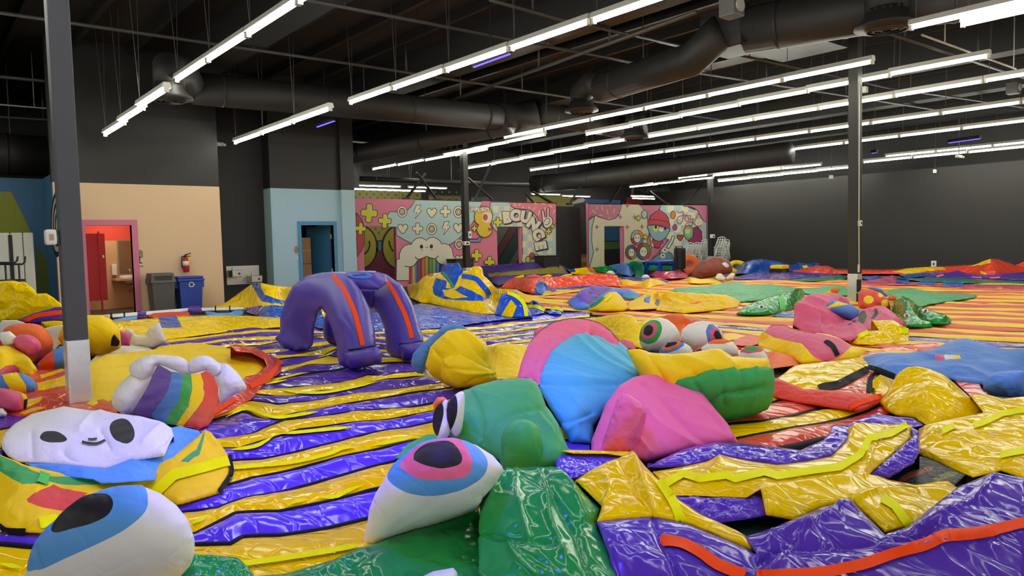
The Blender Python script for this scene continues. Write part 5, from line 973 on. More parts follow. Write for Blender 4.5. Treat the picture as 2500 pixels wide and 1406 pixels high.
b6 = fpart('purple_front', PUR, g_(zH, '130,807 440,777 640,817 1012,977 950,890 1100,842 1370,730 1540,690 1730,866 1860,830 2130,612 2330,527 2520,562 2520,1190 230,1190 205,1000', (960,930,980,1110,1010,970,880,850,1000,970,840,780,800,1230,1230,1130)), n=4600, amp=.038, size=.6, dome=.05, folds=[(zH(l), a, w) for l, a, w in (('442,780 480,900 540,1020 570,1110', -.05, 5), ('1040,1000 1150,960 1400,940 1700,920 2000,850', -.07, 14), ('1000,980 1030,1050 1060,1110', -.05, 8), ('1540,690 1400,800 1100,900', .07, 14), ('1730,866 1560,700', -.03, 6), ('1700,960 1900,980 2300,900', .06, 16), ('2330,540 2200,700 1900,840', .05, 12), ('1300,850 1200,960 1100,1060', .05, 9))])
sub(fr, 'purple_flap', PUR, vert(zH, '-100,420 0,424 180,425 300,440 250,462 20,560 -90,575', 60), n=350, amp=.02); sub(fr, 'yellow_flap', YEL, vert(zH, '-90,408 0,405 160,410 330,414 300,442 180,428 0,426', 70), n=160, amp=.01)
allb = [b2, b4]
for l in ('500,605 610,545 700,570 850,553 900,572 1060,535 1130,556 1300,530 1480,506 1590,440 1640,345 1760,322 1850,270', '1710,680 1780,722 1855,825'): ribbon(fr, 'neon_piping', NEO, zH(l), .045, bv=b2, soft=False)
ribbon(fr, 'neon_piping', NEO, zH('470,580 545,690 600,805'), .045, bv=b4)
for l in ('490,912 600,930 700,980 800,1050 950,1110', '1010,1110 1330,1100 1600,1050 1800,980 1950,940 2060,890 2250,872 2510,812'): ribbon(fr, 'orange_piping', ORA, zH(l), .05, bv=b6, label='orange piping')
blob('mesh_net', 'dark green mesh netting in the gap of the tube frame', 'inflatable', ('net', cloth_m('net_green', '#16402a', .5, .8, 7)), zH('700,800 960,782 1230,790 1110,842 950,900 830,860'), rho=.9, n=250)
blob('mesh_net', 'black mesh with orange and olive bands under the yellow sheet', 'inflatable', ('net', cloth_m('net_black', '#1d1f20', .5, .8, 8)), zO('1180,1300 1350,1170 1490,1050 1560,1060 1760,1130 1960,1225 1850,1330 1300,1345'), [('orange_band', cloth_m('net_orange', '#9a4a20', .5, .8, 8), zO('1300,1290 1400,1210 1600,1150 1660,1150 1640,1180 1430,1260 1330,1300')), ('olive_band', cloth_m('net_olive', '#6d6a28', .5, .8, 8), zO('1640,1260 1780,1200 1850,1200 1890,1215 1700,1290 1650,1300'))], rho=.95, n=500)
# yellow lump and sheet at right
blob('yellow_pillow', 'tall crumpled yellow vinyl lump at right', 'inflatable', ('lump', YEL), zO('1142,548 1210,460 1280,340 1330,270 1410,220 1500,213 1620,235 1740,280 1850,370 1950,460 2050,560 2150,640 2100,700 1850,740 1590,775 1480,705 1300,672 1200,612'), rho=.35, n=2600, amp=.055, size=.5, dome=.15, octv=5)
blob('yellow_flap', 'small yellow vinyl flap left of the tall yellow lump', 'inflatable', ('flap', YEL), zO('1080,340 1150,285 1290,340 1220,460 1140,505 1078,462'), rho=.4, n=300)
ys = blob('yellow_sheet', 'broad yellow vinyl sheet with neon strips at the right edge', 'inflatable', ('sheet', YEL), zO('1508,792 1560,768 1850,700 2120,645 1990,478 2130,473 2300,510 2530,480 2530,1275 2280,1190 2020,1252 1840,1182 1650,1092 1518,1042'), rho=.72, n=3200, amp=.05, size=.5, octv=5)
for l in ('1730,828 1850,775', '2030,772 2130,742 2300,660 2520,625', '2270,1052 2520,1005'): ribbon(ys, 'neon_strip', NEO, zO(l), .045, soft=False)
blob('purple_strip', 'purple vinyl strip between yellow lump and tube frame', 'inflatable', ('strip', PUR), zO('800,760 1000,690 1110,655 1300,680 1450,690 1570,765 1440,790 900,790'), rho=.55, n=500)
# red roll, yellow and coral panel with black borders
rl = blob('red_roll', 'rolled red vinyl band with an orange strip, left of the yellow lump', 'inflatable', ('roll', NR), zO('130,312 230,338 430,418 700,438 1150,478 1165,500 1145,555 960,632 880,626 640,592 380,552 200,512 130,482'), rho=.35, n=1100, dome=.06, amp=.02)
ribbon(rl, 'orange_strip', ORA, zO('860,600 950,560 1155,485'), .045, soft=False)
yp_ = blob('bordered_vinyl', 'yellow vinyl panel with black borders behind the red roll', 'inflatable', ('yellow_panel', YEL), zO('180,322 350,195 500,180 900,132 1040,240 1150,275 1100,320 1075,480 700,470 430,440 230,360'), [('coral_panel', vinyl('salmon', '#d8614a', 7), zO('590,425 760,388 1030,246 1150,272 1075,320 1050,490 700,480'))], rho=.7, n=1500, amp=.03)
for l in ('570,425 640,402 760,382 900,310 1035,242', '175,322 260,260 345,198', '1130,275 1070,325 1052,460', '120,250 230,205 360,195'): ribbon(yp_, 'black_border', BLK, zO(l), .075)
blob('orange_mat', 'orange vinyl corner left of the yellow panel', 'inflatable', ('mat', NO), zO('60,70 230,85 345,122 390,190 250,205 120,240 100,150'), rho=.6, n=400)
ch = zO
bh = blob('blue_heap', 'long pale blue deflated body with a small flag at right', 'inflatable', ('body', NB), zO('970,145 1050,100 1200,80 1380,85 1580,60 1700,25 1790,-20 1880,-50 1990,-50 2120,-5 2330,45 2530,60 2530,290 2300,380 2110,385 1900,360 1800,330 1600,330 1280,330 1050,242'), [('flag_red', NRO, zO('1660,117 1745,110 1760,155 1675,152')), ('flag_cream', NGR, zO('1745,110 1840,114 1852,152 1760,155')), ('flag_yellow', NY, zO('1840,114 1895,116 1915,148 1852,152'))], soft=True, rho=.5, n=2000, amp=.05, size=.6, dome=.1)
for l in ('955,145 1000,200 1040,240', '1040,235 1130,260 1200,290 1285,325'): ribbon(bh, 'black_border', BLK, zO(l), .09)
blob('blue_pillow', 'rounded pale blue bulge at the right edge', 'inflatable', ('bulge', NB), zO('2112,370 2150,300 2250,257 2400,245 2530,248 2530,485 2370,503 2200,482 2118,432'), mode='puff', n=700, thick=.24, amp=.02)
blob('red_scrap', 'red vinyl scrap between blue bulge and yellow lump', 'inflatable', ('scrap', RED), zO('1840,335 2080,375 2120,440 2250,488 1990,482 1920,420'), rho=.8, n=300)
# ------------------------------------------------------------------ purple arch, still inflated
VIO = paint_m('arch_violet', '#4a37aa', .4, 0, .05); ar_ = thing('inflated_arch', 'purple inflated four-legged arch with orange stripes', 'inflatable', tuple(atz(860, 880)))
def arch(nm, t, gs, **k): return sub(ar_, nm, VIO, g_(zC, t, gs), mode='puff', amp=.0, **k)
arch('rear_hoop', '800,140 900,122 1000,118 1150,150 1290,250 1380,400 1440,560 1480,700 1492,770 1480,830 1420,925 1400,948 1290,948 1190,912 1150,850 1130,640 1080,520 1010,440 920,330 830,240 780,190', (800,810,820,840,870,890,905,920,930,935,940,945,945,940,930,900,880,860,840,820,805), n=1000, thick=.27)
b_r = BV[ar_.name]
arch('rear_leg', '560,640 570,560 600,480 660,430 690,500 740,640 780,800 690,815 620,790 570,735', (820,)*10, n=300, thick=.2)
arch('front_hoop', '120,740 165,690 165,560 210,400 280,260 400,170 520,140 640,128 760,150 850,210 920,310 1000,480 1040,650 1055,820 1040,930 960,1000 830,1028 760,1010 715,985 690,900 690,800 640,640 590,520 550,465 510,520 480,660 470,800 420,852 300,862 190,832', (855,850,850,850,855,860,870,890,910,930,950,975,1000,1015,1020,1025,1030,1025,1020,1010,1000,980,950,920,890,875,870,865,860,858), n=1500, thick=.28)
b_f = BV[ar_.name]
arch('front_foot', '760,880 860,840 1060,818 1108,870 1108,960 1000,1000 830,1030 780,985', (1042,)*8, n=300, thick=.2); arch('rear_foot', '1270,800 1380,785 1492,770 1480,840 1425,925 1400,948 1290,948', (962,)*7, n=250, thick=.18)
arch('top_bridge', '480,150 560,132 700,128 880,120 1050,122 1140,150 1160,220 1075,292 900,292 760,230 600,190', (855,865,880,890,880,870,890,905,905,900,880), n=500, thick=.1); b_t = BV[ar_.name]
arch('inner_wall', '895,285 1080,285 1050,380 1015,470 960,430', (860,)*5, n=200, thick=.06)
ribbon(ar_, 'orange_stripe', ORA, zC('655,165 740,265 830,440 890,640 928,806'), .055, bv=b_f); ribbon(ar_, 'orange_stripe', ORA, zC('1108,158 1200,285 1290,455 1345,590 1388,742'), .055, bv=b_r)
patch(ar_, 'blue_vent', paint_m('vent_blue', '#3a6fe0', .5), zC('790,160 850,142 960,138 1020,160 1000,185 920,194 840,185'), bv=b_t); ribbon(ar_, 'vent_slit', VIO, zC('840,162 900,156 960,158'), .02, bv=b_t, lift=.016)
for q in ('570,140 640,131 770,132 780,146', '880,125 960,120 1050,124 1040,134'): patch(ar_, 'pale_patch', paint_m('patch_lilac', '#b9a8f0', .5), zC(q), bv=b_t, soft=False)
for q, b in (('800,852 900,838 1040,812', b_f), ('1270,798 1370,790 1485,768', b_r)): ribbon(ar_, 'ankle_seam', BLK, zC(q), .018, bv=b)
# ------------------------------------------------------------------ left side
blob('yellow_heap', 'big crumpled yellow vinyl heap at the left edge', 'inflatable', ('heap', YEL), zN('-60,80 0,30 130,25 260,40 330,90 385,160 480,155 560,200 640,270 700,330 640,400 300,400 170,435 -60,450'), g=832, n=2000, amp=.09, size=.6, octv=5)
t = blob('purple_strip', 'purple vinyl strip with orange piping behind the near column', 'inflatable', ('strip', PUR), zN('165,435 350,360 580,295 720,300 720,420 645,435 300,465'), g=842, n=500); ribbon(t, 'orange_piping', ORA, zN('235,452 380,388 500,365 650,350'), .07)
blob('yellow_strip', 'small yellow vinyl patch with neon strip left of column', 'inflatable', ('strip', YEL), zN('430,450 560,438 700,445 700,500 560,505 470,500'), g=850, n=200)
blob('white_heap', 'white fabric lump at the left edge behind the orange ball', 'inflatable', ('lump', NGR), zN('-50,520 20,435 170,430 265,462 180,520 100,580 -50,640'), g=858, n=350)
blob('white_heap', 'white fabric folds between orange ball and near column', 'inflatable', ('folds', NGR), zN('450,520 560,495 700,480 700,650 615,690 560,760 530,640'), g=858, n=350)
ob = blob('orange_ball', 'large orange ball with a pink nose at left', 'inflatable', ('ball', NO), zN('25,570 60,510 150,475 280,465 400,480 490,540 545,640 545,720 490,800 372,872 300,830 200,780 120,720 60,650'), mode='puff', soft=True, n=700, thick=.35)
sub(ob, 'nose', NRO, zN('130,670 150,610 220,582 320,590 400,640 432,700 400,770 312,812 200,755'), mode='puff', soft=True, n=350, g=680+960/4.26, thick=.18, amp=.01)
blob('white_ball', 'small white ball with red edge at the far left', 'inflatable', ('ball', NW), zN('-40,640 10,560 100,545 172,605 140,690 40,705 -40,700'), [('red_edge', NR, zN('-40,620 0,630 35,690 -40,700'))], mode='puff', n=250, g=680+960/4.26)
blob('two_tone_ball', 'red and blue ball half hidden by the near column', 'inflatable', ('red_half', NR), zN('380,890 480,795 545,750 620,712 720,710 740,830 720,925 560,955 432,985'), [('blue_half', NB, zN('550,755 620,705 730,700 750,940 575,958'))], mode='puff', n=350, thick=.25)
blob('yellow_dome', 'yellow dome with a pink fold at the left edge', 'inflatable', ('dome', NY), zN('-60,710 60,695 110,700 220,760 310,830 380,930 412,1000 408,1062 350,1075 200,1000 -60,1060'), [('pink_fold', NRO, zN('-60,990 60,908 150,893 208,940 195,985 60,1000 -60,1020'))], rho=.2, n=700, dome=.25)
blob('striped_ball', 'blue and yellow striped ball at the left edge', 'inflatable', ('blue_stripe', NB), zN('-60,1010 40,990 170,973 250,990 340,1040 387,1100 372,1160 312,1222 200,1220 -60,1180'), [('yellow_stripe', NY, zN('20,1000 165,972 190,990 270,1110 280,1225 150,1215 60,1080'))], mode='puff', n=400, thick=.22)
blob('pink_block', 'rose pink rounded block at the lower left edge', 'inflatable', ('block', NRO), zN('-60,1130 110,1150 220,1190 248,1260 242,1360 150,1405 -60,1345'), mode='puff', n=350, thick=.2)
blob('yellow_wedge', 'yellow wedge with black edge beside the rose pink block', 'inflatable', ('wedge', NY), zN('160,1160 270,1205 292,1250 268,1335 245,1380 200,1300'), [('black_edge', NK, zN('250,1260 292,1245 275,1340 245,1385'))], mode='puff', n=150, thick=.1)
blob('white_ball', 'white rounded corner at the lower left below pink block', 'inflatable', ('ball', NW), zN('-40,1340 30,1350 75,1400 60,1440 -40,1450'), mode='puff', n=120, thick=.12)
yd = blob('bow_inflatable', 'yellow rounded head with a black eye behind the near column', 'inflatable', ('head', NY), zN('600,620 640,520 700,430 800,390 900,380 1050,378 1135,412 1220,490 1262,570 1275,690 1240,730 1100,790 1000,815 800,800 680,760'), [('eye', NK, zN('1152,692 1165,612 1192,583 1238,640 1236,692 1190,704'), 1)], mode='puff', n=700, thick=.4)
sub(yd, 'snout', NRO, zN('1248,542 1365,570 1350,700 1262,695'), mode='puff', n=120, g=680+830/4.26, thick=.08)
blob('white_bow', 'white bow-shaped fabric piece beside the yellow head', 'inflatable', ('bow', NGR), zN('1290,560 1310,530 1365,528 1420,590 1500,590 1560,500 1650,448 1685,520 1737,660 1600,735 1480,720 1345,705 1360,600'), mode='puff', n=450, thick=.18, amp=.02)
blob('white_sheet', 'thin white fabric roll below the yellow head', 'inflatable', ('roll', NGR), zN('930,870 1000,800 1130,728 1350,682 1520,700 1610,755 1350,790 1130,800 1010,850'), rho=.5, n=300)
yb = blob('yellow_sheet', 'large yellow fabric sheet behind the rainbow cloud', 'inflatable', ('sheet', NY), zA('300,1010 420,940 620,860 770,780 900,710 1100,700 1300,670 1450,630 1600,610 1850,640 2000,680 2130,690 2240,760 2275,830 2180,900 2070,930 1900,960 1700,960 1400,960 1100,1040 900,1130 780,1180 560,1080'), rho=.6, n=1800, amp=.05, size=.6)
blob('red_sheet', 'red vinyl sheet with yellow stripes under the left balls and near column', 'inflatable', ('sheet', RED), zN('-60,1060 400,950 690,930 900,1190 1200,1300 1230,1420 950,1440 500,1430 -60,1440'), [('yellow_stripe', YEL, zN(q)) for q in ('415,1005 640,938 692,955 430,1040', '290,1262 450,1228 420,1275 280,1335', '385,1085 680,1015 692,1110 400,1170', '195,1400 390,1330 475,1345 260,1412')], rho=.85, n=900)
re_ = blob('red_edge', 'red vinyl border with orange trim around the yellow fabric', 'inflatable', ('border', RED), zA('1950,640 2000,628 2160,650 2290,720 2388,760 2382,860 2240,965 2130,1092 1960,1185 1740,1275 1640,1340 1600,1300 1860,1110 2050,960 2080,900 2180,880 2260,810 2240,760 2130,700 2000,690'), rho=.6, n=1100, dome=.05)
for l, w_ in (('2372,768 2330,845 2255,930 2120,985', .06), ('2130,985 2260,885', .05), ('1990,1090 1900,1150 1800,1215', .05)): ribbon(re_, 'orange_trim', ORA, zA(l), w_, soft=False)
rc = blob('rainbow_cloud', 'white padded cloud with a five-colour rainbow skirt', 'inflatable', ('white_cloud', NW), zA('945,1110 980,1010 1060,920 1105,885 1120,800 1240,730 1430,728 1540,740 1600,790 1660,740 1760,728 1840,780 1900,790 2000,860 2070,950 2082,1010 2000,1045 1865,1125 1860,1185 1760,1312 1680,1345 1560,1318 1400,1295 1280,1245 1100,1222 1000,1195'),
    [('violet_band', NV, zA('1095,1225 1250,980 1340,798 1450,858 1452,960 1400,1090 1280,1250')), ('blue_band', NB, zA('1450,858 1540,870 1550,960 1520,1080 1440,1200 1390,1300 1280,1250 1400,1090 1452,960')), ('green_band', NG, zA('1540,870 1620,876 1626,1020 1600,1130 1490,1310 1390,1300 1440,1200 1520,1080 1550,960')), ('yellow_band', NY, zA('1620,876 1702,872 1720,960 1720,1100 1640,1200 1550,1325 1490,1310 1600,1130 1626,1020')), ('red_band', NR, zA('1702,872 1755,848 1812,900 1850,1050 1866,1185 1765,1318 1680,1352 1550,1325 1640,1200 1720,1100 1720,960'))], rho=.42, n=2400, amp=.05, size=.5, dome=.15)
for q in ('945,1115 980,1008 1060,918 1130,885 1230,900 1290,885 1250,985 1180,1105 1095,1220 1000,1195', '1115,890 1102,800 1240,722 1430,720 1545,738 1605,800 1622,874 1540,872 1340,800 1290,890 1200,930', '1595,795 1660,736 1760,724 1845,778 1885,830 1855,900 1805,895 1750,850 1622,874', '1850,880 1900,786 2000,856 2072,950 2086,1008 2000,1048 1868,1128 1855,1000 1812,900'): sub(rc, 'puff', NW, zA(q), mode='puff', soft=True, n=420, thick=.2, g=660+1300/3.4722, amp=.02)
blob('yellow_tube', 'long flat yellow vinyl tube with a blue square, left of arch', 'inflatable', ('tube', YEL), zA('740,395 900,385 970,432 1340,400 1500,385 2000,380 2280,395 2400,402 2400,480 2000,512 1700,552 1400,590 1050,640 740,620'), [('blue_square', BLU, zA('1340,395 1492,384 1545,480 1372,495'))], rho=.6, n=1500, amp=.04)
for q, lab in (('1150,510 1180,480 1220,478 1240,505', 'small round badge left of the white bow on yellow tube'), ('1812,460 1840,432 1880,432 1900,456', 'small round badge right of the blue square on yellow tube')):
    blob('round_badge', lab, 'badge', ('badge', NRO), zA(q), rho=.4, n=60)
wt = blob('white_pole', 'long white padded pole with black straps before the bins', 'inflatable', ('pole', NW), zA('850,378 1180,352 1480,328 1600,318 2060,312 2080,335 1600,350 1180,388 900,404'), [('purple_sleeve', NV, zA('1165,345 1240,345 1240,400 1165,400')), ('purple_sleeve', NV, zA('1600,300 1700,300 1715,350 1590,352')), ('black_strap', NK, zA('930,360 950,360 955,402 935,402')), ('black_strap', NK, zA('1045,355 1062,355 1062,400 1048,400')), ('black_strap', NK, zA('1820,300 1832,300 1832,345 1820,345')), ('black_strap', NK, zA('1942,300 1954,300 1954,345 1942,345'))], rho=.0, n=900, dome=.04, amp=.004)
blob('blue_arc', 'curved light blue tube below the white pole', 'inflatable', ('arc', NSB), zA('1735,345 1790,350 1850,362 1950,358 1990,338 2070,340 2055,380 1850,395 1760,388'), rho=.3, n=250); blob('red_tube', 'red and pink tube lying below the white pole', 'inflatable', ('tube', NR), zA('1245,395 1300,362 1450,352 1600,352 1615,382 1480,400 1300,405'), rho=.3, n=250); blob('blue_tube', 'small blue tube under the left end of white pole', 'inflatable', ('tube', NSB), zA('930,425 1050,398 1160,388 1165,412 970,438'), rho=.3, n=150)
blob('yellow_blue_heap', 'yellow vinyl heap with blue bands below the drinking fountain', 'inflatable', ('yellow_part', YEL), zA('1750,318 1900,282 2000,212 2130,120 2210,104 2330,130 2520,145 2560,260 2500,400 2250,412 2170,375 2080,335'), [('blue_band', BLU, zA('2130,110 2205,102 2240,205 2420,262 2400,290 2220,265 2165,175')), ('blue_part', BLU, zA('2175,378 2240,308 2320,300 2420,310 2400,420 2260,420')), ('purple_part', PUR, zA('2080,318 2230,300 2195,355 2180,385 2090,355'))], rho=.35, n=1300, amp=.06, size=.5)
blob('yellow_blue_fold', 'blue and yellow folds seen through the purple arch', 'inflatable', ('blue_fold', BLU), U2('1040,290 1090,120 1140,70 1200,180 1260,300 1100,310'), [('yellow_fold', YEL, U2('1120,80 1150,70 1210,200 1180,230 1130,120'))], rho=.4, n=250)
# ------------------------------------------------------------------ middle distance
blob('blue_sheet', 'flat glossy blue vinyl sheet right of the arch', 'inflatable', ('sheet', BLU), zI('-560,1000 -540,800 -300,700 60,670 140,650 250,665 550,725 800,775 1040,795 1240,825 1500,825 1000,868 700,915 300,965 100,985'), rho=.9, n=1400, amp=.04)
yb2 = blob('yellow_blue_heap', 'big yellow heap with blue patches before the cloud mural', 'inflatable', ('yellow_part', YEL), zI('-40,430 100,400 170,330 240,295 390,272 418,250 420,172 600,160 650,260 700,250 780,205 850,200 890,230 905,310 960,360 1020,430 1060,470 1210,475 1300,485 1280,560 1120,620 1090,720 1040,790 800,775 550,725 250,655 140,645 0,580'),
    [('blue_patch', BLU, zI('330,350 460,380 440,462 560,482 620,440 780,510 990,632 660,622 430,602 310,552 280,460 305,400')), ('yellow_patch', YEL, zI('400,490 540,480 600,520 720,580 540,600 430,562')), ('blue_flag', BLU, zI('380,290 418,165 592,158 655,270 600,330 552,462 520,472 440,342')), ('red_spot', NR, zI('215,300 290,290 300,325 230,325'))], rho=.3, n=2600, amp=.07, size=.7, octv=5)
ribbon(yb2, 'green_piping', paint_m('green_piping', '#2f9a5a', .5), zI('410,275 480,350 540,462'), .06); ribbon(yb2, 'blue_piping', BLU, zI('640,320 800,350 890,440 955,520 968,590'), .12)
bl = blob('blue_loop', 'upright blue vinyl loop with yellow inside and neon piping', 'inflatable', ('loop', BLU), zI('1036,790 1080,650 1120,540 1200,512 1300,503 1362,600 1442,680 1495,822 1390,832 1220,827 1100,805'), [('yellow_inside', YEL, zI('1118,803 1180,700 1240,608 1307,690 1250,830'))], rho=.15, n=700, dome=.15); ribbon(bl, 'neon_piping', NEO, zI('1180,518 1290,560 1380,640 1412,720 1425,830'), .08)
b3 = blob('blue_loop', 'low blue vinyl hump with neon piping', 'inflatable', ('loop', BLU), zI('1438,652 1500,614 1560,630 1620,680 1672,740 1640,772 1560,792 1470,800'), rho=.2, n=350, dome=.1); ribbon(b3, 'neon_piping', NEO, zI('1445,690 1530,688 1600,715 1640,740'), .08)
b3 = blob('blue_loop', 'smallest blue vinyl hump at the right end with neon piping', 'inflatable', ('loop', BLU), zI('1665,755 1740,715 1800,700 1850,686 1882,760 1850,792 1700,785'), rho=.2, n=300, dome=.1); ribbon(b3, 'neon_piping', NEO, zI('1690,735 1780,712 1870,740'), .07)
blob('yellow_trail', 'yellow vinyl trailing right of the big yellow heap', 'inflatable', ('trail', FYEL), zI('1180,520 1300,480 1400,535 1500,560 1700,608 1965,658 1940,685 1650,655 1440,645 1300,600'), rho=.8, n=500)
blob('purple_mesh_heap', 'purple and mustard mesh-covered heap under the bounce lettering', 'inflatable', ('purple_part', cloth_m('mesh_purple', '#43307a', .5, .8, 5)), zI('870,300 880,196 1480,150 1740,150 1860,190 1920,230 1985,300 1830,335 1600,340 1400,360 1200,400 1080,440 1000,395 950,340'), [('mustard_band', cloth_m('mesh_mustard', '#8a7a22', .5, .8, 5), zI('955,290 1200,268 1600,230 1855,200 1915,285 1500,300 1200,312 970,335'))], rho=.15, n=1000, amp=.05)
blob('coral_heap', 'glossy coral red vinyl heap in the middle distance', 'inflatable', ('heap', CORA), zI('1105,465 1190,380 1270,340 1500,345 1900,320 2250,290 2420,290 2530,310 2570,400 2580,450 2530,450 2330,440 1740,480 1560,545 1420,515 1300,485'), rho=.3, n=1500, amp=.07, size=.6)
blob('blue_fold', 'upright blue vinyl fold before the coral heap', 'inflatable', ('fold', BLU), zI('1525,548 1545,420 1565,378 1640,388 1700,450 1760,505 1640,545'), rho=.1, n=300); blob('blue_strip', 'blue vinyl strip along the foot of the coral heap', 'inflatable', ('strip', BLU), zJ('-20,470 400,430 580,410 690,330 715,318 765,400 700,432 480,445 -20,505'), rho=.3, n=400)
blob('yellow_fold', 'narrow yellow vinyl fold right of the upright blue fold', 'inflatable', ('fold', YEL), zI('1615,550 1628,478 1740,512 2060,482 2090,505 1650,560'), rho=.4, n=250)
for q, lab, m_ in (('1220,375 1290,330 1390,303 1402,335 1270,382', 'yellow cushion at the left behind the coral heap', NY), ('1395,345 1440,315 1520,298 1600,318 1612,345', 'pink cushion behind the coral heap', NP), ('1598,325 1700,298 1742,310 1722,338 1612,340', 'middle yellow cushion behind the coral heap', NY), ('1825,328 1900,300 1992,288 1982,312 1880,335', 'right yellow cushion behind the coral heap', NY)):
    blob('small_cushion', lab, 'cushion', ('cushion', m_), zI(q), mode='puff', n=120, g=610+420/5, group='cushions behind the coral heap')
blob('colour_block', 'yellow, blue and red block right of the mesh heap', 'inflatable', ('yellow_part', YEL), zI('1915,245 2020,228 2180,208 2270,270 2270,300 2000,300 1930,285'), [('blue_part', BLU, zI('1945,240 2010,228 2030,268 1960,275')), ('red_part', RED, zI('2150,208 2190,205 2275,270 2275,290 2210,275'))], rho=.2, n=300)
blob('green_lump', 'green vinyl lump before the right mural doorway', 'inflatable', ('lump', GRN), zJ('495,215 560,200 660,198 722,240 700,290 560,270'), rho=.2, n=200); blob('white_ball', 'white ball beside the blue foam wedge', 'ball', ('ball', NW), zJ('645,285 680,253 730,258 765,300 700,312'), mode='puff', n=100); blob('white_ball', 'white ball in front of the green bag', 'ball', ('ball', NW), zJ('1080,335 1100,308 1130,298 1165,308 1185,335 1150,356 1100,356'), mode='puff', n=100)
for q, lab in (('680,192 830,162 770,250 720,230', 'left blue foam wedge before the right doorway'), ('765,280 860,150 920,200 1005,290 960,325', 'right blue foam wedge beside the green bag')):
    blob('foam_wedge', lab, 'foam block', ('wedge', NB), zJ(q), rho=.05, n=150, amp=0, dome=.02, group='blue foam wedges')
blob('green_bag', 'shiny green tied bag before the ring paintings', 'bag', ('bag', vinyl('bag_green', '#1f9a6a', 6)), zJ('915,170 960,135 1090,138 1110,190 1135,260 1130,335 1010,335 980,250'), rho=.05, n=350, dome=.15); blob('pink_ball', 'small pink ball between green bag and blue chair', 'ball', ('ball', NP), zJ('1095,165 1120,148 1155,160 1172,210 1135,235 1110,200'), mode='puff', n=100)
blob('magenta_heap', 'shiny magenta vinyl heap before the beanie mural', 'inflatable', ('heap', vinyl('magenta', '#d92f6a', 7)), zJ('1125,245 1330,262 1500,255 1690,248 1640,345 1330,355 1180,315'), rho=.4, n=600, amp=.06)
bb = blob('brown_lump', 'brown slumped body with a cream heart', 'inflatable', ('body', NBR), zJ('1685,270 1740,200 1840,120 1960,78 2060,90 2150,138 2195,210 2185,275 2050,310 1800,358 1720,325'), [('heart', NGR, zJ('2058,170 2100,150 2152,185 2142,212 2108,212'))], mode='puff', n=700, thick=.6, amp=.05)
for q, lab in (('1975,340 2010,288 2060,288 2110,350 2085,388 2020,378', 'left white foot under the brown body'), ('2105,340 2180,278 2225,290 2205,350 2130,378', 'right white foot under the brown body')): blob('white_pad', lab, 'inflatable', ('foot', NGR), zJ(q), mode='puff', n=150)
blob('yellow_mat', 'yellow vinyl mat under the brown body', 'inflatable', ('mat', FYEL), zJ('1615,375 1660,330 1800,355 1960,345 2070,400 1800,415 1640,405'), rho=.5, n=250); blob('yellow_scrap', 'ragged yellow vinyl right of the coral heap', 'inflatable', ('scrap', FYEL), zJ('795,375 900,358 1060,400 1180,350 1280,360 1410,412 1260,435 1150,472 1090,425 850,425'), rho=.5, n=400); blob('violet_strip', 'violet and green strip before the magenta heap', 'inflatable', ('strip', PUR), zJ('800,330 1000,330 1250,350 1450,375 1400,400 1100,385 850,370'), rho=.7, n=200)
gb = blob('violet_hood', 'violet and blue crumpled hood with green edge in the middle', 'inflatable', ('blue_part', NB), zJ('175,635 220,590 290,540 380,470 520,430 640,440 740,470 930,478 1060,540 1075,590 1000,612 890,612 800,600 680,640 540,680 420,728 330,730 260,722 200,665'), [('violet_part', NV, zJ('285,570 380,478 520,428 640,438 720,470 600,545 500,605 430,662 330,645'))], rho=.2, n=900, amp=.06, dome=.2); ribbon(gb, 'green_edge', paint_m('green_piping', '#2f9a5a', .5), zJ('860,560 950,585 1070,575'), .06)
yl = blob('yellow_lump', 'yellow rounded lump in front of the violet hood', 'inflatable', ('lump', NY), zJ('420,732 540,640 600,580 680,518 770,513 830,560 890,640 932,725 860,745 600,758'), rho=.15, n=500, dome=.25); ribbon(yl, 'green_edge', paint_m('green_piping', '#2f9a5a', .5), zJ('440,715 540,650 620,575'), .06); ribbon(yl, 'neon_strip', NEO, zJ('640,630 710,555'), .05)
blob('yellow_folds', 'yellow folds with blue squares left of the yellow ring', 'inflatable', ('folds', FYEL), zJ('900,720 920,640 1090,560 1170,488 1280,520 1340,560 1320,640 1290,720 950,735'), [('blue_square', BLU, zJ('1110,600 1150,553 1192,560 1180,652 1110,640')), ('blue_square', BLU, zJ('1262,600 1312,610 1290,685 1240,662'))], rho=.3, n=500)
yr = blob('yellow_ring', 'flat yellow vinyl ring with sunken centre in the middle distance', 'inflatable', ('ring', FYEL), zJ('1258,740 1330,600 1345,540 1420,508 1700,528 2100,548 2220,588 2295,640 2250,702 2100,722 1850,755 1600,775'), [('sunken_centre', NO, zJ('1640,612 1720,622 1900,602 1990,604 1850,630 1700,645'))], rho=.5, n=1400, amp=.05, folds=[(zJ('1500,560 1640,612 1760,628 1900,606 2010,600'), -.12, 9), (zJ('1400,520 1420,600 1560,660 1700,670 1900,650 2100,620'), .08, 7), (zJ('1420,510 1700,545 2100,560'), .05, 6)])
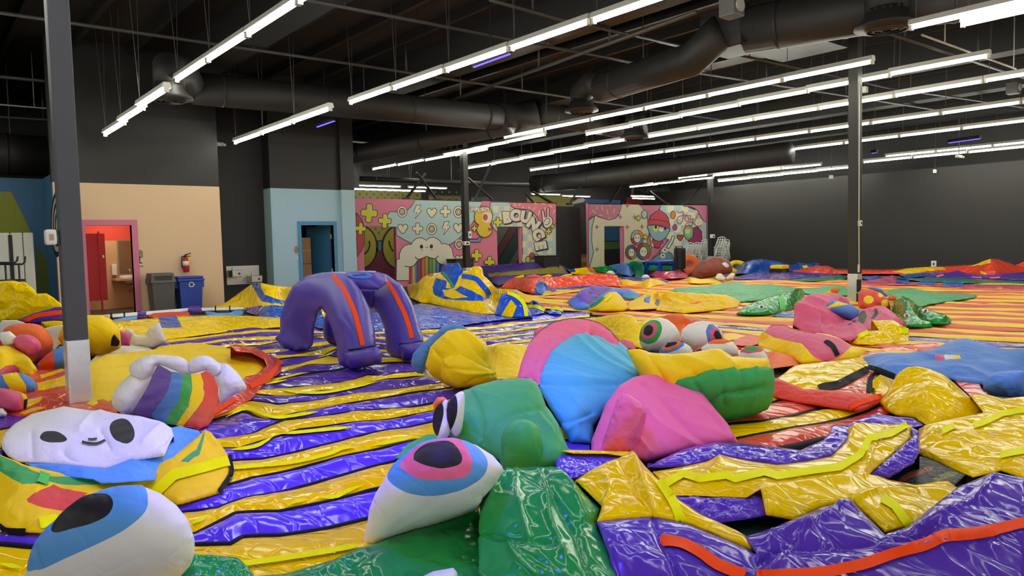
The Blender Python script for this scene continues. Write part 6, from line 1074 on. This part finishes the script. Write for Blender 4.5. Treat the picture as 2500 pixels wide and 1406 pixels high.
# eyeball cluster
ey = lambda lab, o, r, **k: blob('eyeball', lab, 'inflatable', ('eyeball', NW), zM(o), r, mode='puff', group='eyeballs behind the yellow capsule', amp=.008, **k)
ey('white eyeball with green and pink iris, leftmost of the cluster', '305,350 330,270 390,190 470,140 560,125 650,150 740,220 795,310 800,380 770,460 700,520 560,552 420,547 340,500 310,440', [('green_iris', NG, zM('303,370 325,265 400,180 480,155 550,180 580,250 560,340 500,420 420,446 350,430 312,405'), 1), ('pink_iris', NRO, zM('330,330 360,250 430,195 500,195 525,250 500,330 440,380 370,395 335,370'), 1), ('pupil', NK, zM('355,300 375,240 430,218 472,250 465,310 420,347 370,335'), 1)], n=700)
ey('white eyeball with blue and pink iris facing right', '803,370 830,270 900,210 1000,180 1080,165 1160,185 1250,230 1310,300 1335,380 1350,420 1230,460 1140,490 1060,520 970,535 930,500 850,440', [('blue_iris', NB, zM('1115,290 1150,210 1200,205 1280,270 1320,360 1335,390 1140,425')), ('pink_iris', NRO, zM('1165,300 1200,240 1260,265 1310,350 1322,388 1180,405')), ('pupil', NK, zM('1208,335 1230,285 1270,290 1300,340 1312,388 1240,396'))], n=700, g=865)
ey('low white eyeball with orange and blue iris', '548,560 575,480 650,430 760,418 850,430 930,480 965,560 930,640 560,640', [('blue_iris', NB, zM('540,560 578,480 650,428 760,414 855,432 848,470 760,525 650,558')), ('orange_iris', NO, zM('583,495 650,432 760,418 808,433 780,470 700,515 590,528')), ('pupil', NK, zM('612,482 650,432 740,418 772,430 740,460 640,492'))], n=400)
ey('low white eyeball with orange rim, middle of the cluster', '1060,490 1150,430 1220,398 1300,392 1450,420 1510,500 1518,570 1400,640 1080,640', [('orange_rim', NO, zM('1140,432 1220,395 1300,388 1440,415 1350,445 1150,448'))], n=400)
ey('smallest white eyeball peeping over the yellow capsule', '960,560 990,520 1050,488 1130,478 1195,492 1220,560 1100,620 980,600', [('pink_iris', NRO, zM('965,545 1000,510 1050,486 1130,476 1190,490 1150,520 1080,545')), ('pupil', NK, zM('980,538 1030,512 1075,515 1070,542'))], n=250)
ey('low white eyeball with green iris, rightmost of the cluster', '1515,590 1560,500 1620,480 1720,473 1810,508 1860,580 1892,660 1895,720 1500,700', [('pink_iris', NRO, zM('1530,545 1600,478 1740,470 1825,512 1795,542 1640,564')), ('green_iris', NG, zM('1575,522 1620,482 1720,472 1795,508 1700,530'))], n=400)
blob('orange_mass', 'orange body behind the white eyeballs', 'inflatable', ('mass', NO), zM('570,120 640,90 720,78 840,83 900,130 985,182 1010,300 900,420 800,420 700,300 620,180'), rho=.25, n=500, dome=.2)
blob('yellow_mass', 'yellow fabric behind the pink rim and the eyeballs', 'inflatable', ('mass', NY), zF('520,95 700,80 900,53 980,70 1030,120 1090,112 1160,60 1215,80 1230,120 1150,250 1080,340 900,300 780,200 640,120'), rho=.3, n=800, amp=.05)
blob('orange_sheet', 'orange fabric right of the low green-iris eyeball', 'inflatable', ('sheet', NO), zM('1850,545 1960,540 2200,600 2265,660 2250,705 1900,755 1880,660'), rho=.6, n=300); blob('white_scrap', 'white scrap of fabric above the orange sheet', 'inflatable', ('scrap', NW), zM('1800,500 1950,498 2065,562 1950,560 1850,545'), rho=.5, n=120); blob('red_scrap', 'red vinyl scrap left of the pink cushion', 'inflatable', ('scrap', FRED), zM('1390,430 1530,370 1640,335 1770,345 1760,450 1650,480 1500,470'), rho=.75, n=250); blob('yellow_scrap', 'yellow vinyl scrap above the red scrap', 'inflatable', ('scrap', FYEL), zM('1320,320 1450,315 1620,350 1530,385 1400,410 1340,390'), rho=.75, n=200)
# pink cushion
pk = blob('pink_cushion', 'pink and yellow long cushion with a black handle', 'inflatable', ('yellow_side', NY), zG('328,765 370,700 450,645 540,643 620,678 740,700 900,718 1000,750 1100,815 1200,828 1217,870 1190,902 1120,925 900,950 700,968 560,895 400,845 340,822'), [('pink_side', NRO, zG('380,700 450,640 540,638 620,672 720,692 800,706 1000,752 1095,818 1000,905 892,946 790,905 692,796 560,770 470,748'))], rho=.3, n=900, dome=.2); ribbon(pk, 'handle', BLK, zG('885,800 900,790 945,825 980,897'), .06)
# heap round the right column
ph = blob('pink_heap', 'slumped rose pink heap with black straps around the right column', 'inflatable', ('heap', NRO), g_(zG, '622,645 640,490 720,420 790,385 900,390 1000,395 1060,430 1100,500 1180,520 1240,510 1290,488 1360,490 1425,540 1530,645 1400,690 1280,720 1140,750 1080,778 900,740 700,700', (720,690,670,650,640,630,610,610,610,610,620,640,660,710,730,760,790,800,770,740)), [('black_strap', NK, zG('1155,545 1200,528 1225,570 1190,612 1145,605')), ('black_strap', NK, zG('1300,535 1332,532 1320,575 1280,598 1250,590 1295,565')), ('black_strap', NK, zG('1060,662 1170,675 1140,690 1085,682'))], n=1700, amp=.06, size=.6, dome=.18, folds=[(zG(l), a, w) for l, a, w in (('650,500 760,540 880,580 1040,620 1120,700', .14, 9), ('720,430 850,470 900,540', .1, 8), ('880,600 980,610 1100,600', -.16, 9), ('830,600 850,700', .06, 5), ('930,620 960,740', .06, 5), ('1240,520 1330,560 1500,640', .1, 8), ('1180,600 1260,650 1330,690', -.12, 8))])
blob('striped_ball', 'blue and yellow ball sunk in the rose pink heap', 'inflatable', ('blue_side', NB), zG('863,515 890,470 940,440 985,447 1100,480 1162,522 1152,572 1090,608 1000,580 905,562'), [('yellow_stripe', NY, zG('875,540 895,500 980,453 1078,476 1000,488 930,503 895,548')), ('yellow_stripe', NY, zG('900,545 945,530 925,566 900,566'))], mode='puff', n=400, g=600+690/3.3333, thick=.28)
yt = blob('yellow_wrap', 'yellow vinyl wrap right of the rose pink heap', 'inflatable', ('wrap', YEL), zG('1070,785 1140,742 1210,690 1320,690 1255,600 1300,610 1350,607 1430,603 1520,650 1567,690 1562,772 1480,785 1400,805 1150,806'), rho=.35, n=700, amp=.06); ribbon(yt, 'neon_strip', NEO, zG('1150,745 1240,700'), .06); ribbon(yt, 'neon_strip', NEO, zG('1475,692 1555,690'), .09)
rd = blob('red_dotted_hood', 'red hood with yellow dots behind the right column', 'inflatable', ('hood', NR), zG('1150,380 1180,352 1280,358 1340,388 1402,450 1415,520 1320,520 1240,520 1150,500'), rho=.1, n=500, dome=.25)
for c, a_, b_ in (((1237, 441), 41, 34), ((1366, 472), 28, 32), ((1335, 400), 24, 22)): patch(rd, 'yellow_dot', NY, [zG('%f,%f' % p)[0] for p in ell(c, a_, b_, 14)], soft=False)
for q, lab, m_ in (('1390,430 1405,405 1440,398 1470,420 1440,445 1400,450', 'orange tuft right of the dotted hood', NO), ('925,378 930,345 960,340 1000,350 985,385', 'orange tuft left of the right column', NO), ('870,390 900,370 940,375 950,392', 'yellow tuft beside the orange tuft left of column', NY), ('1215,345 1260,335 1340,350 1390,400 1380,420 1330,380 1270,358', 'blue and green collar behind the dotted hood', NB)): blob('fabric_tuft', lab, 'inflatable', ('tuft', m_), zG(q), mode='puff', n=120, g=600+530/3.3333)
def snake(lab, q, e, ring=None, rho=.25):
    s = blob('crocodile_head', lab, 'inflatable', ('head', GRN), zG(q), rho=rho, n=700, dome=.18, amp=.03)
    if e: patch(s, 'eye_white', NW, [zG('%f,%f' % p)[0] for p in ell(e, 25, 17, 14)], soft=False); patch(s, 'pupil', NK, [zG('%f,%f' % p)[0] for p in ell((e[0]+4, e[1]+2), 11, 10, 12)], soft=False, lift=.014)
    if ring: ribbon(s, 'green_band', paint_m('light_green', '#3fc84a', .5), zG(ring), .12)
snake('green pointed head lying left of the rose pink heap', '158,553 230,490 330,450 420,420 500,400 560,390 600,378 640,350 690,348 725,390 690,440 630,510 560,535 470,562 380,567 200,562', (360, 498), '515,415 530,460 535,525')
snake('left green pointed head right of the dotted hood', '1403,465 1440,440 1500,428 1560,450 1600,530 1660,600 1740,618 1757,660 1660,668 1540,662 1500,610 1440,545', (1548, 568), None); snake('right green pointed head crossing behind the other', '1480,420 1510,408 1570,430 1640,490 1720,520 1860,560 1912,600 1906,632 1850,643 1760,643 1690,630 1620,580 1560,490', (1697, 530), None)
blob('blue_scrap', 'blue vinyl scrap under the left green head', 'inflatable', ('scrap', BLU), zG('455,573 500,545 622,530 630,585 520,580'), rho=.5, n=150)
blob('green_sheet', 'wide green vinyl sheet left of the right column', 'inflatable', ('sheet', GRNF), PX('1634,712 1650,703 1690,700 1730,698 1772,690 1800,688 1834,696 1882,693 1918,699 1966,705 2014,699 2044,696 2075,704 2075,722 2040,722 1975,720 1950,712 1900,722 1870,732 1800,740 1770,732 1720,722'), rho=.6, n=1400, amp=.06, size=.6)
blob('green_sheet', 'wide green vinyl sheet right of the right column', 'inflatable', ('sheet', GRNF), zL('800,600 830,560 900,530 1130,518 1350,562 1700,578 1960,598 1900,635 1740,662 1450,700 1210,750 1150,740 1060,680 900,650'), rho=.6, n=1200, amp=.06, size=.6)
# ------------------------------------------------------------------ far side
blob('blue_mound', 'blue tarp mound against the black right wall', 'inflatable', ('mound', BLU), zK('185,250 330,200 450,165 560,158 760,190 900,230 1000,272 980,310 680,320 480,340 225,345'), rho=.2, n=700, amp=.07)
blob('purple_far_sheet', 'purple vinyl sheet in front of the blue mound', 'inflatable', ('sheet', PUR), zK('205,385 480,322 610,303 900,318 1510,343 1300,375 800,415 205,415'), rho=.7, n=600, amp=.06)
blob('red_far_sheet', 'red vinyl along the wall left of the column', 'inflatable', ('sheet', CORA), zK('860,312 1100,270 1200,240 1360,243 1450,280 1640,308 1640,345 1000,330'), rho=.3, n=500, amp=.08); blob('strap_tangle', 'tangle of blue and yellow straps beside the red vinyl', 'straps', ('straps', BLU), zK('925,240 990,200 1080,215 1200,205 1260,220 1240,260 1100,290 980,290'), [('yellow_strap', NY, zK('1040,245 1100,235 1110,260 1200,280 1250,300 1120,300 1060,270'))], rho=.2, n=300, amp=.07, size=.25)
rm = blob('red_mound', 'long red mound with yellow pieces along the right wall', 'inflatable', ('mound', CORA), zL('515,290 780,293 870,288 1300,258 1700,240 1900,228 2090,155 2200,165 2340,210 2450,260 2540,270 2540,330 2100,360 1700,330 1250,345 515,345'), [('yellow_piece', YEL, zL('890,322 1080,272 1350,255 1500,260 1565,290 1230,322 1150,348')), ('yellow_piece', YEL, zL('1815,262 2000,190 2092,158 2092,210')), ('yellow_piece', YEL, zL('1965,305 2050,340 2020,350 1975,340'))], rho=.2, n=1300, amp=.07, size=.7)
blob('red_mound', 'smaller red mound at the right edge of the photo', 'inflatable', ('mound', CORA), zL('2420,245 2470,205 2540,175 2540,285 2480,290'), rho=.1, n=150)
blob('blue_far_sheet', 'bright blue vinyl right of the column near the wall', 'inflatable', ('sheet', BLU), zL('965,345 1140,330 1400,318 1590,308 1560,352 1060,395'), rho=.6, n=350, amp=.06)
t = blob('purple_far_sheet', 'purple vinyl band with pink tags near the right edge', 'inflatable', ('sheet', PUR), zL('1080,388 1400,345 1600,320 1690,298 1800,338 2060,350 2300,330 2540,318 2540,425 1850,395 1500,405'), rho=.6, n=700, amp=.06)
for q in ('1860,388 1985,390', '2080,395 2210,388', '1430,380 1520,358'): ribbon(t, 'pink_tag', NP, zL(q), .06, soft=False)
blob('teal_band', 'long teal vinyl band near the right wall', 'inflatable', ('band', TEA), zL('950,398 1350,392 1850,400 2540,432 2540,465 1800,455 1250,435'), rho=.6, n=450, amp=.04); t = blob('pink_band', 'long pink vinyl band with blue tabs near the right wall', 'inflatable', ('band', PNK), zL('510,430 780,390 900,355 945,410 1100,440 1500,465 2540,478 2540,545 1800,522 1250,485 510,475'), rho=.6, n=700, amp=.05)
for q in ('940,435 1100,442', '1220,452 1420,460', '1510,470 1760,475', '1980,462 2130,470'): ribbon(t, 'blue_tab', BLU, zL(q), .1, soft=False)
blob('blue_far_lump', 'blue vinyl lump just right of the column', 'inflatable', ('lump', BLU), zL('515,400 600,370 700,358 795,402 700,425 600,418'), rho=.3, n=200); blob('teal_band', 'teal vinyl strip left of the column', 'inflatable', ('band', TEA), zK('810,415 1100,390 1500,350 1590,380 1560,415 1100,435'), rho=.6, n=300, amp=.05)
# far objects built from parts
def gpt(x, g): return atz(x, g, 0)
def ring_thing(name, label, cat, px, g, r, tube, mat, tilt=0):
    p = gpt(px, g); t = thing(name, label, cat, tuple(p)); n, m = 24, 10; V = []; yv = FW*[1, 1, 0]; yv /= np.linalg.norm(yv); xv = np.array([yv[1], -yv[0], 0]); zv = np.array([0, 0, 1.])
    a1 = zv*math.cos(tilt)+yv*math.sin(tilt); ax = yv*math.cos(tilt)-zv*math.sin(tilt); c = p+zv*(r+tube)*max(.25, math.cos(tilt))
    for i in range(n):
        a = 2*math.pi*i/n; d = xv*math.cos(a)+a1*math.sin(a)
        for j in range(m): b = 2*math.pi*j/m; V.append(c+d*(r+tube*math.cos(b))+ax*tube*math.sin(b))
    mk('ring', V, [(i*m+j, ((i+1) % n)*m+j, ((i+1) % n)*m+(j+1) % m, i*m+(j+1) % m) for i in range(n) for j in range(m)], mat, t)
    return t
t = ring_thing('orange_toy_ring', 'orange upright ring beside the brown body', 'ring', 1682, 672, .26, .17, NO)
t = ring_thing('yellow_ring_toy', 'small yellow ring leaning on the blue mound', 'ring', 1802, 668, .32, .1, NY, .9)
p = gpt(1902, 674); t = thing('blower_box', 'black and yellow blower box before the blue mound', 'blower', tuple(p)); boxes('case', K_BLK, [((p[0]-.3, p[1]-.25, 0), (p[0]+.3, p[1]+.25, .3))], t, .04); boxes('yellow_top', NY, [((p[0]-.27, p[1]-.27, .27), (p[0]+.27, p[1]+.23, .42))], t, .05); MB().disc((p[0]-.12, p[1]-.25, .15), (0, -1, 0), .1, .04).obj('intake', P_GREY, t)
p = gpt(1612, 674); t = thing('blue_chair', 'blue plastic frame seat before the fish painting', 'chair', tuple(p)); bp_ = paint_m('chair_blue', '#1c3fc0', .35); boxes('seat', bp_, [((p[0]-.5, p[1]-.4, .52), (p[0]+.5, p[1]+.4, .64))], t, .05)
for sx in (-1, 1):
    for sy in (-1, 1): boxes('leg', bp_, [((p[0]+sx*.45-.05, p[1]+sy*.34-.05, 0), (p[0]+sx*.45+.05, p[1]+sy*.34+.05, .53))], t)
boxes('dark_panel', paint_m('panel_maroon', '#5a2024', .6), [((p[0]-.4, p[1]-.2, .03), (p[0]+.4, p[1]+.3, .25))], t)
p = gpt(1659, 676); t = thing('hand_truck', 'black folded hand truck and cart before the mural', 'cart', tuple(p)); MB().tube([(p[0]-.2, p[1], .1), (p[0]-.2, p[1], 1.2), (p[0]+.2, p[1], 1.2), (p[0]+.2, p[1], .1)], .025).obj('frame', K_BLK, t); boxes('bag', K_BLK, [((p[0]-.18, p[1]-.2, .3), (p[0]+.18, p[1]+.15, 1.15))], t, .08); boxes('toe_plate', K_BLK, [((p[0]-.25, p[1]-.35, .06), (p[0]+.25, p[1], .09))], t)
for s in (-1, 1): MB().disc((p[0]+s*.24-.03, p[1]+.05, .14), (1, 0, 0), .14, .06).obj('wheel', K_BLK, t)
for s in (-1, 0, 1): MB().tube([(p[0]-.2, p[1], .6+s*.4), (p[0]+.2, p[1], .6+s*.4)], .02).obj('crossbar', K_BLK, t)
for (x, g, lab, hgt) in ((1336, 668, 'black equipment box right of the bounce lettering', .95), (1125, 690, 'black box left of the mural column base', .95)):
    p = atY(x, g, 23.1); p[2] = 0; t = thing('equipment_box', lab, 'box', tuple(p)); boxes('case', paint_m('case_black', '#1e1e1e', .45), [((p[0]-.42, p[1]-.3, 0), (p[0]+.42, p[1]+.3, hgt-.06))], t, .03); boxes('lid', K_BLK, [((p[0]-.44, p[1]-.32, hgt-.06), (p[0]+.44, p[1]+.32, hgt))], t, .02)
p = gpt(1312, 668); t = thing('blue_crate', 'flat blue box on the mesh heap below bounce lettering', 'box', tuple(p)); boxes('case', P_BINB, [((p[0]-.5, p[1]-.3, 0), (p[0]+.5, p[1]+.3, .78))], t, .04); boxes('rim', P_BINB, [((p[0]-.53, p[1]-.33, .72), (p[0]+.53, p[1]+.33, .8))], t)
# stacked white chairs
CHW = paint_m('chair_white', '#dcdcd2', .4); chp = None
def chair(x, y, z, rz, label):
    global chp
    if chp is None:
        chp = thing('stacking_chair', label, 'chair', (0, 0, 0), 'stacked white chairs'); m = MB()
        boxes('seat', CHW, [((-.24, -.24, .44), (.24, .24, .47))], chp, .012)
        for k in range(4): MB().tube([(-.21+.14*k, .22, .46), (-.2+.133*k, .29, .7), (-.17+.113*k, .33, .9)], .018, 6).obj('back_slat', CHW, chp, True)
        MB().tube([(-.23, .22, .46), (-.22, .3, .72), (-.17, .34, .92), (0, .35, .96), (.17, .34, .92), (.22, .3, .72), (.23, .22, .46)], .022, 6).obj('back_frame', CHW, chp, True)
        for sx in (-1, 1):
            for sy in (-1, 1): MB().tube([(sx*.21, sy*.2, .45), (sx*.26, sy*.26, 0)], [.025, .016], 6).obj('leg', CHW, chp, True)
        r = chp
    else:
        r = chp.copy(); COL.objects.link(r); r['label'] = label
        for c_ in list(chp.children): c = c_.copy(); COL.objects.link(c); c.parent = r
    r.location = (x, y, z); r.rotation_euler = (0, 0, rz)
SNAME = ['bottom', 'second', 'third', 'fourth', 'fifth', 'sixth', 'seventh', 'eighth']
for k, (px, n_, nm) in enumerate(((1672, 4, 'first'), (1690, 4, 'second'), (1708, 5, 'third'), (1745, 6, 'fourth'), (1757, 5, 'rightmost'))):
    p = atY(px, 660, 22.4)
    for i in range(n_): chair(p[0], 22.4-.05*i, .12*i, 2.6, '%s white chair from the floor in the %s stack by the far column' % (SNAME[i], nm))
# cartons in the right mural doorway
for k, (x0, x1, z0, z1_) in enumerate(((24.9, 25.6, 0, .5), (25.5, 26.4, 0, .4), (25.1, 25.9, .5, .85))):
    t = thing('cardboard_carton', ['left lower carton in the dark right mural doorway', 'right lower carton in the dark right mural doorway', 'upper carton in the dark right mural doorway'][k], 'box', ((x0+x1)/2, 25.5, z0)); boxes('carton', P_CARD, [((x0, 25.2, z0), (x1, 25.8, z1_))], t); boxes('flap', P_CARD, [((x0-.1, 25.1, z1_), (x0+.3, 25.8, z1_+.02))], t)
